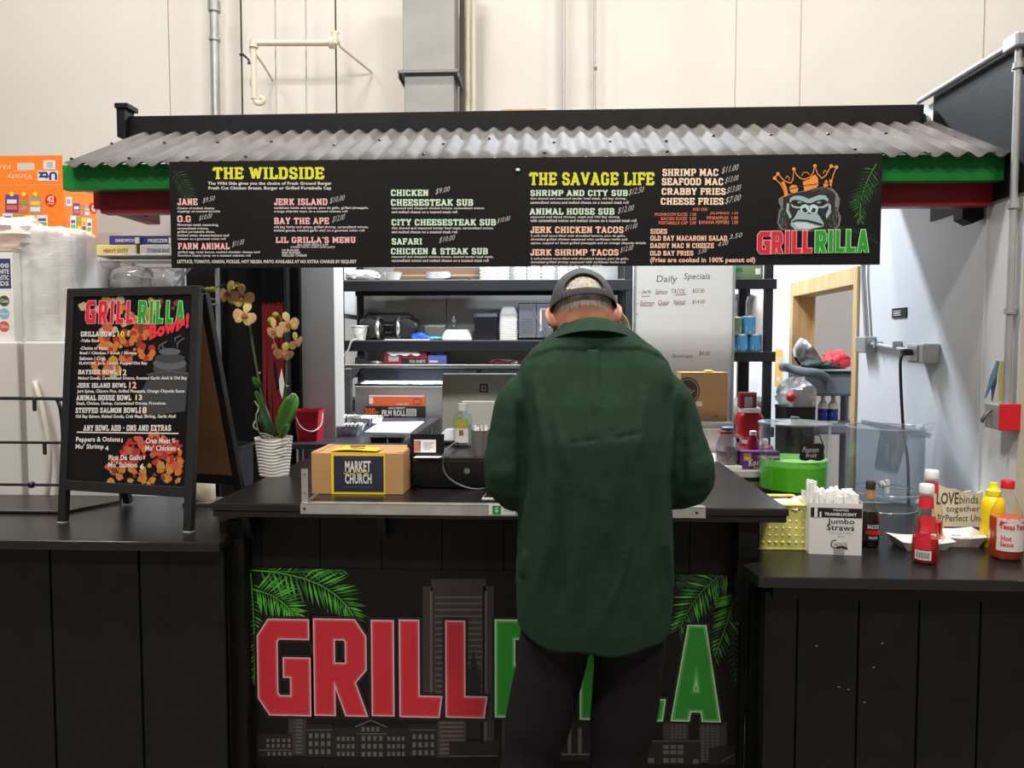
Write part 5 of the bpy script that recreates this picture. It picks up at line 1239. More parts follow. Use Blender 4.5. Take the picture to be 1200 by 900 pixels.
mb.build('heading', IK, t)
mb = MB()
A = [("- Jerk", 155, 215, 235, 248), ("Salmon", 262, 212, 340, 246), ("TACOS", 362, 210, 450, 240), ("$15.00", 500, 208, 575, 240), ("- Salmon", 145, 285, 255, 312), ("Caesar", 280, 282, 355, 308), ("Salad", 378, 280, 450, 304), ("$14.00", 498, 280, 578, 308), ("Beverages", 370, 628, 502, 655), ("$4.00", 540, 608, 610, 640), ("-", 138, 368, 150, 374)]
for s, x0, y0, x1, y1 in scaled(A, 720, 300, 5.4545): wpx(mb, s, F, x0, y0, x1, y1, d=.0008, slant=.2)
mb.build('handwriting', ID, t)
mb = MB()
for x0, y0, x1, y1 in ((175, 258, 225, 256), (388, 250, 460, 246), (165, 318, 245, 318), (280, 315, 340, 312), (386, 310, 452, 308)):
    ribbon(mb, F, [F.px(720 + x0 / 5.4545, 300 + y0 / 5.4545), F.px(720 + x1 / 5.4545, 300 + y1 / 5.4545)], .004, .0008)
mb.build('underline', IR, t)
# ---- steel fridge cabinet under the whiteboard, with the carton on it
zc = W3(820, 492, 3.72).z
t = thing('cold_cabinet', 'pale steel cabinet below the whiteboard', 'cabinet', (.85, 3.75, 0))
xa_, xb_ = W3(760, 500, 3.6).x, W3(860, 500, 3.6).x
MB().box(xa_, 3.60, 0, xb_, 3.905, zc).build('body', mat('cab_pale', (176, 178, 178), .4, .4), t, bevel=.005)
MB().box((xa_ + xb_) / 2 + .005, 3.585, .1, xb_ - .01, 3.5985, zc - .03).build('door', M_ALU, t, bevel=.003)
MB().box(xa_ + .01, 3.585, .1, (xa_ + xb_) / 2 - .005, 3.5985, zc - .03).build('door', M_ALU, t, bevel=.003)
p = Vector((W3(824, 492, 3.68).x, 3.66, zc)); k = sc(p)
t = carton('cardboard_box', 'brown cardboard box with round black stamp in front of the whiteboard', 'box', p, 54 * k, 57 * k, .2, M_CARD)
F = Plane((0, p[1] - .0002, 0), (1, 0, 0), (0, 0, 1))
u, v = F.px(806, 458); 
mb = MB(); mb.poly([F.pos(u + 14 * k * math.cos(a * .2618), v + 16 * k * math.sin(a * .2618), .0006) for a in range(24)]); mb.build('round_stamp', mat('stamp_dark', (52, 46, 42), .6), t)
mb = MB(); ribbon(mb, F, [(u + 12 * k * math.cos(a * .2618), v + 13.6 * k * math.sin(a * .2618)) for a in range(24)], 1.0 * k, .001, True); ribbon(mb, F, [(u - 4 * k, v - 4 * k), (u + 2 * k, v + 2 * k), (u + 3 * k, v - 3 * k), (u + 8 * k, v + 1 * k)], 1.2 * k, .001); mb.build('stamp_mark', M_CARD, t)
u, v = F.px(820, 473); patch(F, t, 'tape', mat('tape_cream', (226, 214, 180), .5), u - 4 * k, v - 3 * k, u + 3 * k, v + 2.5 * k, .0012)
text(F, t, 'CAFE', mat('stamp_dark', (52, 46, 42), .6), F.px(836, 490)[0], F.px(836, 489)[1], F.px(842, 490)[0], F.px(842, 486.5)[1])
q = p + Vector((6 * k, .03, 57 * k))
tag(MB().ball(q + Vector((0, 0, .006)), (6 * k, .016, .0065), 14, 8).build('sponge', mat('sponge_yellow', (220, 190, 60), .8), loc=q, smooth=True), 'small yellow scrap on top of the stamped cardboard box', 'scrap')
# ---- second rack with tins
YA = 4.05
t = thing('storage_rack', 'narrow black storage rack right of the whiteboard holding blue tins', 'rack', (1.1, 4.3, 0))
x0, x1 = W3(850, 400, YA).x, W3(906, 400, YA).x
for x, y in ((x1 - .045, YA), (x0, YA), (x1 - .045, YA + .45), (x0, YA + .45)):
    MB().box(x, y, 0, x + .042, y + .042, 2.0).build('upright', M_RACK, t, bevel=.003)
MB().box(W3(868, 400, YA + .2).x, YA + .25, 0, W3(876, 400, YA + .2).x, YA + .28, 2.0).build('upright', M_RACK, t)
zs2 = [W3(880, 327, YA).z, W3(880, 412, YA).z, W3(880, 500, YA).z, .4]
for z in zs2:
    MB().box(x0 - .005, YA - .012, z - .055, x1 + .012, YA - .001, z).build('shelf_edge', M_RACK, t, bevel=.003)
    MB().box(x0 + .002, YA + .0, z - .012, x1, YA + .46, z - .002).build('shelf', M_RACK, t)
MBL = mat('tin_blue', (70, 150, 196), .35); MCR = mat('tin_cream', (206, 206, 196), .35); MGN = mat('tin_green', (96, 120, 80), .4)
def tin(lb, px, z, band, r=7.8, h=20):
    y = YA + .06; p = Vector((W3(px, 400, y).x, y, z)); k = sc(p)
    t = thing('food_tin', lb, 'tin', p, 'tins on the narrow rack')
    MB().lathe([(r * k * .97, 0), (r * k, .002), (r * k, h * k - .002), (r * k * .97, h * k), (r * k * .9, h * k), (r * k * .9, h * k - .003), (.001, h * k - .003)], 28, TL(p)).build('can', M_ALU, t, smooth=True)
    MB().open_lathe([(r * k + .0006, .006), (r * k + .0006, h * k - .006)], 28, TL(p)).build('paper_label', band, t, smooth=True)
    Rr_ = Round(p, r * k + .0008)
    mb = MB(); mb.add([Rr_.pos(u, v, .0004) for u, v in ((-.022, h * k * .14), (0, h * k * .10), (.022, h * k * .14), (.022, h * k * .42), (0, h * k * .52), (-.022, h * k * .42))], [(0, 1, 2, 3, 4, 5)]); mb.build('pale_panel', MCR, t)
    return t, h * k
z = zs2[1]
_, hh = tin('blue food tin at the left of the lower row on the narrow rack', 868.5, z, MBL)
tin('blue food tin at the right of the lower row on the narrow rack', 884.5, z, MBL)
tin('blue food tin stacked on top of the two lower ones on the narrow rack', 877, z + hh + .0005, MBL, h=21)
tin('green labelled tin half hidden behind the whiteboard edge', 861.5, z + hh + .0005, MGN, h=20)
# cartons on top shelf and bags below
p = Vector((W3(873, 326, YA + .02).x, YA + .04, zs2[0])); k = sc(p)
t = carton('produce_carton', 'green and white carton on the top shelf of the narrow rack', 'carton', p, 44 * k, 17 * k, .3, mat('carton_green', (96, 120, 84), .5))
F = face(t, p, 44 * k, 17 * k); patch(F, t, 'green_panel', mat('panel_green', (28, 100, 56), .5), 2 * k, 9 * k, 20 * k, 14 * k); patch(F, t, 'label_patch', INK['w'], 35 * k, 6 * k, 41 * k, 13 * k)
for i, (px, zz, hh_, lb) in enumerate(((868, zs2[2], .17, 'clear bag of pasta at the left on the lower shelf of the narrow rack'), (889, zs2[2], .17, 'clear bag of pasta at the right on the lower shelf of the narrow rack'))):
    y = YA + .13; p = Vector((W3(px, 400, y).x, y, zz)); k = sc(p)
    t = thing('pasta_bag', lb, 'bag', p, 'clear bags on the narrow rack')
    bagmesh(p, 9 * k, .06, hh_ * .5, 30 + i, .12).build('wrapper', M_WRAP, t, smooth=True)
    bagmesh(p + Vector((0, 0, .004)), 7.6 * k, .045, hh_ * .40, 40 + i, .2).build('pasta', mat('pasta', (190, 160, 130), .6, rgb2=(210, 196, 180), vscale=50), t, smooth=True)
for i, (px, lb) in enumerate(((884, 'white film wrapped bundle glowing behind the tins at right'), (863, 'white film wrapped bundle glowing behind the tins at left'))):
    p = Vector((W3(px, 380, YA + .36).x, YA + .36, zs2[1])); k = sc(p)
    tag(bagmesh(p, 13 * k, .075, .18, 50 + i, .12).build('wrapped_bundle', M_FILM, loc=p, smooth=True), lb, 'bundle', 'wrapped bundles on the narrow rack')
# yellow poster on the side wall
t = thing('poster', 'yellow poster with white border on the white side wall left of the pine frame', 'poster', (XR - .004, 4.75, 1.4))
a, b = PX(907, 455, XR - .003), PX(918, 408, XR - .003)
F = Plane((XR - .003, a.y, a.z), (0, -1, 0), (0, 0, 1)); w = a.y - b.y; h = b.z - a.z
MB().box(XR - .003, b.y, a.z, XR - .0005, a.y, b.z).build('sheet', M_PAPER, t)
patch(F, t, 'yellow_field', mat('poster_yellow', (226, 170, 40), .5), w * .06, h * .04, w * .94, h * .96)
text(F, t, 'OUT', INK['w'], w * .15, h * .62, w * .85, h * .78, bold=.04); patch(F, t, 'white_mark', INK['w'], w * .3, h * .2, w * .7, h * .3, .001)
# ---- store room behind the opening: cart with bowls and spray bottles
YC = 4.24
t = thing('utility_cart', 'grey plastic utility cart in the store room behind the pine frame', 'cart', (1.8, YC, 0))
MC = mat('cart_grey', (104, 116, 130), .5)
a, b = W3(941, 440, YC), W3(1000, 440, YC); zt = W3(960, 433, YC).z
MB().box(a.x, YC, zt - .15, b.x + .1, YC + .27, zt - .012).build('tub', MC, t, bevel=.015)
MB().box(a.x - .02, YC - .02, zt - .012, b.x + .12, YC + .275, zt).build('rim', mat('cart_rim', (120, 138, 142), .5), t, bevel=.005)
zl_ = W3(960, 497, YC).z
MB().box(a.x + .03, YC, zl_ - .06, b.x + .1, YC + .27, zl_).build('lower_tub', MC, t, bevel=.012)
for x, y in ((a.x + .06, YC + .03), (b.x + .05, YC + .03), (a.x + .06, YC + .24), (b.x + .05, YC + .24)):
    MB().tube([(x, y, .06), (x, y, zt - .15)], .024, 12).build('post', mat('cart_post', (150, 160, 176), .45), t, smooth=True)
    MB().lathe([(.05, -.012), (.055, 0), (.05, .012)], 16, T(x, y, .055, ry=90)).build('wheel', M_BLACKMATTE, t, smooth=True)
MB().tube([(a.x + .12, YC - .02, zt - .05), (a.x + .05, YC - .09, zt - .02), (a.x - .04, YC - .10, zt - .01), (a.x - .09, YC - .04, zt + .01), (a.x - .08, YC + .1, zt + .01)], .026, 10, smooth=4).build('handle', MC, t, smooth=True)
p = Vector((W3(947, 430, YC + .1).x, YC + .1, zt))
t = thing('mixing_bowl', 'shiny steel mixing bowl tipped on its side on the grey cart', 'bowl', p)
MB().open_lathe([(.03, 0), (.075, .02), (.10, .065), (.105, .085), (.11, .087), (.10, .083), (.07, .024), (.001, .005)], 32, TL(p + Vector((-.06, 0, .045)), ry=58)).build('bowl', M_STEEL, t, smooth=True)
p = Vector((W3(962, 430, YC + .1).x, YC + .08, zt))
tag(bagmesh(p, .10, .06, .025, 61, .3).build('apron', mat('cloth_green', (52, 72, 62), .8, bump=(50, .3, .004)), loc=p, smooth=True), 'dark green cloth heaped on the grey cart', 'cloth')
p = Vector((W3(979, 430, YC + .1).x, YC + .1, zt))
tag(bagmesh(p, .075, .06, .055, 62, .3).build('red_bag', mat('cloth_red', (196, 40, 54), .6, rgb2=(220, 60, 70), vscale=20), loc=p, smooth=True), 'bright red cloth heaped on the grey cart', 'cloth')
for i, px in enumerate((964, 976)):
    p = Vector((W3(px, 490, YC + .08).x, YC + .08, zl_)); k = sc(p); hh = 33 * k
    t = thing('spray_bottle', ['left white spray bottle with blue label on the lower tray of the cart', 'right white spray bottle with blue label on the lower tray of the cart'][i], 'bottle', p, 'bottles on the cart')
    MB().lathe([(5.2 * k, 0), (5.6 * k, hh * .05), (5.6 * k, hh * .62), (2.4 * k, hh * .8), (2.0 * k, hh * .86)], 24, TL(p)).build('body', M_WHITE, t, smooth=True)
    MB().lathe([(2.6 * k, hh * .861), (2.6 * k, hh), (1.8 * k, hh * 1.02)], 16, TL(p)).build('cap', M_WHITE, t, smooth=True)
    MB().open_lathe([(5.65 * k, hh * .08), (5.65 * k, hh * .5)], 24, TL(p)).build('label_band', mat('label_navy', (36, 50, 130), .4), t, smooth=True)
    Rr_ = Round(p, 5.7 * k); mb = MB(); mb.add([Rr_.pos(u * k, hh * v, .0004) for u, v in ((-3, .28), (3, .28), (3, .36), (-3, .36))], [(0, 1, 2, 3)]); mb.build('white_band', INK['w'], t)
# dark bin with a clear liner beside the cart
p = Vector((W3(931, 497, 4.02).x, 4.02, 0))
t = thing('waste_bin', 'black waste bin with a clear liner bag standing before the pine frame', 'bin', (p.x, 4.02, 0))
hb_ = W3(930, 478, 4.02).z
MB().open_lathe([(.78, 0), (1, hb_), (1.03, hb_), (1.03, hb_ + .012), (.97, hb_ + .012), (.75, .01), (.001, .01)], 32, T(p.x, 4.02, 0) @ Matrix.Diagonal((.085, .10, 1, 1)), sq=6).build('bin', M_BLACKMATTE, t, smooth=True)
bagmesh((p.x + .005, 4.02, hb_ - .02), .10, .10, .095, 71, .28, 5).build('liner', clear('liner', (235, 235, 235), 1.6, .15, .42, (215, 215, 215)), t, smooth=True)
tag(MB().ball((p.x - .055, 3.915, hb_ + .065), .024, 14, 9).build('red_ball', M_RED, loc=(p.x - .055, 3.915, hb_ + .05), smooth=True), 'small red ball cap poking from the liner of the waste bin', 'cap')
# ================================================================== ON THE SERVICE COUNTER
# ---- aluminium guard rail along the front edge
t = thing('edge_rail', 'aluminium angle rail along the front edge of the service counter', 'rail', PZ(356, 590, ZM))
a, b = PY(352, 590, YM - .004), PY(827, 600, YM - .004)
zr = ZM + .002; zl2 = PY(560, 604, YM).z
MB().box(a.x, YM - .0045, zl2, b.x, YM - .0008, zr).box(a.x, YM - .0045, ZM + .0008, b.x, YM + .025, ZM + .0028).build('bar', M_ALU, t)
q = PY(360.5, 588, YM)
zu = PY(356, 550, YM).z
MB().box(a.x + .001, YM + .004, ZM + .003, q.x, YM + .007, zu).box(q.x - .003, YM + .0075, ZM + .003, q.x, YM + .10, ZM + .012).build('upright', M_ALU, t)
for x, z in ((a.x + .012, zu - .015), (a.x + .012, zu - .07)):
    MB().tube([(x, YM + .0035, z), (x, YM + .001, z)], .004, 8).build('rivet', M_STEEL, t)
for x in (a.x + .012, b.x - .025):
    MB().tube([(x, YM - .0046, (zl2 + zr) / 2), (x, YM - .006, (zl2 + zr) / 2)], .004, 8).build('screw', M_BLACKMETAL, t)
# ---- printed white card with green dollar sign
p0, p1 = PY(573, 603, YM - .006), PY(604, 591.5, YM - .006)
t = thing('pay_card', 'small white card with a green dollar sign on the edge rail', 'card', p0)
MB().box(p0.x, YM - .0066, p0.z, p1.x, YM - .0048, p1.z).build('card', M_PAPER, t)
F = Plane((0, YM - .0067, 0), (1, 0, 0), (0, 0, 1))
u0, v0 = F.px(577, 602.5); u1, v1 = F.px(587, 592.5)
patch(F, t, 'green_square', mat('pay_green', (20, 150, 70), .5), u0, v0, u1, v1)
text(F, t, '$', INK['w'], u0 + (u1 - u0) * .3, v0 + (v1 - v0) * .14, u1 - (u1 - u0) * .3, v1 - (v1 - v0) * .14, bold=.04)
u0, v0 = F.px(590, 600); u1, v1 = F.px(602, 594); mb = MB(); write(mb, "$cashtag", F, u0, (v0 + v1) / 2, u1, v1); write(mb, "scan to pay", F, u0, v0, u1, v0 + (v1 - v0) * .35); mb.build('lettering', IK, t)
# ---- cardboard box with the market poster
p = PZ(419, 579.5, ZM); k = sc(p)
w, h, d = 109 * k, 49 * k, .195
t = carton('cardboard_box', 'brown cardboard box with a dark blue market poster on the service counter', 'box', p, w, h, d, M_CARD)
F = face(t, p, w, h)
patch(F, t, 'yellow_border', M_YELLOW, F.px(388.5, 579)[0], .001, F.px(451.5, 579)[0], F.px(420, 532)[1], .0004)
u0, v0 = F.px(391.5, 576); u1, v1 = F.px(449.5, 534.5)
patch(F, t, 'poster', mat('poster_navy', (34, 38, 56), .55), u0, v0, u1, v1, .0010)
mb = MB()
wpx(mb, 'MARKET', F, 404.5, 540, 434.5, 553, d=.0014, bold=.035); wpx(mb, 'CHURCH', F, 404.5, 555, 435.5, 567, d=.0014, bold=.035)
mb.build('lettering', INK['w'], t)
mb = MB(); ribbon(mb, F, [F.px(403 + i * 2, 554 + 1.6 * math.sin(i * 1.6)) for i in range(16)], .0022, .0018); mb.build('script', M_YELLOW, t)
mb = MB()
for y in (537, 570.5): ribbon(mb, F, [F.px(402, y), F.px(437, y)], .0008, .0014)
mb.build('rule', mat('rule_grey', (120, 122, 136), .5), t)
MB().box(p.x - w / 2 + .002, p.y + d * .40, p.z + h, p.x + w / 2 - .002, p.y + d * .60, p.z + h + .0006).build('tape', mat('tape_tan', (196, 160, 116), .25), t)
for s in (-1, 1): MB().box(p.x - w / 2 + .001 if s < 0 else p.x + w / 2 - .020, p.y + .004, p.z + h + .0007, p.x - w / 2 + .020 if s < 0 else p.x + w / 2 - .001, p.y + d - .004, p.z + h + .002).build('edge_fold', M_CARD, t)
q = p + Vector((-6 * k, .04, h + .0025))
t = thing('yellow_flyer', 'bent yellow flyer lying on top of the cardboard box', 'flyer', q)
rows_ = []
for i in range(9):
    f = i / 8; z = .002 + .016 * math.sin(f * 2.6) * (1 - f) + .004 * f
    rows_.append([(q.x - .072 + .148 * f, q.y - .028 - .008 * f, q.z + z * .6), (q.x - .066 + .148 * f, q.y + .028 - .012 * f, q.z + z)])
mb = MB()
for a_, b_ in zip(rows_, rows_[1:]): mb.add(a_ + b_[::-1], [(0, 3, 2, 1)])
mb.build('sheet', mat('flyer_yellow', (240, 216, 40), .5), t, smooth=True, solid=.0016)
MB().box(q.x - .012, q.y - .02, q.z + .0135, q.x + .035, q.y - .005, q.z + .0155).build('dark_print', M_INKBLACK, t)
# ---- cash drawer and the things on it
zd = .104
p = PZ(482, 573, ZM)
x0 = p.x; yd = p.y
t = thing('cash_drawer', 'wide black cash drawer on the service counter behind the left arm of the man', 'cash drawer', (x0 + .2, yd + .2, ZM))
MB().box(x0, yd + .006, ZM + .004, x0 + .36, 2.78, ZM + zd).build('case', mat('drawer_black', (16, 16, 17), .3), t, bevel=.005)
MB().box(x0 + .006, yd, ZM + .012, x0 + .354, yd + .0055, ZM + zd - .012).build('drawer_front', mat('drawer_front', (13, 13, 14), .25), t, bevel=.002)
MB().tube([(x0 + .18, yd - .001, ZM + .06), (x0 + .18, yd - .004, ZM + .06)], .010, 14).build('lock', M_STEEL, t)
for dx in (.02, .33): MB().box(x0 + dx, yd + .02, ZM, x0 + dx + .015, yd + .04, ZM + .004).build('foot', M_BLACKMATTE, t)
zt = ZM + zd
p = PZ(497, 536, zt); k = sc(p); p.y = max(p.y, yd + .008)
t = thing('card_holder', 'black card holder with a business card at the left front of the cash drawer', 'card holder', p)
MB().box(p.x - 21 * k, p.y, zt, p.x + 20 * k, p.y + .005, zt + 15 * k).box(p.x - 21 * k, p.y + .005, zt, p.x + 20 * k, p.y + .05, zt + .006).prism([(p.x - 21 * k, p.y + .045, zt + .006), (p.x + 20 * k, p.y + .045, zt + .006), (p.x + 20 * k, p.y + .05, zt + .006), (p.x - 21 * k, p.y + .05, zt + .006)], (0, .01, 22 * k)).build('holder', M_BLACKGLOSS, t)
MB().box(p.x - 13 * k, p.y - .0012, zt + 5 * k, p.x + 13 * k, p.y - .0002, zt + 20 * k).build('card', M_PAPER, t)
F = Plane((p.x, p.y - .0013, zt), (1, 0, 0), (0, 0, 1))
patch(F, t, 'portrait', mat('portrait_skin', (206, 150, 130), .6, rgb2=(150, 96, 76), vscale=90), -13 * k, 6 * k, -5 * k, 19 * k)
mb = MB()
for i, wd in enumerate((13, 10, 12, 8)): mb.add([F.pos(-2 * k, (16 - i * 2.6) * k, .0006), F.pos((-2 + wd) * k, (16 - i * 2.6) * k, .0006), F.pos((-2 + wd) * k, (16.7 - i * 2.6) * k, .0006), F.pos(-2 * k, (16.7 - i * 2.6) * k, .0006)], [(0, 1, 2, 3)])
mb.build('lettering', mat('ink_grey', (150, 150, 150), .6), t)
q = PZ(502, 536.5, zt); q.y = p.y - .0
tag(MB().prism([(p.x - 12 * k, yd + .0065 - .03, zt + .0004), (p.x + 18 * k, yd + .0065 - .028, zt + .0004), (p.x + 21 * k, p.y - .003, zt + .0004), (p.x - 10 * k, p.y - .003, zt + .0004)], (0, 0, .0012)).build('business_card', M_PAPER, loc=(p.x, p.y, zt)), 'loose white card lying in front of the black card holder', 'card')
p = PZ(531, 522, zt); k = sc(p)
t = thing('card_reader', 'white rounded card reader leaning on a black dock on the cash drawer', 'card reader', p)
MB().box(p.x - 16 * k, p.y, zt, p.x + 17 * k, p.y + .09, zt + 5 * k).build('dock', M_BLACKGLOSS, t, bevel=.004)
mb = MB().prism([(p.x - 16 * k, p.y + .004, zt + 5.2 * k), (p.x + 14 * k, p.y + .004, zt + 4.8 * k), (p.x + 15.5 * k, p.y + .02, zt + 9 * k), (p.x + 12 * k, p.y + .05, zt + 19 * k), (p.x - 11 * k, p.y + .05, zt + 17 * k), (p.x - 16.5 * k, p.y + .03, zt + 12 * k)], (0, .03, 0))
mb.build('reader', mat('reader_white', (222, 222, 220), .4), t, bevel=.006, seg=3)
F = Plane((p.x, p.y + .0035, zt), (1, 0, 0), (0, 0, 1))
mb = MB()
for i in range(3): mb.cbox((p.x + (4 + i * 3) * k, p.y + .0036 + .0, zt + (8 + .2 * i) * k), (2 * k, .001, .6 * k))
# drawer cable
tag(MB().tube([PZ(546, 523, zt) + Vector((0, 0, .012)), PZ(534, 524.5, zt) + Vector((0, -.01, .018)), PY(522, 529, yd - .004), PY(519, 545, yd - .010), PY(524, 558, yd - .010), PY(538, 568, yd - .010), PZ(556, 574.5, ZM) + Vector((0, 0, .004)), PZ(572, 573, ZM) + Vector((0, 0, .004))], .0028, 7, smooth=5).build('cable', mat('cable_dark_grey', (92, 92, 94), .5), loc=PZ(546, 523, zt), smooth=True), 'thin grey cable looping down the front of the cash drawer', 'cable')
p = PZ(542.5, 523, zt); k = sc(p)
t = thing('sanitizer_bottle', 'clear hand sanitizer bottle with green label on the cash drawer', 'bottle', p)
MB().lathe([(.9, 0), (1, 3 * k), (1, 33 * k), (.8, 38 * k), (.45, 40.5 * k), (.42, 42 * k)], 28, TL(p) @ Matrix.Diagonal((11 * k, 8 * k, 1, 1)), sq=3).build('body', M_CLEARPL, t, smooth=True)
MB().lathe([(.93, 2.5 * k), (.93, 26 * k), (.001, 26.2 * k)], 24, TL(p) @ Matrix.Diagonal((10.4 * k, 7.4 * k, 1, 1)), sq=3).build('gel', mat('gel', (208, 216, 208), .1, trans=.3), t, smooth=True)
MB().lathe([(6 * k, 42 * k), (6 * k, 50 * k), (5.5 * k, 50.5 * k)], 20, TL(p)).build('cap', M_WHITE, t, smooth=True)
class Oval:
    def __init__(s, c, a, b): s.c = Vector(c); s.a = a; s.b = b
    def pos(s, u, v, d=0):
        x = max(-.999, min(.999, u / s.a)); return s.c + Vector((u, -(s.b * (1 - abs(x) ** 3) ** (1 / 3)) - d, v))
O_ = Oval(p, 11 * k, 8 * k)
def wrap(t, name, m, pos, u0, v0, u1, v1, d=.0006, n=8):
    mb = MB()
    for i in range(n):
        a_, b_ = u0 + (u1 - u0) * i / n, u0 + (u1 - u0) * (i + 1) / n
        mb.add([pos(a_, v0, d), pos(b_, v0, d), pos(b_, v1, d), pos(a_, v1, d)], [(0, 1, 2, 3)])
    return mb.build(name, m, t, smooth=True)
wrap(t, 'label_band', INK['w'], O_.pos, -8.5 * k, 5 * k, 7 * k, 33 * k)
wrap(t, 'green_band', mat('label_lime', (140, 176, 60), .5), O_.pos, -8.5 * k, 22 * k, 7 * k, 33 * k, .001)
wrap(t, 'orange_word', mat('label_orange', (214, 140, 70), .5), O_.pos, -6 * k, 25 * k, 4 * k, 29 * k, .0014); wrap(t, 'round_mark', mat('label_brown', (130, 100, 30), .5), O_.pos, -3.5 * k, 14 * k, 1.5 * k, 20 * k, .0014, 4)
p = PZ(562, 536, zt); p.y = max(p.y, yd + .012 + .03); k = sc(p)
t = thing('straw_cup', 'grey metal cup holding white stirrers beside the left elbow of the man', 'cup', p)
MB().open_lathe([(9.5 * k, 0), (11.5 * k, 30 * k), (11.7 * k, 30 * k), (11 * k, 29.5 * k), (9 * k, .004), (.0005, .004)], 24, TL(p)).build('cup', mat('cup_grey', (132, 130, 126), .4, .6), t, smooth=True)
for i in range(9):
    a_ = i * .7; x, y = 6 * k * math.cos(a_), 6 * k * math.sin(a_)
    MB().tube([p + Vector((x * .5, y * .5, .006)), p + Vector((x * 1.25, y * 1.2, 33 * k + .008 * math.sin(i * 2.1)))], .0028, 6).build('stirrer', M_PAPER, t)
# ---- tablet till facing the clerk
yt = 2.84
a, b = PY(517, 470, yt), PY(612, 470, yt); zt_t = PY(548, 438, yt).z; zb_t = ZM + .06
t = thing('till_tablet', 'grey green back of a tablet till with square mark on the service counter', 'till', ((a.x + b.x) / 2, yt, ZM))
MT2 = mat('tablet_grey', (176, 178, 166), .5)
MB().prism([(a.x, yt, zb_t), (b.x, yt, zb_t), (b.x, yt + .03, zt_t), (a.x, yt + .03, zt_t)], (0, .014, 0)).build('shell', MT2, t, bevel=.010, seg=3)
MB().prism([(a.x + .09, yt + .016, ZM + .014), (b.x - .09, yt + .016, ZM + .014), (b.x - .09, yt + .05, zt_t - .12), (a.x + .09, yt + .05, zt_t - .12)], (0, .03, 0)).build('stand', MT2, t, bevel=.006)
MB().box(a.x + .04, yt - .03, ZM, b.x - .04, yt + .10, ZM + .0135).build('base', MT2, t, bevel=.005)
F = Plane((a.x, yt - .0008, zb_t), (1, 0, 0), (0, .03 / (zt_t - zb_t), 1))
mb = MB(); u, v = F.px(567, 455); u2 = F.px(572, 455)[0] - u
ribbon(mb, F, [(u - u2 * .82, v - u2 * .82), (u + u2 * .82, v - u2 * .82), (u + u2 * .82, v + u2 * .82), (u - u2 * .82, v + u2 * .82)], u2 * .32, .001, True); ribbon(mb, F, [(u - u2 * .25, v), (u + u2 * .25, v)], u2 * .5, .001)
mb.build('square_mark', M_INKBLACK, t)
yq = 2.795
a, b = PY(541, 490, yq), PY(600, 490, yq); zt2 = PY(560, 470, yq).z
t = thing('display_panel', 'pale grey small display panel in front of the tablet till', 'display', ((a.x + b.x) / 2, yq, ZM))
MB().prism([(a.x, yq - .012, ZM + .105), (b.x, yq - .012, ZM + .105), (b.x, yq, zt2), (a.x, yq, zt2)], (0, .010, 0)).build('panel', mat('panel_grey', (214, 216, 206), .4), t, bevel=.006, seg=3)
MB().box(a.x + .03, yq - .008, ZM, b.x - .03, yq + .02, ZM + .104).build('stand', mat('stand_grey', (60, 62, 62), .4), t)
# ---- phone propped at the front edge
p = PZ(572, 588, ZM); k = sc(p)
t = thing('phone', 'phone in a pale case at the counter edge by the left forearm of the man', 'phone', p)
MB().prism([p + Vector((-.020, .006, .001)), p + Vector((.055, .006, .001)), p + Vector((.055, .065, .004)), p + Vector((-.012, .065, .004))], (0, 0, .009)).build('case', mat('phone_case', (190, 190, 196), .35), t, bevel=.003)
MB().prism([p + Vector((-.015, .010, .0108)), p + Vector((.050, .010, .0108)), p + Vector((.050, .060, .0135)), p + Vector((-.008, .060, .0135))], (0, 0, .0012)).build('screen', M_BLACKGLOSS, t)
# ---- orchid in a white ribbed pot
p = PZ(321.5, 556, ZM); k = sc(p); h = 44 * k
t = thing('potted_orchid', 'yellow pink orchid in a white wavy ribbed pot on the service counter', 'plant', p)
mb = MB(); prof = []
n_ = 60
for j in range(n_ + 1): prof.append((16.5 * k + 5 * k * j / n_, h * j / n_))
prof += [(20 * k, h), (18.6 * k, h * .86), (.001, h * .86)]
mb.lathe(prof, 64, TL(p))
for i, v in enumerate(mb.v):
    j, a_ = i // 64, 2 * math.pi * (i % 64) / 64
    if 2 <= j <= n_ - 2:
        f = 1 + .017 * math.sin(j * 1.25 + 1.6 * math.sin(a_ * 4 + .5))
        v.x = p.x + (v.x - p.x) * f; v.y = p.y + (v.y - p.y) * f
mb.build('pot', mat('pot_white', (226, 222, 216), .45), t, smooth=True, angle=60)
MB().lathe([(.0005, h * .868), (18.4 * k, h * .875), (.0006, h * .93)], 24, TL(p)).build('moss', mat('moss', (92, 82, 58), .9, var=.4, vscale=60, bump=(90, .8, .006)), t, smooth=True)
M_LEAF = mat('orchid_leaf', (52, 104, 46), .35, rgb2=(84, 136, 62), vscale=9); M_LEAFD = mat('orchid_leaf_dark', (44, 74, 50), .4); M_STEM = mat('orchid_stem', (78, 106, 52), .5)
def Lp(x, y, dy=0): return PY(x, y, p.y + dy)
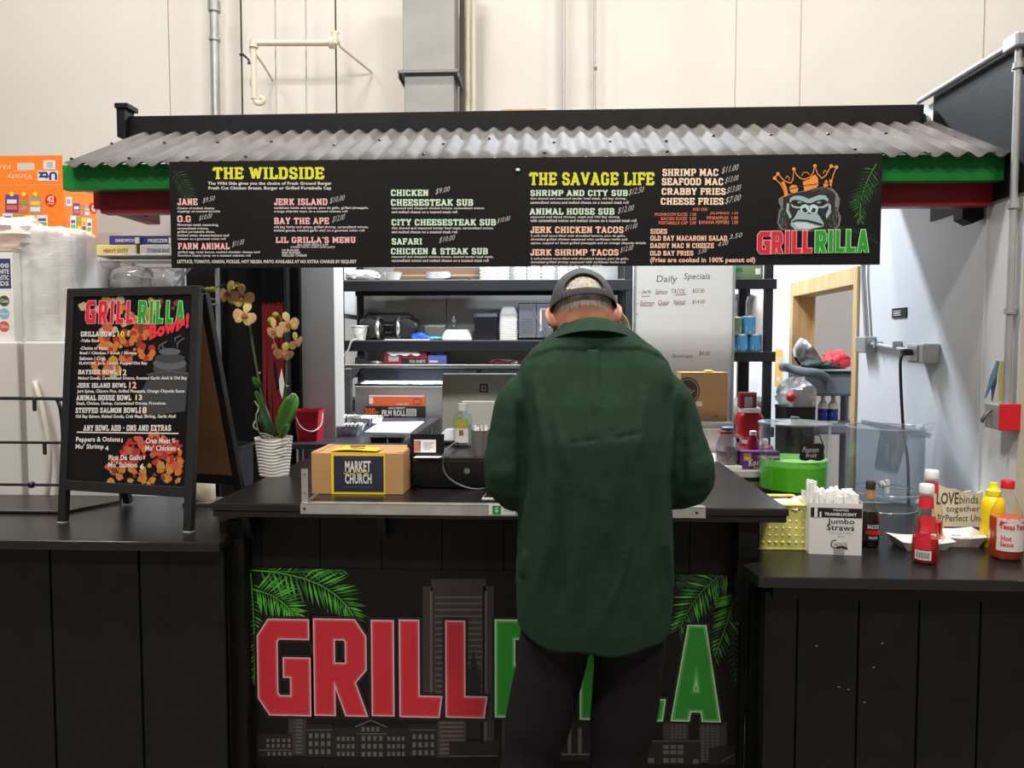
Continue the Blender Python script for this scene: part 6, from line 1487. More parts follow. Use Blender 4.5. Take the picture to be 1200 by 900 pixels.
def leaf(pts, wid, m, nm='leaf', cup=.15):
    P, _ = spline([Vector(q) for q in pts], [0] * len(pts), 5); n = len(P); vs = []
    for i, c in enumerate(P):
        f = i / (n - 1); w_ = wid * math.sin(math.pi * min(.97, .08 + f * .9)) ** .7
        tg = (P[min(i + 1, n - 1)] - P[max(0, i - 1)]).normalized(); sd = tg.cross(Vector((0, -1, .25))).normalized(); nn = sd.cross(tg)
        vs += [c - sd * w_ + nn * w_ * cup, c - sd * w_ * .5 + nn * w_ * cup * .2, c - nn * w_ * .12, c + sd * w_ * .5 + nn * w_ * cup * .2, c + sd * w_ + nn * w_ * cup]
    fs = [(i * 5 + j, i * 5 + j + 1, (i + 1) * 5 + j + 1, (i + 1) * 5 + j) for i in range(n - 1) for j in range(4)]
    MB().add(vs, fs).build(nm, m, t, smooth=True, solid=.0018)
leaf([Lp(327, 512), Lp(334, 490, -.03), Lp(342, 472, -.05), Lp(344.5, 461, -.05)], .032, M_LEAF)
leaf([Lp(322, 512), Lp(314, 497, -.02), Lp(308, 480, -.01), Lp(305, 462, .02)], .018, M_LEAFD)
leaf([Lp(320, 512), Lp(311, 500, .02), Lp(306, 490, .05), Lp(303, 487, .07)], .016, M_LEAFD)
leaf([Lp(312, 490), Lp(306, 475, -.02), Lp(301, 462, -.03), Lp(299, 458, -.03)], .009, M_LEAF)
leaf([Lp(330, 512), Lp(335, 503, -.05), Lp(338, 498, -.06)], .014, M_LEAF)
leaf([Lp(306, 455), Lp(301, 449, -.02), Lp(296.5, 442, -.03)], .012, M_LEAF, 'bract')
s1 = [Lp(318, 512), Lp(307, 465), Lp(298, 415), Lp(291, 372), Lp(285, 345), Lp(270, 333), Lp(250, 338)]
s2 = [Lp(328, 512), Lp(334, 470), Lp(336, 430), Lp(335, 395), Lp(328, 372), Lp(320, 368)]
for s_ in (s1, s2): MB().tube(s_, [.0042, .004, .0038, .0034, .003, .0026, .002][:len(s_)], 7, smooth=6).build('stem', M_STEM, t, smooth=True)
for s_, wd in (([Lp(309, 515), Lp(302, 503, -.05), Lp(300, 488, -.06), Lp(303, 478, -.05), Lp(298, 470, -.05)], .0028), ([Lp(306, 513), Lp(303, 505, -.06), Lp(297, 500, -.07), Lp(299, 493, -.06)], .0026), ([Lp(341, 512, -.05), Lp(336, 520, -.075), Lp(323, 526, -.07)], .0028), ([Lp(320, 512, -.06), Lp(312, 509, -.07), Lp(305, 508, -.06)], .0024)):
    MB().tube(s_, wd, 6, smooth=5).build('air_root', mat('root_grey', (122, 128, 104), .7), t, smooth=True)
leafw = [Lp(330, 432, -.02), Lp(327, 446, -.02), Lp(328, 458, -.02), Lp(331, 467, -.02), Lp(333.5, 450, -.02)]
MB().prism(leafw, (0, -.0015, 0)).build('care_tag', M_PAPER, t)
MB().tube([Lp(303, 437, -.006), Lp(305, 437, -.006)], .004, 6).tube([Lp(335, 452, -.006), Lp(338, 453, -.006)], .004, 6).build('stem_clip', M_GALV, t)
PETY = mat('petal_yellow', (240, 220, 128), .5, sss=.1); PETP = mat('petal_pink', (232, 176, 130), .5, rgb2=(240, 206, 150), vscale=40); LIP = mat('lip_rose', (206, 116, 96), .5)
def flower(px, py, size, face_dir=(0, -1, .1), m=PETY, half=False, roll=0, dy=-.03):
    c = Lp(px, py, dy); k_ = sc(c); S = size * k_
    n = Vector(face_dir).normalized(); u = Vector((0, 0, 1)).cross(n).normalized(); v = n.cross(u)
    mb = MB()
    for i, (ang, L_, wd) in enumerate(((90, 1.0, .34), (200, .95, .5), (-20, .95, .5), (235, .95, .32), (305, .95, .32))):
        a_ = R(ang + roll); d_ = u * math.cos(a_) + v * math.sin(a_); s_ = n.cross(d_)
        pts = []
        for f, ww in ((0, .08), (.25, .6), (.5, .95), (.75, .9), (.93, .5)): pts.append((f, ww))
        L1 = [c + d_ * S * L_ * f + s_ * S * wd * ww + n * S * (.10 * f - .25 * f * f) for f, ww in pts]; L2 = [c + d_ * S * L_ * f - s_ * S * wd * ww + n * S * (.10 * f - .25 * f * f) for f, ww in pts]
        C = [c + d_ * S * L_ * f + n * S * (.16 * f - .25 * f * f + .02) for f, ww in pts]; tip = c + d_ * S * L_ + n * S * -.12
        base = len(mb.v); k2 = len(pts)
        mb.slot(0 if i not in (1, 2) else 1).add(L1 + C + L2 + [tip], [(j, j + 1, k2 + j + 1, k2 + j) for j in range(k2 - 1)] + [(k2 + j, k2 + j + 1, 2 * k2 + j + 1, 2 * k2 + j) for j in range(k2 - 1)] + [(k2 - 1, 3 * k2, 2 * k2 - 1), (2 * k2 - 1, 3 * k2, 3 * k2 - 1)])
    fl = mb.build('flower', [m, PETP], t, smooth=True)
    # lip and column as sub-parts
    lp = MB(); lp.ball(c + n * S * .18 - v * S * .12, (S * .16, S * .16, S * .2), 10, 7).ball(c + n * S * .28 - v * S * .3, (S * .12, S * .1, S * .12), 8, 6).ball(c + n * S * .15 - v * S * .2 + u * S * .16, (S * .1, S * .08, S * .14), 8, 6).ball(c + n * S * .15 - v * S * .2 - u * S * .16, (S * .1, S * .08, S * .14), 8, 6)
    o = lp.build('lip', LIP, t, smooth=True)
    o.parent = fl
    return fl
flower(268, 343, 15, (-.25, -1, .1), roll=-12); flower(273.5, 333, 8, (.3, -.6, .6), roll=30, dy=.0); flower(284, 347, 15, (.1, -1, .05), roll=6, dy=-.04); flower(287, 368, 15, (.2, -1, .2), roll=-16, dy=-.05)
flower(338, 378, 13, (.35, -1, -.1), roll=20, dy=-.03); flower(321.5, 386, 13, (-.3, -1, -.1), roll=8); flower(322, 404, 12, (-.9, -.35, -.2), roll=0); flower(347, 400, 12, (.9, -.4, -.3), roll=25); flower(333, 413, 13, (.4, -.8, -.5), roll=-10)
for x, y, r_ in ((237.5, 339, 3.0), (243, 339, 3.4), (249, 339, 4.2), (323, 368.5, 4.2), (318, 375, 5)):
    c = Lp(x, y, -.005); k_ = sc(c); MB().ball(c, (r_ * k_, r_ * k_ * .8, r_ * k_ * .75), 10, 7).build('bud', mat('bud_green', (186, 190, 80), .5), t, smooth=True)
# ---- mug on a folded cloth beside the left end of the counter
p = PZ(238.5, 586, ZL + .012); k = sc(p)
t = thing('mug', 'speckled cream stoneware mug at the left end of the service counter', 'mug', p)
MB().open_lathe([(12.6 * k, 0), (13.4 * k, 2 * k), (13.4 * k, 21 * k), (13.1 * k, 21.6 * k), (12.2 * k, 21 * k), (12 * k, 3 * k), (.0005, 2.5 * k)], 32, TL(p)).build('body', mat('mug_cream', (206, 194, 172), .55, var=.1, vscale=40), t, smooth=True)
MB().tube([p + Vector((-12 * k, .01, 17 * k)), p + Vector((-19 * k, .012, 15 * k)), p + Vector((-19 * k, .012, 7 * k)), p + Vector((-12 * k, .01, 4 * k))], .0045, 8, smooth=4).build('handle', mat('mug_cream', (206, 194, 172), .55), t, smooth=True)
tag(MB().box(p.x - .055, p.y - .05, ZL, p.x + .08, p.y + .06, ZL + .0118).build('coaster', mat('slab_brown', (84, 74, 66), .6, var=.3, vscale=30), loc=(p.x, p.y, ZL), bevel=.002), 'dark stone slab under the cream mug', 'coaster')

# ================================================================== ON THE RIGHT COUNTER
# ---- yellow basket with napkins
p = PZ(917, 644, ZR_); k = sc(p); w, h, d = 54 * k, 53 * k, .135
t = thing('napkin_basket', 'pale yellow plastic basket with white napkins at the left end of the right counter', 'basket', p + Vector((0, d / 2, 0)))
MY = mat('basket_yellow', (222, 216, 120), .4, trans=.1)
c = p + Vector((0, d / 2, 0))
mb = MB()
def wall(a_, b_, n, rows, z0_, z1_, th):
    """wall with rows of square holes"""
    a_ = Vector(a_); b_ = Vector(b_); dv = b_ - a_; nn = Vector((dv.y, -dv.x, 0)).normalized() * th
    us = []; 
    for i in range(n): us += [(i + .0) / n, (i + .62) / n]
    us.append(1.0)
    zs = []
    for j in range(rows): zs += [j / rows, (j + .62) / rows]
    zs.append(1.0)
    for i in range(len(us) - 1):
        for j in range(len(zs) - 1):
            if i % 2 == 1 and j % 2 == 1: continue
            u0_, u1_ = us[i], us[i + 1]
            q0, q1 = a_ + dv * u0_, a_ + dv * u1_
            zz0, zz1 = z0_ + (z1_ - z0_) * zs[j], z0_ + (z1_ - z0_) * zs[j + 1]
            mb.add([(q0.x, q0.y, zz0), (q1.x, q1.y, zz0), (q1.x, q1.y, zz1), (q0.x, q0.y, zz1)], [(0, 1, 2, 3)])
x0, x1, y0, y1 = c.x - w / 2, c.x + w / 2, c.y - d / 2, c.y + d / 2
# solid lower part, studded; perforated row at the top
mb.box(x0, y0, ZR_, x1, y0 + .003, ZR_ + h * .74).box(x0, y1 - .003, ZR_, x1, y1, ZR_ + h * .74).box(x0, y0 + .003, ZR_, x0 + .003, y1 - .003, ZR_ + h * .74).box(x1 - .003, y0 + .003, ZR_, x1, y1 - .003, ZR_ + h * .74).box(x0 + .003, y0 + .003, ZR_, x1 - .003, y1 - .003, ZR_ + .004)
for a_, b_ in (((x0, y0), (x1, y0)), ((x1, y0), (x1, y1)), ((x1, y1), (x0, y1)), ((x0, y1), (x0, y0))):
    wall((a_[0], a_[1], 0), (b_[0], b_[1], 0), 7, 1, ZR_ + h * .74, ZR_ + h * .94, .003)
mb.build('basket', MY, t)
rim = MB()
rp = [(x0 - .003, y0 - .003, ZR_ + h), (x1 + .003, y0 - .003, ZR_ + h), (x1 + .003, y1 + .003, ZR_ + h), (x0 - .003, y1 + .003, ZR_ + h)]
for a_, b_ in zip(rp, rp[1:] + rp[:1]): rim.tube([a_, b_], .0055, 8)
rim.box(x0 - .003, y0 - .004, ZR_ + h * .93, x1 + .003, y0 - .0005, ZR_ + h)
rim.build('rim', MY, t, smooth=True)
MB().box(x0 - .012, y0 - .008, ZR_, x1 + .004, y0 - .0045, ZR_ + .007).build('base_lip', MY, t, bevel=.002)
mb = MB()
for i in range(7): mb.ball((x0 + w * (i + .5) / 7, y0 - .0003, ZR_ + h * .16), (.006, .003, .005), 8, 5)
for j in range(2, 5):
    for i in range(7): mb.ball((x0 + w * (i + .5) / 7, y0 - .0001, ZR_ + h * .16 * j), (.004, .002, .003), 8, 5)
mb.build('stud_row', mat('basket_stud', (232, 228, 160), .35), t, smooth=True)
def napkin(lb, pts, hgt):
    q = sum((Vector(a_) for a_ in pts), Vector()) / len(pts)
    mb = MB(); n = len(pts); mb.prism(pts, hgt)
    return tag(mb.build('napkin', M_PAPER, loc=q, bevel=.003), lb, 'napkin', 'napkins in the yellow basket')
tag(MB().box(x0 + .006, y0 + .006, ZR_ + .006, x1 - .006, y1 - .006, ZR_ + h * .8).build('napkin_stack', M_PAPER, loc=c), 'white napkin stack filling the yellow basket', 'napkins')
napkin('folded white napkin sticking up at the right of the yellow basket', [PZ(907, 597, ZR_ + h * .9) + Vector((0, .02, 0)), PZ(935, 598, ZR_ + h * .9), PY(946, 590, c.y - .01), PY(941, 584, c.y + .01), PY(918, 592, c.y + .02)], (0, .025, .006))
napkin('white napkin lying loose across the back of the yellow basket', [(x0 + .01, y0 + .05, ZR_ + h * .83), (x1 - .02, y0 + .03, ZR_ + h * .86), (x1 - .02, y1 - .02, ZR_ + h * .95), (x0 + .02, y1 - .02, ZR_ + h * .92)], (0, 0, .004))
# ---- straw carton
p = PZ(978.5, 650, ZR_); k = sc(p); w, h, d = 59 * k, 61 * k, .10
M_ST = Matrix.Translation(p) @ Matrix.Rotation(R(-5), 4, 'Z')
t = thing('straw_box', 'white carton of jumbo straws standing open beside the yellow basket', 'carton', p)
mc = mat('carton_white', (214, 210, 206), .5)
MB().box(-w / 2, 0, 0, w / 2, .0015, h, M_ST).box(-w / 2, d - .0015, 0, w / 2, d, h * 1.12, M_ST).box(-w / 2, .0016, 0, -w / 2 + .0015, d - .0016, h * 1.03, M_ST).box(w / 2 - .0015, .0016, 0, w / 2, d - .0016, h * 1.03, M_ST).box(-w / 2, .0016, 0, w / 2, d - .0016, .002, M_ST).build('carton', mc, t)
ux = (M_ST.to_3x3() @ Vector((1, 0, 0)))
F = Plane(M_ST @ Vector((-w / 2, -.0002, 0)), ux, (0, 0, 1))
def fr(a_, b_): return a_ * w, b_ * h
patch(F, t, 'black_band', M_INKBLACK, .02 * w, .72 * h, .99 * w, .905 * h, .0004)
mb = MB(); write(mb, 'WRAPPED', F, .44 * w, .845 * h, .74 * w, .885 * h, d=.0009, bold=.02); write(mb, 'TRANSLUCENT', F, .28 * w, .755 * h, .89 * w, .815 * h, d=.0009, bold=.04); mb.build('white_lettering', INK['w'], t)
mb = MB(); write(mb, 'Jumbo', F, .34 * w, .575 * h, .85 * w, .70 * h, d=.0009, bold=.01); write(mb, 'Straws', F, .33 * w, .475 * h, .85 * w, .59 * h, d=.0009, bold=.01); write(mb, '300 count', F, .54 * w, .345 * h, .68 * w, .37 * h, d=.0009); write(mb, '7.75 in individually wrapped', F, .39 * w, .405 * h, .81 * w, .43 * h, d=.0009); write(mb, 'HOICE', F, .48 * w, .17 * h, .72 * w, .235 * h, d=.0009)
ribbon(mb, F, [(.49 * w + .07 * w * math.cos(R(a_)), .21 * h + .075 * h * math.sin(R(a_))) for a_ in range(70, 300, 20)], .012 * w * 1.6, .0009)
ribbon(mb, F, [(.52 * w, .135 * h), (.62 * w, .155 * h), (.73 * w, .13 * h)], .006, .0009)
mb.build('black_lettering', M_INKBLACK, t)
mb = MB()
for a_, b_, c_, d_ in ((.09, .72, .15, .90), (.19, .72, .225, .83)): mb.add([F.pos(a_ * w, b_ * h, .0009), F.pos(c_ * w, b_ * h, .0009), F.pos(c_ * w, d_ * h, .0009), F.pos(a_ * w, d_ * h, .0009)], [(0, 1, 2, 3)])
mb.build('straw_picture', mc, t)
patch(F, t, 'barcode_patch', mat('barcode_grey', (150, 148, 146), .6), .47 * w, .0 + .02 * h, .67 * w, .12 * h, .0006)
random.seed(5)
for i in range(110):
    x = random.uniform(-w / 2 + .006, w / 2 - .006); y = random.uniform(.008, d - .008); L_ = h * 1.10 + random.uniform(0, .020) + (.028 if x < -w * .36 else 0)
    tx, ty = random.uniform(-.005, .005), random.uniform(-.004, .004)
    a_ = M_ST @ Vector((x, y, .004)); b_ = M_ST @ Vector((max(-w / 2 + .004, min(w / 2 - .004, x + tx)), max(.004, min(d - .004, y + ty)), L_))
    o = MB().tube([a_, b_], .0052, 6).build('straw', M_PAPER, loc=a_)
    tag(o, 'white paper wrapped straw bunched in the white straw carton', 'straw', 'straws in the white carton')
# ---- bottles
def bottle(name, lb, cat, p, prof_body, m_body, parts, group=None):
    t = thing(name, lb, cat, p, group)
    MB().lathe(prof_body, 32, TL(p)).build('body', m_body, t, smooth=True)
    for nm, prof, m in parts: MB().lathe(prof, 28, TL(p)).build(nm, m, t, smooth=True)
    return t
p = PZ(1018.5, 640, ZR_); k = sc(p)
GLZ = clear('bottle_glass', (255, 250, 240), 1.2)
t = bottle('steak_sauce_bottle', 'brown sauce bottle with black cap right of the straw carton', 'bottle', p, [(9.6 * k, 0), (10.6 * k, 2 * k), (10.6 * k, 34 * k), (9.6 * k, 42 * k), (6 * k, 52 * k), (4.6 * k, 58 * k), (4.3 * k, 66 * k)], GLZ,
           [('sauce', [(9.2 * k, 1.5 * k), (10.1 * k, 3 * k), (10.1 * k, 34 * k), (9.2 * k, 42 * k), (.0004, 42.2 * k)], mat('sauce_brown', (34, 14, 10), .15)), ('neck_foil', [(4.9 * k, 57 * k), (4.7 * k, 67.5 * k)], mat('neck_gold', (176, 130, 80), .4)), ('cap', [(5.2 * k, 68 * k), (5.2 * k, 76 * k), (4.6 * k, 77 * k)], M_BLACKMATTE)])
Rr_ = Round(p, 10.65 * k)
wrap(t, 'label', M_INKBLACK, Rr_.pos, -8.5 * k, 9 * k, 9 * k, 30 * k, .0004); wrap(t, 'red_band', M_RED, Rr_.pos, -8.5 * k, 16 * k, 9 * k, 21 * k, .0008)
mb = MB(); write(mb, 'BACCO', Rr_, -6.5 * k, 23 * k, 6.5 * k, 27.5 * k, d=.0009, bold=.03); write(mb, 'SAUCE', Rr_, -5 * k, 11 * k, 5 * k, 14 * k, d=.0009, bold=.02); mb.build('lettering', INK['w'], t)
M_KET = mat('ketchup', (178, 28, 18), .2)
def ketchup(lb, p, sc_=1.0):
    k = sc(p) * sc_
    t = bottle('ketchup_bottle', lb, 'bottle', p, [(13.2 * k, 0), (14.2 * k, 3 * k), (14.2 * k, 24 * k), (12.6 * k, 44 * k), (8.6 * k, 62 * k), (7.0 * k, 74 * k), (6.6 * k, 82 * k)], GLZ,
               [('sauce', [(12.6 * k, 2 * k), (13.6 * k, 4 * k), (13.6 * k, 24 * k), (13.2 * k, 30 * k), (.0004, 33 * k)], M_KET), ('neck_label', [(8.3 * k, 65 * k), (7.4 * k, 78 * k)], mat('label_red', (206, 40, 58), .4)), ('cap', [(7.8 * k, 82.5 * k), (8 * k, 84 * k), (8 * k, 91 * k), (7.4 * k, 92.5 * k)], M_WHITE)])
    Rr_ = Round(p, 14.3 * k, -math.pi / 2 - .62)
    wrap(t, 'front_label', mat('label_red', (206, 40, 58), .4), Rr_.pos, -9 * k, 18 * k, 8 * k, 38 * k, .0004)
    Rr2 = Round(p, 14.3 * k, -math.pi / 2 - .55); wrap(t, 'barcode_label', INK['w'], Rr2.pos, -10 * k, 6 * k, 8 * k, 17 * k, .0004)
    mb = MB()
    for i in range(8): mb.add([Rr2.pos((-8 + i * 1.8) * k, 8 * k, .0008), Rr2.pos((-7.2 + i * 1.8) * k, 8 * k, .0008), Rr2.pos((-7.2 + i * 1.8) * k, 15 * k, .0008), Rr2.pos((-8 + i * 1.8) * k, 15 * k, .0008)], [(0, 1, 2, 3)])
    mb.build('barcode', M_INKBLACK, t)
ketchup('half empty red ketchup bottle nearest the counter edge, front one of the pair', PZ(1083.5, 659, ZR_))
ketchup('red ketchup bottle with white cap standing behind the front ketchup bottle', PZ(1089.5, 638, ZR_), .95)
p = PZ(1178, 654, ZR_); k = sc(p)
t = bottle('hot_sauce_bottle', 'red hot sauce bottle with red cap and white label at the far right', 'bottle', p, [(16 * k, 0), (17.4 * k, 3 * k), (17.4 * k, 46 * k), (15.4 * k, 56 * k), (9.4 * k, 70 * k), (6.4 * k, 77 * k), (6 * k, 82 * k)], GLZ,
           [('sauce', [(15.4 * k, 2 * k), (16.8 * k, 4 * k), (16.8 * k, 46 * k), (16 * k, 50 * k), (.0004, 50.5 * k)], mat('hot_sauce', (196, 70, 30), .2)), ('cap', [(7 * k, 82.5 * k), (7 * k, 91 * k), (6.3 * k, 92 * k)], M_RED)])
Rr_ = Round(p, 17.5 * k, -math.pi / 2 - .12)
wrap(t, 'label', INK['w'], Rr_.pos, -17 * k, 12 * k, 17 * k, 50 * k, .0005, 14)
def cshape(Rr_, pts, d): mb = MB(); mb.add([Rr_.pos(a_ * k, b_ * k, d) for a_, b_ in pts], [tuple(range(len(pts)))]); return mb
cshape(Rr_, [(-16, 50), (16, 50), (15, 42), (10, 36), (2, 33), (-6, 36), (-16, 41)], .0009).build('yellow_field', M_YELLOW, t)
mb = cshape(Rr_, [(-15, 40), (-13, 47), (-6, 49.5), (0, 46), (6, 49), (12, 47), (14, 44), (10, 46), (3, 43), (-6, 46), (-11, 43)], .0012)
write(mb, 'Hot', Rr_, -12 * k, 24 * k, -2 * k, 30 * k, d=.0010, bold=.03); write(mb, 'Sauce', Rr_, -13 * k, 17.5 * k, 0, 23 * k, d=.0010, bold=.03); write(mb, 'Texas Pete', Rr_, -14 * k, 37.5 * k, 14 * k, 44 * k, d=.0016, bold=.03)
mb.build('red_lettering', mat('label_red', (206, 40, 58), .4), t)
p = PZ(1162, 640, ZR_); k = sc(p)
t = bottle('mustard_bottle', 'bright yellow mustard squeeze bottle behind the hot sauce bottle', 'bottle', p, [(12 * k, 0), (13 * k, 2 * k), (12.6 * k, 18 * k), (11.4 * k, 30 * k), (12.6 * k, 46 * k), (11 * k, 56 * k), (7 * k, 60 * k)], mat('mustard_yellow', (238, 204, 20), .35),
           [('cap', [(8 * k, 60.3 * k), (8 * k, 66 * k), (6 * k, 67 * k), (4.6 * k, 70 * k), (4.2 * k, 75 * k)], mat('mustard_cap', (244, 214, 40), .35))])
# ---- paper boats
def boat(lb, pts_top, pts_bot, fill):
    q = sum(pts_bot, Vector()) / 4
    t = thing('paper_boat', lb, 'paper boat', q, 'paper food boats')
    mb = MB(); inner = [q + (v - q) * .0 for v in pts_top]
    # outer skin with curved-up ends
    n = 8; T_ = []; B_ = []
    for i in range(4):
        a_, b_ = pts_top[i], pts_top[(i + 1) % 4]; c_, d_ = pts_bot[i], pts_bot[(i + 1) % 4]
        for j in range(n):
            f = j / n; dip = -.008 * math.sin(math.pi * f) if i % 2 == 0 else .002 * math.sin(math.pi * f)
            T_.append(a_.lerp(b_, f) + Vector((0, 0, dip))); B_.append(c_.lerp(d_, f))
    m_ = len(T_); vs = B_ + T_ + [v + (q - v) * .03 + Vector((0, 0, -.0005)) for v in T_] + [v + (q - v) * .05 + Vector((0, 0, .003)) for v in B_]
    fs = []
    for r_ in range(3):
        for i in range(m_): fs.append((r_ * m_ + i, r_ * m_ + (i + 1) % m_, (r_ + 1) * m_ + (i + 1) % m_, (r_ + 1) * m_ + i))
    fs += [tuple(range(m_))[::-1], tuple(3 * m_ + i for i in range(m_))]
    mb.add(vs, fs).build('boat', mat('boat_white', (222, 216, 208), .6), t, smooth=True, angle=30)
    return t, q
def boat_px(lb, x0, x1, yb, zt_, dep, rz):
    c = PZ((x0 + x1) / 2, yb, ZR_); k = sc(c); w2 = (x1 - x0) / 2 * k; c = c + Vector((0, dep / 2, 0))
    M = Matrix.Translation(c) @ Matrix.Rotation(R(rz), 4, 'Z')
    top = [M @ Vector(v) for v in ((-w2, -dep / 2 - .012, zt_ * .86), (w2, -dep / 2 - .012, zt_ * .86), (w2, dep / 2 + .012, zt_), (-w2, dep / 2 + .012, zt_))]
    bot = [M @ Vector(v) for v in ((-w2 * .72, -dep / 2, 0), (w2 * .72, -dep / 2, 0), (w2 * .72, dep / 2, 0), (-w2 * .72, dep / 2, 0))]
    return boat(lb, top, bot, None)
tb, q = boat_px('white paper food boat in front, partly behind the front ketchup bottle', 1053, 1117, 645, .034, .075, 4)
tag(bagmesh(q + Vector((.02, 0, .004)), .045, .028, .015, 81, .25).build('salt_packets', M_PAPER, loc=q, smooth=True), 'white packets heaped in the front paper boat', 'packets')
tb, q = boat_px('white paper food boat behind, below the wooden love sign', 1098, 1154, 641, .042, .085, -6)
tag(bagmesh(q + Vector((0, 0, .004)), .05, .03, .021, 82, .25).build('white_packets', M_PAPER, loc=q, smooth=True), 'white packets heaped in the rear paper boat', 'packets')
# ---- love sign on torn board
ys = 2.58
pts = [(1093, 617), (1175, 618), (1176, 577), (1171, 574), (1163, 576), (1154, 574), (1146, 578), (1138, 575), (1130, 577), (1120, 573), (1110, 572), (1103, 569), (1097, 568), (1096, 572)]
z0_ = ZR_
base = PZ(1130, 618, ZR_)
ys = base.y
F = Plane((base.x, ys, ZR_), (1, 0, 0), (0, .12, 1))
t = thing('love_sign', 'cream torn edged sign with handwritten love words behind the paper boats', 'sign', base)
q = [F.px(x, y) for x, y in pts]
MB().prism([F.pos(u, max(.0005, v)) for u, v in q], -F.n * .012).build('board', mat('sign_cream', (206, 192, 164), .7, var=.1, vscale=20), t)
A = [("LOVE", 828, 388, 920, 440), ("binds us", 925, 400, 1050, 436), ("together in", 868, 446, 1050, 478), ("Perfect Unity", 865, 484, 1045, 520), ("by", 832, 478, 862, 510)]
for nm, its, b_ in (('bold_lettering', A[:1], .02), ('lettering', A[1:], .0)):
    mb = MB()
    for s, x0, y0, x1, y1 in scaled(its, 870, 470, 3.636): wpx(mb, s, F, x0, y0, x1, y1, d=.001, bold=b_, slant=.08)
    mb.build(nm, mat('marker_brown', (72, 62, 52), .6), t)
# ---- drink dispensers
def spigot(c, t, r):
    mb = MB().tube([c + Vector((0, -r - .001, 0)), c + Vector((0, -r - .022, 0))], .014, 12).tube([c + Vector((0, -r - .022, .004)), c + Vector((0, -r - .045, 0))], .010, 10).tube([c + Vector((0, -r - .04, 0)), c + Vector((0, -r - .042, -.026))], .008, 10).box(c.x - .006, c.y - r - .05, c.z + .004, c.x + .006, c.y - r - .03, c.z + .022)
    mb.build('spigot', mat('spigot_pale', (206, 206, 200), .4), t, smooth=True)
p = PZ(942.5, 594, ZR_); k = sc(p); r = 39.5 * k; p = p + Vector((0, r, 0)); k = sc(p); r = 39.5 * k
zb = .030; H = PY(942, 497, p.y).z - ZR_
t = thing('drink_dispenser', 'clear round drink dispenser half full of bright green drink', 'drink dispenser', p)
MB().open_lathe([(r * .92, zb), (r, zb + .014), (r, H - .006), (r + .002, H), (r - .003, H), (r - .004, zb + .018), (.0006, zb + .014)], 48, TL(p)).build('jar', M_GLASS, t, smooth=True)
zl3 = PY(942, 545, p.y - r * .2).z - ZR_
MB().lathe([(r * .88, zb + .0155), (r - .007, zb + .024), (r - .007, zl3), (.0005, zl3)], 48, TL(p)).build('drink', mat('drink_green', (120, 240, 40), .2, sss=.3), t, smooth=True)
MB().open_lathe([(r - .0065, zl3 + .001), (r - .0065, zl3 + .024), (r - .03, zl3 + .003), (.0005, zl3 + .0015)], 48, TL(p)).build('foam', clear('foam_green', (200, 250, 150), .6, .2, .6, (196, 240, 150)), t, smooth=True)
MB().lathe([(r * .96, 0), (r * .98, .004), (r * .90, zb - .002)], 40, TL(p)).build('stand', mat('stand_smoke', (74, 76, 76), .3), t, smooth=True)
MB().open_lathe([(r + .003, H + .001), (r + .004, H + .008), (r * .9, H + .010), (r * .3, H + .014), (.018, H + .02), (.016, H + .03), (.0005, H + .031)], 40, TL(p)).build('lid', clear('lid_clear', (235, 238, 238), 1.3, .06, .22, (214, 218, 218)), t, smooth=True)
c = p + Vector((0, 0, zb + .045))
# chalk tag hanging on it
F = Plane((p.x, p.y - r - .006, ZR_), (1, 0, 0), (0, 0, 1))
t2 = thing('chalk_tag', 'small black chalkboard tag reading passion fruit on the green drink dispenser', 'tag', (p.x + .03, p.y - r - .006, ZR_ + .17))
out = [(937, 521), (940, 519.5), (948, 521), (957, 519.5), (964, 520), (966, 523), (965, 530), (966, 537), (963, 539.5), (957, 540), (950, 538.5), (944, 540), (938, 539), (936.5, 536), (938, 529)]
q = [F.px(x, y) for x, y in out]
MB().prism([F.pos(u, v) for u, v in q[::-1]], -F.n * -.003).build('plaque', M_INKBLACK, t2)
mb = MB(); wpx(mb, 'Passion', F, 940.5, 523.5, 959, 530, d=.0042, slant=.2); wpx(mb, 'fruit', F, 944, 530.5, 957, 536, d=.0042, slant=.2); mb.build('lettering', INK['w'], t2)
mb = MB(); mb.tube([F.pos(*F.px(x, y), .001) for x, y in ((940, 520), (944, 511), (947, 509.5), (958, 509.5), (961, 511), (964, 520))], .0022, 6); mb.build('hanger', M_INKBLACK, t2, smooth=True)
# empty dispenser
p = PZ(1053.5, 604, ZR_); k = sc(p); r = 40.5 * k; p = p + Vector((0, r, 0)); k = sc(p); r = 41.5 * k
H = PY(1053, 500, p.y).z - ZR_; zb = PY(1053, 578, p.y).z - ZR_
t = thing('drink_dispenser', 'empty clear drink dispenser with its lid askew on a clear pedestal', 'drink dispenser', p)
MB().open_lathe([(r * .85, zb), (r * .97, zb + .008), (r, zb + .02), (r, H - .006), (r + .002, H), (r - .003, H), (r - .004, zb + .022), (r * .9, zb + .010), (.0006, zb + .008)], 48, TL(p)).build('jar', M_CLEARPL, t, smooth=True)
MB().open_lathe([(r * .86, 0), (r * .84, .004), (r * .80, zb * .5), (r * .84, zb - .003), (r * .80, zb - .003), (r * .78, zb * .5), (r * .82, .004)], 40, TL(p)).build('pedestal', M_CLEARPL, t, smooth=True)
mb = MB()
for z_, rr_ in ((zb - .001, r * .90), (zb + .012, r * .985), (H, r + .001), (.003, r * .86)):
    mb.tube([p + Vector((rr_ * math.cos(a_ * .2618), rr_ * math.sin(a_ * .2618), z_)) for a_ in range(25)], .0026, 6, cap=False)
mb.build('rim_ring', M_WRAP, t, smooth=True)
spigot(p + Vector((-.055, .02, zb + .055)), t, r * .94)
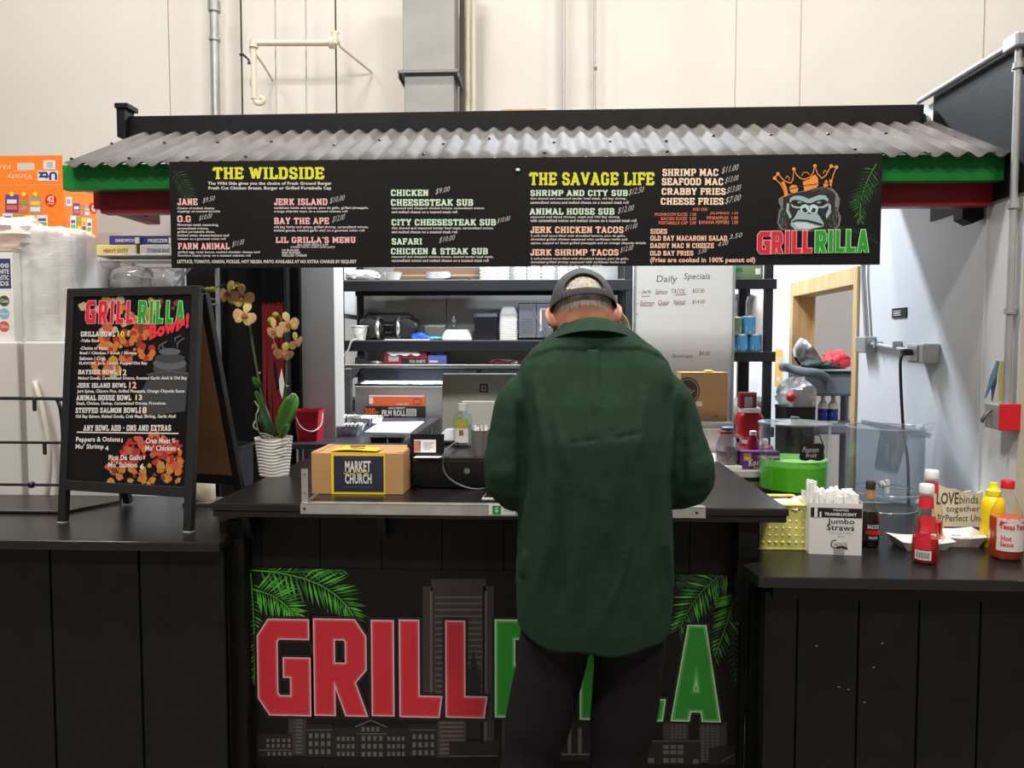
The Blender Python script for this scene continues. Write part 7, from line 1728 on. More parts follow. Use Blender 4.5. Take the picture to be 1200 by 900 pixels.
# ice core and lid inside it
a_, b_ = PY(1048, 507, p.y - .02), PY(1038, 553, p.y - .02)
t2 = thing('ice_core', 'clear plastic ice tube with flange leaning askew in the empty dispenser', 'ice tube', b_)
dv = (a_ - b_); L_ = dv.length; rot = dv.to_track_quat('Z', 'Y').to_matrix().to_4x4()
MB().open_lathe([(.0005, 0), (11 * k, .001), (12.5 * k, .006), (15 * k, L_), (14.2 * k, L_), (11.8 * k, .008)], 24, Matrix.Translation(b_) @ rot).build('tube', M_CLEARPL, t2, smooth=True)
MB().open_lathe([(15.5 * k, L_ + .001), (36 * k, L_ + .006), (37 * k, L_ + .024), (35.5 * k, L_ + .024), (35 * k, L_ + .009), (15 * k, L_ + .004)], 36, Matrix.Translation(b_) @ Matrix.Rotation(R(11), 4, 'Y')).build('lid_flange', M_CLEARPL, t2, smooth=True)
c = PY(1079, 503, p.y)
t2 = thing('clear_lid', 'clear plastic lid leaning up on the right of the empty dispenser', 'lid', c)
MB().open_lathe([(.0005, .012), (.020, .012), (.024, .0), (.048, -.006), (.052, -.010), (.050, -.013)], 32, TL(c, ry=-38)).build('lid', M_CLEARPL, t2, smooth=True)
# pale tubing / lime sticker seen inside
# ---- black wire basket at the right edge
p = PZ(1204, 604, ZR_)
t = thing('wire_rack', 'black wire rack with a black tray at the far right edge of the right counter', 'rack', p)
x0, y0 = PY(1184, 510, p.y).x, p.y
zt = PY(1190, 511, p.y).z
mb = MB()
for z_, i in ((zt, 0), (PY(1190, 533, p.y).z, 1), (PY(1190, 540, p.y).z, 1)):
    mb.tube([(x0 + .012 * i, y0, z_), (x0 + .25, y0, z_ - .0), (x0 + .25, y0 + .2, z_), (x0 + .012 * i, y0 + .2, z_), (x0 + .012 * i, y0, z_)], .005 if i == 0 else .003, 7)
for x in (.02, .05, .10, .15, .20):
    mb.tube([(x0 + x, y0, zt), (x0 + x, y0, PY(1190, 540, p.y).z)], .003, 6).tube([(x0 + x, y0 + .2, zt), (x0 + x, y0 + .2, PY(1190, 540, p.y).z)], .003, 6)
mb.build('basket', M_BLACKMETAL, t, smooth=True)
for x, y in ((.045, .0), (.23, .0), (.045, .2), (.23, .2)):
    MB().tube([(x0 + x, y0 + y, ZR_), (x0 + x, y0 + y, zt + .01)], .006, 8).build('leg', M_BLACKMETAL, t, smooth=True)
MB().box(x0 + .035, y0 + .01, PY(1190, 540, p.y).z + .004, x0 + .245, y0 + .19, zt + .012).build('tray', M_BLACKMATTE, t, bevel=.008)

# ================================================================== BENCH BEHIND THE COUNTER AT RIGHT
zbn = 1.01
pf = PZ(865, 551.5, zbn)
t = thing('back_bench', 'cream topped bench behind the service counter at right', 'bench', (.95, 3.2, 0))
xb0, xb1 = PZ(790, 552, zbn).x, PZ(908, 552, zbn).x + .02
MB().box(xb0, pf.y, zbn - .03, xb1, 3.54, zbn).build('top', mat('bench_cream', (206, 202, 190), .4), t, bevel=.004)
MB().box(xb0 + .02, pf.y + .02, 0, xb1 - .02, 3.52, zbn - .031).build('cabinet', mat('bench_grey', (150, 142, 130), .5), t)
p = PZ(892, 551, zbn) + Vector((0, .02, 0)); k = sc(p)
t = carton('drink_mix_box', 'purple drink mix carton with white lettering on the cream bench', 'carton', p, 46 * k, 21 * k, .06, mat('box_purple', (104, 46, 130), .45))
F = face(t, p, 46 * k, 21 * k)
patch(F, t, 'orange_patch', mat('patch_orange', (226, 150, 50), .5), 4 * k, 10 * k, 13 * k, 19 * k); patch(F, t, 'pale_band', mat('patch_lilac', (206, 150, 206), .5), 20 * k, 13 * k, 45 * k, 16 * k); patch(F, t, 'white_patch', INK['w'], 5.5 * k, 12 * k, 11 * k, 14 * k, .001)
mb = MB(); write(mb, 'Kool-Aid', F, 10 * k, 3.5 * k, 38 * k, 11.5 * k, d=.0012, bold=.05, tilt=2 * k); mb.build('lettering', INK['w'], t); text(F, t, 'SINGLES', INK['w'], 16 * k, .5 * k, 34 * k, 3.2 * k)
M_JUICE = mat('juice_red', (150, 20, 34), .25)
def jug(lb, p, w, h, lidr, grp=None):
    t = thing('juice_jug', lb, 'jug', p, grp)
    MB().lathe([(.86, 0), (.96, h * .04), (1, h * .12), (.97, h * .5), (1, h * .82), (.86, h * .94), (lidr / w * 1.0, h)], 36, TL(p) @ Matrix.Diagonal((w, w * .9, 1, 1)), sq=4).build('jug', M_JUICE, t, smooth=True)
    MB().lathe([(lidr * 1.05, h + .0005), (lidr * 1.08, h + .004), (lidr * 1.08, h + .018), (lidr, h + .022)], 28, TL(p)).build('lid', mat('lid_cream', (220, 208, 204), .45), t, smooth=True)
    return t
y = 3.42
p = Vector((W3(884, 540, y).x, y, zbn)); k = sc(p); zlo = W3(880, 514, y).z - zbn
jug('red plastic jug at the bottom, half hidden by the drink mix carton', p, 19.5 * k, zlo - .022, 14 * k)
p2 = Vector((W3(878, 510, y).x, y, zbn + zlo + .0005)); hh = W3(878, 483, y).z - p2.z
t = jug('big red plastic jug with cream lid stacked on the lower jug', p2, 15 * k, hh, 11.5 * k)
Rr_ = Round(p2, 14.9 * k, -.45)
wrap(t, 'white_label', mat('label_greyed', (196, 176, 176), .5), Rr_.pos, -3 * k, hh * .12, 3 * k, hh * .85, .001, 4)
p3 = Vector((W3(875, 475, y).x, y - .03, p2.z + hh + .0225)); hh3 = W3(875, 459.5, y).z - p3.z
t = carton('red_tin', 'small dark red carton balanced on the lid of the big red jug', 'carton', p3, 19 * k, hh3, .05, mat('tin_darkred', (120, 34, 44), .4))
F = face(t, p3, 19 * k, hh3); patch(F, t, 'grey_label', mat('label_grey', (170, 160, 158), .5), 5 * k, .2 * k, 14 * k, hh3 * .72); patch(F, t, 'rim_band', mat('band_rose', (180, 70, 80), .4), .2 * k, hh3 * .86, 18.8 * k, hh3 * .98)
y = 3.16
p = Vector((W3(882, 540, y).x, y, zbn)); k = sc(p)
t = bottle('juice_bottle', 'small red drink bottle with white cap between the jugs and the carton', 'bottle', p, [(6.5 * k, 0), (7 * k, 2 * k), (7 * k, 24 * k), (6 * k, 30 * k), (3.6 * k, 36 * k)], M_JUICE, [('cap', [(4 * k, 36.4 * k), (4 * k, 41 * k), (3.4 * k, 41.5 * k)], M_WHITE)])
wrap(t, 'label', mat('label_red', (206, 40, 58), .4), Round(p, 7.05 * k).pos, -6 * k, 22 * k, 6 * k, 29 * k, .0004, 6)
y = 3.12
p = Vector((W3(852, 545, y).x, y, zbn)); k = sc(p)
t = thing('storage_jar', 'round clear jar of red sweets with clip lid at the left of the bench', 'jar', p)
MB().open_lathe([(11 * k, 0), (13 * k, 3 * k), (14 * k, 18 * k), (12.5 * k, 28 * k), (8 * k, 38 * k), (8.5 * k, 40 * k), (7.6 * k, 40 * k), (12 * k, 27 * k), (13.4 * k, 18 * k), (12.4 * k, 4 * k), (.0005, 2 * k)], 32, TL(p)).build('jar', M_CLEARPL, t, smooth=True)
MB().lathe([(11 * k, 3 * k), (12.6 * k, 10 * k), (12.4 * k, 20 * k), (8 * k, 24 * k), (.0005, 25 * k)], 24, TL(p)).build('sweets', mat('sweets', (176, 60, 64), .5, rgb2=(206, 190, 186), vscale=70), t, smooth=True)
MB().lathe([(8.8 * k, 40.2 * k), (9 * k, 43 * k), (7 * k, 44 * k)], 24, TL(p)).build('seal', mat('seal_red', (190, 60, 74), .45), t, smooth=True)
MB().lathe([(7.4 * k, 44.2 * k), (7.4 * k, 47 * k), (6 * k, 48 * k)], 24, TL(p)).build('lid', mat('lid_teal', (86, 140, 160), .4), t, smooth=True)
MB().tube([p + Vector((8 * k, -.01, 41 * k)), p + Vector((14 * k, -.015, 36 * k)), p + Vector((12.5 * k, -.015, 29 * k))], .002, 6, smooth=3).build('clip', M_WHITE, t, smooth=True)
tag(MB().box(p.x - .05, pf.y + .01, zbn, p.x + .045, pf.y + .05, zbn + .016).build('paper_pad', M_PAPER, loc=(p.x, pf.y, zbn), bevel=.002), 'white paper pad on the bench in front of the clip lid jar', 'pad')
# ================================================================== PEOPLE
def voxel(mb, size, smooth=4, fac=.5):
    me = bpy.data.meshes.new('tmp'); me.from_pydata([tuple(p) for p in mb.v], [], mb.f)
    o = bpy.data.objects.new('tmp', me); COL.objects.link(o)
    md = o.modifiers.new('r', 'REMESH'); md.mode = 'VOXEL'; md.voxel_size = size
    if smooth:
        ms = o.modifiers.new('s', 'SMOOTH'); ms.iterations = smooth; ms.factor = fac
    dg = bpy.context.evaluated_depsgraph_get(); dg.update()
    ev = bpy.data.meshes.new_from_object(o.evaluated_get(dg))
    out = ([v.co.copy() for v in ev.vertices], [tuple(p.vertices) for p in ev.polygons], [v.normal.copy() for v in ev.vertices])
    bpy.data.objects.remove(o); bpy.data.meshes.remove(me); bpy.data.meshes.remove(ev)
    return out
def oval(z, cx, cy, a, b, n=44, e=2.3, tilt=0):
    out = []
    for i in range(n):
        t = 2 * math.pi * i / n; c, s = math.cos(t), math.sin(t)
        k = 1 / (abs(c) ** e + abs(s) ** e) ** (1 / e)
        out.append(Vector((cx + a * c * k, cy + b * s * k, z + tilt * s)))
    return out
def trunk(mb, rows, **k): return mb.rings([oval(*r, **k) for r in rows])
def limb(mb, pts, rr, seg=16): return mb.tube([Vector(p) for p in pts], rr, seg, smooth=5)
def head_pt(d, face=True):
    x, y, z = d
    p = Vector((x * .073, y * .095, z * .116))
    if z < 0:
        p.x *= 1 - .20 * (-z) ** 1.4
        if y < 0: p.y *= 1 - .30 * (-z) ** 1.3
    if y < 0 and z > -.3: p.y -= .006 * (1 - abs(z))
    if face:
        dd = Vector(d)
        for c, amp, s in (((0, .98, -.20), .021, .15), ((0, .99, .0), .010, .13), ((.32, .92, .10), -.007, .17), ((-.32, .92, .10), -.007, .17), ((.28, .92, .27), .004, .14), ((-.28, .92, .27), .004, .14),
                          ((0, .74, -.70), .012, .24), ((0, .88, -.47), .006, .16), ((.07, .90, -.47), -.004, .05), ((-.07, .90, -.47), -.004, .05), ((.5, .75, -.2), .004, .25), ((-.5, .75, -.2), .004, .25)):
            p += dd * amp * math.exp(-(dd - Vector(c)).length_squared / (s * s))
    return p
def dirv(az, el): return Vector((math.sin(az) * math.cos(el), math.cos(az) * math.cos(el), math.sin(el)))
def head_mesh(mb, M):
    A, E = 56, 36; vs = []; fs = []
    for j in range(E + 1):
        el = -math.pi / 2 + math.pi * j / E
        for i in range(A): vs.append(head_pt(dirv(2 * math.pi * i / A, max(-1.5707, min(1.5707, el)))))
    for j in range(E):
        for i in range(A): fs.append((j * A + i, j * A + (i + 1) % A, (j + 1) * A + (i + 1) % A, (j + 1) * A + i))
    mb.add(vs, fs, M)
    for s in (-1, 1):      # ears: flat shell with a rolled rim
        ME = M @ Matrix.Translation((s * .076, -.006, -.006)) @ Matrix.Rotation(R(s * 38), 4, 'Z') @ Matrix.Rotation(R(-8), 4, 'X')
        mb.ball((0, 0, 0), (.0085, .019, .032), 14, 10, ME)
        mb.tube([(s * .003, .012, -.022), (s * .004, -.012, -.020), (s * .006, -.020, .004), (s * .005, -.013, .026), (s * .003, .005, .031), (s * .002, .016, .018)], [.0062, .006, .006, .006, .0055, .005], 8, smooth=4, M=ME)
def hand_mesh(mb, wrist, fwd, side, up, s, curl=.5):
    """palm and five bent fingers; side is the direction of the thumb"""
    f, d, u = [Vector(v).normalized() for v in (fwd, side, up)]
    w = Vector(wrist)
    mb.tube([w - f * .02, w, w + f * .03, w + f * .065, w + f * .095], [.026, .025, .027, .026, .018], 12, smooth=3)
    mb.tube([w + f * .03 + d * .022, w + f * .075 + d * .028, w + f * .095 + d * .026], .014, 10)
    mb.tube([w + f * .03 - d * .020, w + f * .07 - d * .028, w + f * .088 - d * .028], .013, 10)
    for k, (o, L) in enumerate(((.028, .070), (.010, .080), (-.009, .075), (-.027, .058))):
        b = w + f * .085 + d * o; p = [b]; a = .15
        for q in (.42, .32, .26):
            p.append(p[-1] + (f * math.cos(a) - u * math.sin(a) + d * o * 1.2) * L * q); a += curl
        mb.tube(p, [.0098, .0092, .0085, .0075], 10, smooth=3)
    b = w + f * .025 + d * .026
    p = [b, b + d * .026 + f * .022 - u * .006, b + d * .036 + f * .050 - u * .014, b + d * .034 + f * .072 - u * .020]
    mb.tube(p, [.0125, .0115, .0105, .0085], 10, smooth=3)
def place(data, M):
    vs, fs, _ = data
    mb = MB(); mb.add(vs, fs, M); return mb
SKIN = mat('skin', (202, 142, 118), .5, rgb2=(186, 120, 98), vscale=24, sss=.08)
def segd(px, pz, a, b):
    ax, az = a; bx, bz = b; dx, dz = bx - ax, bz - az
    t = max(0, min(1, ((px - ax) * dx + (pz - az) * dz) / max(1e-9, dx * dx + dz * dz)))
    return math.hypot(px - ax - dx * t, pz - az - dz * t), t
# ---------------------------------------------------------------- the customer
XM = PY(697, 560, 1.80).x
MO = Matrix.Translation((XM, 1.80, 0)) @ Matrix.Rotation(YAW * .5, 4, 'Z')
man = thing('person', 'man seen from behind in dark green overshirt and dark cap leaning at the counter', 'person', (XM, 1.80, 0))
HC = Vector((-.024, .082, 1.594))
MH = Matrix.Translation(HC) @ Matrix.Rotation(R(-3.5), 4, 'Y') @ Matrix.Rotation(R(-33), 4, 'X')
EL = {-1: (-.203, .015, 1.192), 1: (.226, .015, 1.196)}
WR = {-1: (-.105, .345, 1.118), 1: (.105, .345, 1.118)}
mb = MB()
head_mesh(mb, MH)
limb(mb, [(-.002, .03, 1.46), (-.010, .038, 1.52), (-.02, .062, 1.575)], [.066, .060, .056])
trunk(mb, [(.86, 0, .0, .135, .09), (.95, 0, 0, .145, .10), (1.1, 0, 0, .145, .105), (1.25, 0, .0, .15, .11), (1.38, 0, .02, .155, .10), (1.45, 0, .03, .13, .08), (1.50, 0, .03, .07, .06)])
for s in (-1, 1):
    e, w = EL[s], WR[s]
    limb(mb, [(s * .15, .02, 1.40), (s * .185, .015, 1.31), e, ((e[0] + w[0]) / 2, .19, 1.15), w], [.044, .038, .034, .032, .026])
    fw = Vector((-s * .25, 1, -.16)).normalized()
    hand_mesh(mb, Vector(w) + fw * .02 + Vector((0, 0, -.012)), fw, (-s, -.2, 0), (0, 0, 1), s, .42)
FT = {-1: (-.215, .0), 1: (.045, .03)}
HIP = {-1: (-.095, .0, .86), 1: (.088, .0, .86)}; KN = {-1: (-.155, .02, .48), 1: (.064, .02, .48)}
for s in (-1, 1):
    limb(mb, [(s * .085, 0, .86), KN[s], (FT[s][0], FT[s][1], .10)], [.066, .048, .034])
    mb.ball((FT[s][0] + s * .01, FT[s][1] + .06, .05), (.04, .11, .035), 14, 9)
place(voxel(mb, .0055, 3), MO).build('body', SKIN, man, smooth=True, angle=80)
# eyes
for s in (-1, 1):
    c = MH @ Vector((s * .029, .080, .012)); e = MB().ball(c, .0115, 14, 9); e.v = [MO @ v for v in e.v]
    e.build('eye', mat('eye_white', (226, 222, 216), .2), man, smooth=True)
# trousers
mb = MB()
trunk(mb, [(.80, 0, .0, .17, .115), (.86, 0, 0, .175, .12), (.95, 0, 0, .17, .12), (1.0, 0, 0, .165, .115)])
for s in (-1, 1):
    limb(mb, [(s * .09, 0, .88), (-.098 if s < 0 else .090, .0, .78), (-.128 if s < 0 else .078, .01, .62), KN[s], (KN[s][0] * .5 + FT[s][0] * .5, .01, .28), (FT[s][0], FT[s][1], .07)], [.085, .088, .083, .074, .068, .074])
d = voxel(mb, .008, 5)
vs = []
for v, n in zip(d[0], d[2]):
    q = v + n * (.004 * noise.noise((v.x * 9, v.y * 9, v.z * 4)) + .003 * noise.noise((v.x * 25, v.y * 25, v.z * 9 + 3)))
    if v.z < .62: q += n * .004 * math.sin(v.z * 46 + 3 * noise.noise((v.x * 6, v.y * 6, v.z * 3))) * max(0, 1 - abs(v.z - .45) / .2)
    vs.append(q)
place((vs, d[1], None), MO).build('trousers', mat('trouser_black', (23, 22, 24), .85, bump=(180, .25, .002), spec=.15), man, smooth=True, angle=80)
for s in (-1, 1):
    mb = MB(); x, y = FT[s]; rows = []
    for yy, a, z in ((-.075, .030, .045), (-.06, .038, .075), (-.01, .042, .09), (.05, .045, .08), (.11, .048, .055), (.16, .044, .042), (.195, .030, .032), (.205, .012, .02)):
        rows.append([Vector((x + s * yy * .1 + a * math.cos(t), y + yy + .02, max(.004, z * .5 + z * .5 * math.sin(t)))) for t in [2 * math.pi * i / 16 for i in range(16)]])
    mb.rings(rows); mb.v = [MO @ v for v in mb.v]
    mb.build('shoe', mat('shoe_black', (26, 25, 26), .4), man, smooth=True, angle=50)
# overshirt
mb = MB()
trunk(mb, [(.800, 0, .0, .186, .142), (.86, 0, .0, .189, .146), (.95, 0, 0, .191, .148), (1.08, 0, .0, .188, .150), (1.2, 0, .0, .180, .152), (1.3, 0, .0, .180, .148), (1.38, 0, .012, .185, .136), (1.44, 0, .022, .192, .120), (1.475, 0, .025, .180, .110), (1.505, 0, .028, .156, .100), (1.53, -.003, .031, .124, .092), (1.555, -.004, .034, .090, .082), (1.572, -.006, .036, .070, .072)])
for s in (-1, 1):
    e, w = EL[s], WR[s]
    limb(mb, [(s * .135, .02, 1.405), (s * .172, .018, 1.375), (s * .19 if s < 0 else .196, .016, 1.30), e, (e[0] * .72 + w[0] * .28, .12, 1.158), (e[0] * .4 + w[0] * .6, .22, 1.14), (w[0] * .97, .325, 1.122)], [.066, .070, .070, .0695, .060, .053, .045])
d = voxel(mb, .0058, 5)
def lp(px, py): return ((px - 697) * .00194, 1.52 - (py - 405) * .00194)
FOLDS = [         ([(618, 436), (628, 480), (641, 560), (640, 640), (622, 700)], .0085, .013), ([(775, 422), (790, 465), (776, 560), (775, 640), (789, 700)], .0085, .012),
         ([(600, 470), (607, 520), (608, 600)], -.011, .012), ([(806, 470), (801, 520), (800, 600)], -.011, .012), ([(652, 560), (655, 650), (650, 720)], -.004, .012), ([(762, 560), (760, 650), (768, 720)], -.004, .011),
         ([(733, 615), (726, 660), (706, 722)], .0042, .007), ([(655, 518), (696, 513)], -.0026, .004), ([(710, 513), (748, 505)], -.0026, .004), ([(640, 470), (660, 560)], .004, .012), ([(752, 450), (742, 540)], .0035, .012),
         ([(612, 650), (606, 690)], .005, .010), ([(640, 590), (636, 700)], .003, .012), ([(700, 560), (704, 640)], .003, .014), ([(672, 600), (668, 720)], .0026, .012)]
FOLDS = [([lp(*q) for q in pts], a, w) for pts, a, w in FOLDS]
vs = []
for v, n in zip(d[0], d[2]):
    q = v.copy()
    k = max(0, min(1, (.35 - n.y) / .5))
    if k > 0 and abs(v.x) < .24:
        off = 0
        for pts, a, w in FOLDS:
            m_, t_ = min((segd(v.x, v.z, p0, p1)[0], (i + segd(v.x, v.z, p0, p1)[1]) / (len(pts) - 1)) for i, (p0, p1) in enumerate(zip(pts, pts[1:])))
            off += 1.3 * a * max(0, min(1, 4 * t_, 4 * (1 - t_))) * math.exp(-(m_ / w) ** 2)
        # box pleat below the yoke, fading out down the back
        fz = max(0, min(1, (v.z - 1.31) / .12)); wp = .0135 + .016 * (1 - fz)
        if 1.31 < v.z < 1.511: off += .0052 * fz * max(0, min(1, (wp - abs(v.x + .012)) / .004 + .5)) - .002 * math.exp(-((abs(v.x + .012) - wp - .004) / .005) ** 2)
        zs = 1.5125 - .035 * max(0, abs(v.x) - .10) / .1 - .02 * max(0, abs(v.x) - .15) / .05
        if v.z > zs and abs(v.x) < .21: off += .0045 * max(0, min(1, (.19 - abs(v.x)) / .05))
        q += n * off * k
    q += n * (.0035 * noise.noise((v.x * 14, v.y * 14, v.z * 5)) + .0016 * noise.noise((v.x * 40, v.y * 40, v.z * 14)))
    ax = abs(v.x)
    if ax > .16 and v.z < 1.40:      # sleeve wrinkles
        q += n * (.0045 * noise.noise((v.x * 10, v.y * 16, v.z * 30)) * min(1, (1.40 - v.z) * 8) * min(1, (ax - .16) * 20))
    if v.z < .90 and ax < .2:                    # shirt-tail hem
        t = ax / .19; q.z += (.9 - v.z) / .1 * (.050 * t ** 4 + .006 * math.sin(v.x * 40 + v.y * 20))
        q.x *= 1 + .0
    vs.append(q)
fs = [f for f in d[1] if not (sum(d[0][i].z for i in f) / len(f) < .815)]
SHIRT = mat('overshirt_green', (24, 48, 32), .85, var=.14, vscale=40, stretch=(1, 1, 5), bump=(240, .3, .0015), spec=.2)
place((vs, fs, None), MO).build('overshirt', SHIRT, man, smooth=True, angle=80, solid=.003)
# collar
rr = [(1.545, .074, .078), (1.582, .0665, .070), (1.588, .069, .0725), (1.587, .074, .078), (1.574, .092, .094), (1.556, .112, .112), (1.553, .108, .108), (1.568, .087, .089)]
mb = MB(); rings = []
for z, a, b in rr:
    rings.append([Vector((-.008 + a * math.cos(t), .036 + b * math.sin(t), z - .020 * (math.sin(t) + 1) - (.006 + .14 * max(0, a - .066)) * abs(math.cos(t)) ** 2)) for t in [2 * math.pi * i / 48 for i in range(48)]])
mb.rings(rings, cap=False); mb.v = [MO @ v for v in mb.v]
mb.build('collar', SHIRT, man, smooth=True, angle=50)
# hair and cap, grown over the skull directions
def skin_grid(az0, az1, na, el0f, el1f, ne, off, keep=None):
    vs = []; fs = []
    for j in range(ne + 1):
        for i in range(na + 1):
            az = az0 + (az1 - az0) * i / na; e0, e1 = el0f(az), el1f(az); el = e0 + (e1 - e0) * j / ne
            dd = dirv(az, min(el, 1.5706)); o = off(az, el, j / ne, i / na)
            vs.append(MH @ (head_pt(dd, False) + dd * o))
    for j in range(ne):
        for i in range(na):
            az = az0 + (az1 - az0) * (i + .5) / na; e0, e1 = el0f(az), el1f(az)
            if keep is None or keep(az, e0 + (e1 - e0) * (j + .5) / ne): fs.append((j * (na + 1) + i, j * (na + 1) + i + 1, (j + 1) * (na + 1) + i + 1, (j + 1) * (na + 1) + i))
    mb = MB(); mb.add(vs, fs); mb.v = [MO @ v for v in mb.v]; return mb
HAIR = mat('hair_grey_brown', (120, 106, 88), .65, rgb2=(188, 178, 160), vscale=26, stretch=(9, 9, 1), bump=(90, .6, .002))
def hoff(az, el, fj, fi):
    edge = min(1, fj * 1.6) * min(1, fi * 8) * min(1, (1 - fi) * 8)
    return -.002 + edge * (.0065 + .0022 * noise.noise((az * 30, el * 3, 1)) + .001 * noise.noise((az * 70, el * 6, 4)))
b0 = math.pi
skin = skin_grid(R(84), R(276), 110, lambda az: R(-28 + 15 * min(1, (abs(az - b0) / R(70)) ** 2) + 1.0 * math.sin(az * 23) + .8 * math.sin(az * 57)), lambda az: R(46), 40, hoff)
skin.build('hair', HAIR, man, smooth=True, angle=80)
edge = lambda az: R(13 - 19 * (.5 - .5 * math.cos(az)) ** 1.2)
def keepf(az, el):
    a = abs((az - b0 + math.pi) % (2 * math.pi) - math.pi) / R(37)
    lo = edge(az) + R(8.5)
    return not (a < 1 and lo < el < lo + R(25) * math.sqrt(1 - a ** 2))
CAPM = mat('cap_charcoal', (48, 48, 48), .85, bump=(220, .3, .0015), var=.08, vscale=18)
skin_grid(0, 2 * math.pi, 150, edge, lambda az: math.pi / 2, 70, lambda az, el, fj, fi: .0105 + .0012 * math.cos(6 * az) * (1 - abs(2 * fj - 1)), keepf).build('cap', CAPM, man, smooth=True, angle=60, solid=.002)
cp = man.children[-1]
arch = []
for i in range(31):
    a = -1 + 2 * i / 30; az = b0 + a * R(37); el = edge(az) + R(8.5) + R(25) * math.sqrt(max(0, 1 - a * a)); dd = dirv(az, el); arch.append(MO @ (MH @ (head_pt(dd, False) + dd * .0112)))
o = MB().tube(arch, .0022, 6).build('arch_binding', mat('cap_binding', (38, 38, 39), .8), man, smooth=True); o.parent = cp
o = skin_grid(b0 - R(40), b0 + R(40), 30, lambda az: edge(az) - R(.5), lambda az: edge(az) + R(8), 5, lambda az, el, fj, fi: .0125).build('strap', mat('cap_strap', (44, 44, 45), .8, bump=(200, .3, .001)), man, smooth=True, solid=.0015); o.parent = cp
az = b0 + R(26); dd = dirv(az, edge(az) + R(5)); c = MO @ (MH @ (head_pt(dd, False) + dd * .0145))
o = MB().box(c.x - .004, c.y - .002, c.z - .008, c.x + .004, c.y + .002, c.z + .009).build('buckle', mat('buckle', (170, 160, 150), .3, .8), man, bevel=.001); o.parent = cp
brim = []
vs = []; fs = []
for j in range(7):
    for i in range(25):
        az = R(-62 + 124 * i / 24); dd = dirv(az, edge(az)); base = head_pt(dd, False) + dd * .010
        f = j / 6; L_ = .072 * math.cos(az * 1.15) ** .6
        vs.append(MO @ (MH @ (base + Vector((dd.x * .2, 1, -.10)) * L_ * f + Vector((0, 0, -.018 * f * (abs(az) / R(62)) ** 2)))))
for j in range(6):
    for i in range(24): fs.append((j * 25 + i, j * 25 + i + 1, (j + 1) * 25 + i + 1, (j + 1) * 25 + i))
o = MB().add(vs, fs).build('brim', CAPM, man, smooth=True, solid=.003); o.parent = cp
c = MO @ (MH @ (head_pt(Vector((0, 0, 1)), False) + Vector((0, 0, .012))))
o = MB().ball(c, (.007, .007, .004), 12, 7).build('cap_button', CAPM, man, smooth=True); o.parent = cp

# ---------------------------------------------------------------- the clerk, almost hidden behind him
YK = 3.28
XK = PY(714, 400, YK).x
MK = Matrix.Translation((XK, YK, 0)) @ Matrix.Rotation(R(180), 4, 'Z')
clerk = thing('person', 'blond clerk in black behind the counter, almost hidden behind the man', 'person', (XK, YK, 0))
S_ = .93
KH = Matrix.Translation((0, .03, 1.555)) @ Matrix.Rotation(R(-14), 4, 'X') @ Matrix.Diagonal((.95, .95, .95, 1))
mb = MB(); head_mesh(mb, KH)
limb(mb, [(0, .0, 1.36), (0, .005, 1.42), (0, .018, 1.50)], [.058, .050, .046])
trunk(mb, [(.82, 0, 0, .15, .10), (.95, 0, 0, .14, .10), (1.08, 0, 0, .125, .09), (1.2, 0, .005, .135, .105), (1.30, 0, 0, .145, .095), (1.36, 0, 0, .12, .075), (1.40, 0, 0, .06, .05)])
for s in (-1, 1):
    e, w = (s * .20, .03, 1.07), (s * .11, .24, 1.09)
    limb(mb, [(s * .145, 0, 1.325), (s * .18, .01, 1.2), e, (s * .16, .14, 1.08), w], [.044, .039, .034, .031, .023])
    fw = Vector((-s * .2, 1, .0)).normalized(); hand_mesh(mb, Vector(w) + fw * .02, fw, (-s, -.2, 0), (0, 0, 1), s, .4)
    limb(mb, [(s * .085, 0, .84), (s * .085, .01, .46), (s * .085, 0, .09)], [.082, .053, .036]); mb.ball((s * .09, .06, .045), (.036, .105, .034), 14, 9)
place(voxel(mb, .0055, 3), MK).build('body', SKIN, clerk, smooth=True, angle=80)
mb = MB()
trunk(mb, [(.78, 0, 0, .168, .118), (.95, 0, 0, .156, .114), (1.08, 0, 0, .140, .104), (1.2, 0, .005, .15, .118), (1.30, 0, 0, .158, .106), (1.36, 0, 0, .132, .086), (1.405, 0, 0, .072, .062)])
for s in (-1, 1): limb(mb, [(s * .13, 0, 1.325), (s * .17, .008, 1.25), (s * .19, .015, 1.15)], [.054, .052, .050])
d = voxel(mb, .008, 4); place(([v + n * .004 * noise.noise((v.x * 16, v.y * 16, v.z * 7)) for v, n in zip(d[0], d[2])], d[1], None), MK).build('t_shirt', mat('tee_black', (26, 26, 28), .8), clerk, smooth=True, angle=80)
mb = MB(); trunk(mb, [(.76, 0, 0, .162, .112), (.85, 0, 0, .165, .115), (.95, 0, 0, .15, .108)])
for s in (-1, 1): limb(mb, [(s * .085, 0, .84), (s * .088, .01, .46), (s * .088, .0, .08)], [.088, .068, .062])
place(voxel(mb, .008, 4), MK).build('trousers', mat('trouser_navy', (34, 38, 52), .75), clerk, smooth=True, angle=80)
for s in (-1, 1):
    rows = [[Vector((s * .09 + a * math.cos(t), yy, max(.004, z * .5 + z * .5 * math.sin(t)))) for t in [2 * math.pi * i / 16 for i in range(16)]] for yy, a, z in ((-.07, .028, .045), (-.05, .036, .075), (0, .039, .09), (.06, .042, .075), (.12, .044, .05), (.17, .036, .035), (.19, .014, .02))]
    mb = MB().rings(rows); mb.v = [MK @ v for v in mb.v]; mb.build('shoe', mat('shoe_black', (26, 25, 26), .4), clerk, smooth=True, angle=50)
vs = []; fs = []; na, ne = 80, 40
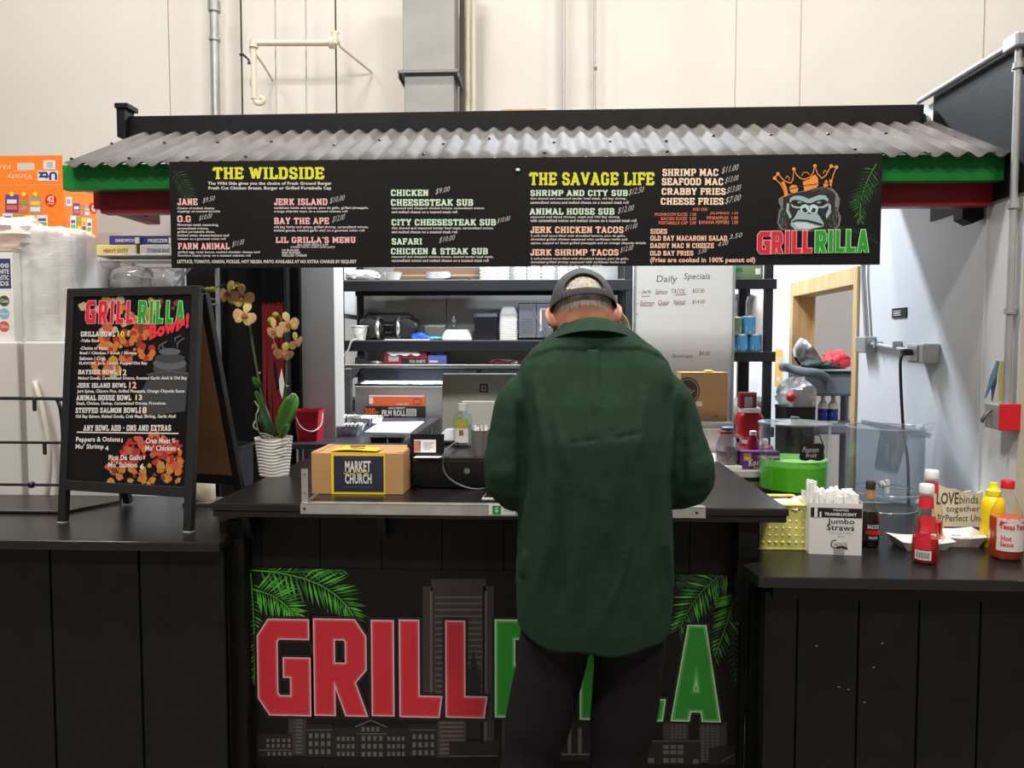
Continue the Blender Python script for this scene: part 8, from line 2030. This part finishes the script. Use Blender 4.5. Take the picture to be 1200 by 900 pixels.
for j in range(ne + 1):
    for i in range(na + 1):
        az = R(58 + 244 * i / na); el = R(-38 + 128 * j / ne); dd = dirv(az, min(el, 1.57)); g = min(1, i / 6, (na - i) / 6, j / 5)
        vs.append(MK @ (KH @ (head_pt(dd, False) + dd * (-.002 + g * (.024 + .007 * noise.noise((az * 9, el * 2.5, 2)) + .003 * noise.noise((az * 26, el * 4, 6)))))))
for j in range(ne):
    for i in range(na): fs.append((j * (na + 1) + i, (j + 1) * (na + 1) + i, (j + 1) * (na + 1) + i + 1, j * (na + 1) + i + 1))
MB().add(vs, fs).build('hair', mat('hair_blond', (176, 142, 92), .55, rgb2=(224, 196, 144), vscale=24, stretch=(8, 8, 1)), clerk, smooth=True, angle=80)
for s in (-1, 1):
    c = KH @ Vector((s * .029, .080, .012)); e = MB().ball(c, .011, 14, 9); e.v = [MK @ v for v in e.v]; e.build('eye', mat('eye_white', (226, 222, 216), .2), clerk, smooth=True)
# ================================================================== LEFT: FRIDGE, SUPPLIES, SHELVES
yf = 2.86
xr2 = PY(149, 500, yf).x; xg0, xg1 = PY(22, 480, yf).x, PY(29, 480, yf).x; xl2 = -2.75
ztop = PY(60, 400, yf).z
t = thing('refrigerator', 'white two door refrigerator behind the left counter', 'refrigerator', (-2.2, 3.1, 0))
MF = mat('fridge_white', (212, 208, 202), .4)
MB().box(xl2, yf + .05, 0, xr2, 3.55, ztop - .004).build('cabinet', MF, t, bevel=.006)
MB().box(xl2, yf, .06, xg0, yf + .048, ztop).build('door', MF, t, bevel=.010, seg=3)
dr = MB().box(xg1, yf, .06, xr2, yf + .048, ztop).build('door', MF, t, bevel=.010, seg=3)
h = MB().tube([PY(41, 449, yf - .001), PY(42, 452, yf - .03), PY(50, 480, yf - .045), PY(57, 520, yf - .05), PY(57, 555, yf - .05), PY(54, 585, yf - .04), PY(52, 592, yf - .001)], .011, 10, smooth=4).build('handle', mat('handle_ivory', (206, 198, 184), .4), t, smooth=True)
h.parent = dr
# carton of lids at the left edge of the frame
zt = ztop + .0005
x1 = PY(20, 398, 2.90).x
t = thing('lid_carton', 'white carton with coloured size dots standing on the refrigerator at far left', 'carton', (x1 - .1, 2.9, zt))
hh = PY(15, 293, 2.9).z - zt
MB().box(x1 - .26, 2.885, zt, x1, 3.06, zt + hh).build('carton', mat('carton_bright', (224, 222, 218), .6), t, bevel=.002)
MB().box(x1 - .262, 2.883, zt + hh * .985, x1 + .002, 2.97, zt + hh + .003).build('lid_flap', mat('carton_edge', (196, 184, 166), .6), t)
F = Plane((0, 2.8848, 0), (1, 0, 0), (0, 0, 1))
u0, v0 = F.px(-16, 338); u1, v1 = F.px(12, 303)
patch(F, t, 'navy_panel', mat('panel_navy', (52, 62, 104), .5), u0, v0, u1, v1)
mb = MB()
for i, s in enumerate(('1000', 'WHITE', 'PLASTIC', 'LIDS')):
    wpx(mb, s, F, -6 if i else -8, 308.5 + i * 7, 10.5, 314 + i * 7, d=.001, bold=.03)
mb.build('lettering', INK['w'], t)
for nm, y, c_, s in (('green_dot', 352.5, (66, 86, 56), '12oz'), ('blue_dot', 367.5, (120, 180, 200), '16oz'), ('red_dot', 382.5, (214, 86, 66), '20oz')):
    mb = MB(); u, v = F.px(5, y); r_ = 6.2 * sc(F.pos(u, v))
    mb.poly([F.pos(u + r_ * math.cos(a * .2618), v + r_ * math.sin(a * .2618), .0006) for a in range(24)]); mb.build(nm, mat(nm, c_, .5), t)
    mb = MB(); wpx(mb, s, F, 1, y - 2.2, 10, y + 2.2, d=.001, bold=.02); mb.build('size_lettering', INK['w'], t)
# film wrapped sleeves of cups
def wrapped(lb, x0, x1, y0, zt, hgt, d, n, seed, grp=None, m=None):
    yc = y0 + d / 2; xa_, xb_ = PY(x0, 400, y0).x, PY(x1, 400, y0).x; w = xb_ - xa_
    t = thing('wrapped_cups', lb, 'wrapped cups', ((xa_ + xb_) / 2, yc, zt), grp)
    for i in range(n):
        r = w / n / 2 * .93; prof = []; st = .014; cnt = int((hgt * .93) / st)
        for k in range(cnt): prof += [(r * .93, .004 + k * st), (r, .006 + k * st), (r, .010 + k * st), (r * .93, .012 + k * st)]
        MB().lathe(prof, 28, T(xa_ + w * (i + .5) / n, yc, zt)).build('cup_sleeve', M_FOAM, t, smooth=True, angle=25)
    mb = MB(); seg, rows = 72, 46; vs = []
    for j in range(rows + 1):
        f = j / rows; k = 1 if f < .93 else max(.05, math.sqrt(max(0, 1 - ((f - .93) / .07) ** 2)) * .9 + .1)
        for i in range(seg):
            a = 2 * math.pi * i / seg; c_, s_ = math.cos(a), math.sin(a); e = 5
            q = 1 / (abs(c_) ** e + abs(s_) ** e) ** (1 / e)
            x, y, z = c_ * q * w / 2 * k, s_ * q * d / 2 * k, f * hgt
            dn = .012 * noise.noise((x * 9 + seed, y * 9, z * 9)) + .008 * abs(noise.noise((x * 26 + seed, y * 26, z * 16))) + .004 * noise.noise((x * 60, y * 60, z * 60 + seed))
            vs.append((x * (1.03 + dn * 5) + (xa_ + xb_) / 2, y * (1.03 + dn * 5) + yc, zt + .001 + max(0, z + dn * f * 1.4)))
    fs = [(j * seg + i, j * seg + (i + 1) % seg, (j + 1) * seg + (i + 1) % seg, (j + 1) * seg + i) for j in range(rows) for i in range(seg)]
    fs.append(tuple(rows * seg + i for i in range(seg)))
    mb.add(vs, fs).build('film', m or M_WRAP, t, smooth=True, angle=50)
    return t
M_WRAP2 = clear('wrap_milky', (240, 240, 240), 2.2, .14, .5, (238, 236, 232))
wrapped('big milky film wrapped bundle of white cups on the refrigerator', 22, 86, 2.93, zt, PY(60, 263, 2.93).z - zt, .20, 2, 3, None, M_WRAP2)
# loose film spilling over the white carton
mb = bagmesh((PY(8, 300, 2.96).x, 2.97, zt + hh + .004), .16, .08, .075, 17, .3, 5)
tag(mb.build('loose_film', M_WRAP2, loc=(PY(8, 300, 2.96).x, 2.97, zt + hh), smooth=True), 'crumpled clear film bundle lying on top of the white carton at far left', 'film')
yb = 3.22
wrapped('narrow clear film wrapped cups under the orange carton, behind the A frame board', 84, 117, yb, zt, PY(100, 299, yb).z - zt, .2, 1, 9)
wrapped('clear film wrapped cups hidden behind the big milky bundle under the orange carton', 20, 74, yb, zt, PY(100, 299, yb).z - zt, .2, 2, 14)
# orange snack carton
zb = PY(100, 298, yb).z + .016
OR = mat('carton_orange', (232, 122, 34), .5, var=.04, vscale=10); ORI = mat('carton_inside', (170, 92, 50), .7)
ye = 3.19; xe = PY(75, 250, ye).x
zt2 = PY(75, 216, ye).z
ye2 = None
t = thing('snack_carton', 'large orange snack carton with opened flaps, lettering upside down', 'carton', (xe - .2, ye + .1, zb))
for yq in [ye + i * .005 for i in range(120)]:
    if PX(113, 260, xe).y <= yq: ye2 = yq; break
ye2 = ye2 or ye + .25
MB().box(xe - .42, ye, zb, xe, ye2, zt2 - .002).build('carton', OR, t)
MB().box(xe - .41, ye + .005, zt2 - .0018, xe - .005, ye2 - .004, zt2 - .0008).build('inside', ORI, t)
zf2 = PY(60, 182, ye).z
a, b = PY(14, 192, ye), PY(40.5, 199, ye)
mb = MB()
fl0, fl1 = xe - .42, xe - .001
mb.box(fl0, ye, zt2, fl1, ye + .003, b.z).box(fl0, ye, a.z + .004, fl1, ye + .003, zf2).box(fl0, ye, b.z, PY(20, 195, ye).x, ye + .003, a.z + .004).box(b.x, ye, b.z, fl1, ye + .003, a.z + .004)
mb.build('front_flap', OR, t)
q_ = PX(98, 208, xe); MB().prism([(xe - .003, ye + .004, zt2), (xe - .003, ye2, zt2), (xe - .006, q_.y, q_.z), (xe - .006, ye + .006, PX(75.6, 207, xe).z)], (.0025, 0, 0)).build('side_flap', ORI, t)
F = Plane((0, ye - .0002, 0), (1, 0, 0), (0, 0, 1))
BAG = [mat('bag_purple', (92, 70, 130), .5), mat('bag_orange', (214, 96, 60), .5), mat('bag_tan', (150, 120, 110), .5, rgb2=(190, 150, 130), vscale=40), mat('bag_white', (214, 210, 206), .5), mat('bag_green', (112, 160, 66), .5), mat('bag_yellow', (232, 186, 44), .5)]
def quad(mb, F, x0, y0, x1, y1, s, d=.0006):
    mb.slot(s).poly([F.pos(*F.px(x, y), d) for x, y in ((x0, y1), (x1, y1), (x1, y0), (x0, y0))])
def bags(F, spec, t, d=.0006):
    mb = MB()
    for x0, y0, x1, y1, s in spec:
        quad(mb, F, x0, y0, x1, y1, s, d); quad(mb, F, x0 + (x1 - x0) * .15, y0 + (y1 - y0) * .28, x1 - (x1 - x0) * .15, y0 + (y1 - y0) * .5, (s + 3) % 6, d + .0004); quad(mb, F, x0 + (x1 - x0) * .12, y0 + (y1 - y0) * .6, x1 - (x1 - x0) * .12, y0 + (y1 - y0) * .85, (s + 1) % 6, d + .0004)
    mb.build('printed_bags', BAG, t)
bags(F, [(6, 228, 22, 249, 0), (23, 228, 33, 250, 1), (34, 230, 49, 251, 2), (3, 250, 15, 262, 3), (16, 252, 28, 264, 4), (29, 252, 42, 264, 5), (43, 252, 56, 266, 3)], t)
mb = MB(); u, v = F.px(59.5, 235); r_ = 7 * sc(F.pos(u, v)); mb.poly([F.pos(u + r_ * math.cos(a * .2618), v + r_ * math.sin(a * .2618), .0006) for a in range(24)]); mb.build('red_dot', M_RED, t)
mb = MB()
for x in (14, 28, 41.5): u, v = F.px(x, 227.5); r_ = 2.6 * sc(F.pos(u, v)); mb.poly([F.pos(u + r_ * math.cos(a * .5236), v + r_ * math.sin(a * .5236), .0012) for a in range(12)])
mb.build('yellow_dots', M_YELLOW, t)
mb = MB(); wpx(mb, '42', F, 55.5, 229.5, 63.5, 237, d=.001, bold=.04); wpx(mb, 'COUNT', F, 55.5, 238, 63.5, 240, d=.001, bold=.02)
u0, v0 = F.px(9, 211); u1, v1 = F.px(38, 202); write(mb, 'Variety', F, u0, v0, u1, v1, d=.001, flip=True, slant=.2); u0, v0 = F.px(-10, 199); u1, v1 = F.px(12, 193); write(mb, 'PACK', F, u0, v0, u1, v1, d=.001, flip=True); u0, v0 = F.px(16, 201.5); u1, v1 = F.px(31, 199.5); write(mb, 'SNACK', F, u0, v0, u1, v1, d=.001, flip=True)
mb.build('white_lettering', mat('ink_pale_orange', (244, 200, 168), .5), t)
quad_ = MB(); quad(quad_, F, 44, 200, 68, 212, 0, .0006); quad_.build('logo_field', INK['w'], t)
mb = MB(); u0, v0 = F.px(45, 211); u1, v1 = F.px(67, 201); write(mb, 'Utz', F, u0, v0, u1, v1, d=.0012, bold=.05, flip=True); mb.build('navy_lettering', mat('ink_navy', (52, 48, 110), .5), t)
quad_ = MB(); quad(quad_, F, 51, 188, 65, 198.5, 0, .0006); quad_.build('barcode_patch', INK['w'], t)
mb = MB()
for i in range(8): quad(mb, F, 55 + i * .9, 189.5, 55.5 + i * .9, 196.5, 0, .001)
mb.build('barcode', mat('ink_grey', (150, 150, 150), .6), t)
F = Plane((xe + .0003, ye, 0), (0, 1, 0), (0, 0, 1))
bags(F, [(85.5, 238, 93, 252, 0), (93.5, 239.5, 98, 253, 1), (98.5, 240, 105, 254, 2), (82, 253, 89, 270, 3), (89.5, 254, 95, 271.5, 4), (95.5, 255, 101, 272, 5), (101.5, 256, 107.5, 273.5, 3)], t)
mb = MB(); u, v = F.px(109, 244); k_ = sc(F.pos(u, v)); mb.poly([F.pos(u + .03 * math.cos(a * .2618), v + 6.2 * k_ * math.sin(a * .2618), .0006) for a in range(24)]); mb.build('red_dot', M_RED, t)
mb = MB(); wpx(mb, '42', F, 107, 240, 111, 248, d=.001, bold=.04); wpx(mb, 'SNACK PACK', F, 96.5, 286, 109.5, 291.5, d=.001, bold=.03); wpx(mb, 'Variety', F, 92, 279.5, 103, 283, d=.001); mb.build('white_lettering', INK['w'], t)
mb = MB(); quad(mb, F, 77, 231, 84, 241.5, 0, .0006); mb.build('barcode_patch', INK['w'], t)
mb = MB(); quad(mb, F, 78, 233, 82.5, 239, 0, .001); mb.build('barcode', mat('ink_grey', (150, 150, 150), .6), t)
# ---- wire shelf with cartons and clear packs
t = thing('wire_shelf', 'wire shelf unit against the pale wall holding cartons and clear packs', 'shelf', (-1.85, 3.42, 0))
zs1, zs2_ = PY(150, 303, 3.4).z, PY(150, 346, 3.3).z
x0, x1 = PY(113, 300, 3.3).x, PY(224, 300, 3.3).x
x0 = max(x0, xr2 + .02) if False else x0
for z in (zs1, zs2_):
    mb = MB()
    for y in (3.24, 3.54): mb.tube([(x0, y, z - .004), (x1, y, z - .004)], .0045, 7).tube([(x0, y, z - .028), (x1, y, z - .028)], .0035, 7)
    for i in range(26):
        x = x0 + (x1 - x0) * i / 25; mb.tube([(x, 3.24, z - .002), (x, 3.54, z - .002)], .0022, 5)
    for x in (x0, x1): mb.tube([(x, 3.24, z - .004), (x, 3.54, z - .004)], .0045, 7)
    mb.build('shelf', M_GALV, t, smooth=True)
for x, y in ((x0, 3.565), (x1, 3.565), (x1, 3.225)):
    MB().tube([(x, y, 0), (x, y, zs1 + .12)], .012, 10).build('post', M_GALV, t, smooth=True)
def wbox(name, lb, x0, x1, y0, y1, Y, d, m, z, txt=None, tm=None):
    a, b = PY(x0, y1, Y), PY(x1, y1, Y); hh = PY(x0, y0, Y).z - PY(x0, y1, Y).z
    p = Vector(((a.x + b.x) / 2, Y, z)); t = carton(name, lb, 'carton', p, b.x - a.x, hh, d, m, group='cartons on the wire shelf')
    F = face(t, p, b.x - a.x, hh); w = b.x - a.x
    if txt: text(F, t, txt, tm, w * .2, hh * .3, w * .8, hh * .65)
    patch(F, t, 'corner_patch', mat('patch_pale', (200, 196, 186), .5), w * .82, hh * .15, w * .96, hh * .8, .0012)
    return p, hh
MBX = mat('box_cream_yellow', (206, 192, 120), .5); MBB = mat('box_cobalt', (48, 54, 120), .45); MBG = mat('box_greywhite', (186, 184, 176), .5)
p, h1 = wbox('sandwich_bag_box', 'long pale yellow carton on the wire shelf beside the orange carton', 112, 160, 288, 301, 3.30, .14, MBX, zs1, 'HEAVY DUTY', mat('ink_brown', (110, 90, 50), .5))
wbox('sandwich_bag_box', 'blue carton lying on the long pale yellow carton', 128, 165, 276, 287, 3.31, .12, MBB, zs1 + h1 + .0008, 'SANDWICH', INK['w'])
p, h2 = wbox('sandwich_bag_box', 'pale grey carton on the wire shelf partly behind the menu board', 164, 208, 289, 302, 3.30, .14, MBG, zs1, 'STORAGE BAGS', mat('ink_blue', (60, 70, 140), .5))
wbox('sandwich_bag_box', 'blue carton lying on the pale grey carton beside the menu board', 166, 205, 277, 288, 3.32, .12, mat('box_cobalt_dark', (40, 46, 104), .45), zs1 + h2 + .0008, 'FREEZER', INK['w'])
def lidpack(lb, xa_, xb_, yt_, Y, seed):
    a, b = PY(xa_, 340, Y), PY(xb_, 340, Y); w = b.x - a.x; z = zs2_; hgt = PY(xa_, yt_, Y).z - z
    t = thing('lid_pack', lb, 'pack', ((a.x + b.x) / 2, Y + .08, z), 'clear packs on the wire shelf')
    prof = []; n = 16
    for k in range(n):
        q = k * w * .8 / n; prof += [(hgt * .40, q), (hgt * .45, q + .002), (hgt * .45, q + w * .8 / n * .5), (hgt * .40, q + w * .8 / n * .7)]
    MB().lathe(prof, 24, T(a.x + w * .1, Y + .08, z + hgt * .47, ry=90)).build('lids', M_CLEARPL, t, smooth=True, angle=25)
    bagmesh(((a.x + b.x) / 2, Y + .08, z), w / 2, .085, hgt * .54, seed, .14, 5).build('film', M_WRAP, t, smooth=True)
lidpack('clear film pack of plastic lids on the lower wire shelf behind the A frame board', 118, 170, 309, 3.27, 21)
lidpack('clear film pack of plastic lids on the lower wire shelf at its right end', 170, 206, 313, 3.29, 22)
# pale brace of the stall seen below the menu board
tag(MB().tube([PY(203, 336, 3.2), PY(228, 308, 3.2)], .006, 8).build('brace_rod', M_GALV, loc=PY(203, 336, 3.2), smooth=True), 'thin grey brace rod below the left end of the menu board', 'rod')
# grey bin behind the left end of the service counter
p = Vector((PY(277, 560, 3.0).x, 3.0, 0)); h = PY(277, 524, 3.0).z
t = thing('waste_bin', 'dark grey waste bin behind the left end of the service counter', 'bin', p)
MB().open_lathe([(.75, 0), (1, h), (1.05, h), (1.05, h + .012), (.96, h + .012), (.72, .01), (.001, .01)], 32, T(p.x, 3.0, 0) @ Matrix.Diagonal((.05, .08, 1, 1)), sq=6).build('bin', mat('bin_grey', (40, 41, 44), .5), t, smooth=True)
# ---- wire rack on the left counter
p = PZ(40, 602, ZL); yr = p.y
t = thing('wire_rack', 'black wire display rack standing on the left counter at the frame edge', 'rack', (-1.95, yr, ZL))
x1 = PY(72, 500, yr).x
def xz(x, y): q = PY(x, y, yr); return q
mb = MB()
top = PY(30, 467, yr).z
for dy in (0,):
    mb.tube([(-2.45, yr, top), (PY(56, 467, yr).x, yr, top), (PY(67, 470, yr).x, yr, top - .008), (x1, yr, top - .05), (x1 + .004, yr, top - .14), (x1 + .002, yr, ZL + .006)], .006, 8, smooth=4)
mb.build('front_frame', M_BLACKMETAL, t, smooth=True)
for y in (518.5, 568):
    z = PY(30, y, yr).z; MB().tube([(-2.45, yr, z), (x1, yr, z)], .005, 8).build('bar', M_BLACKMETAL, t, smooth=True)
MB().tube([(-2.45, yr, ZL + .006), (x1, yr, ZL + .006), (x1 + .09, yr + .18, ZL + .006), (x1 + .09, yr + .18, ZL + .10)], .006, 8).build('base_wire', M_BLACKMETAL, t, smooth=True)
for x, y in ((41.5, 474), (53.5, 525)):
    q = PY(x, y, yr - .004); MB().box(q.x - .006, yr - .012, q.z - .022, q.x + .006, yr - .0055, q.z + .022).build('clip', M_BLACKMATTE, t, bevel=.002)
q = PY(37, 568, yr - .004); MB().ball(q, .012, 10, 7).build('joint', M_BLACKMETAL, t, smooth=True)
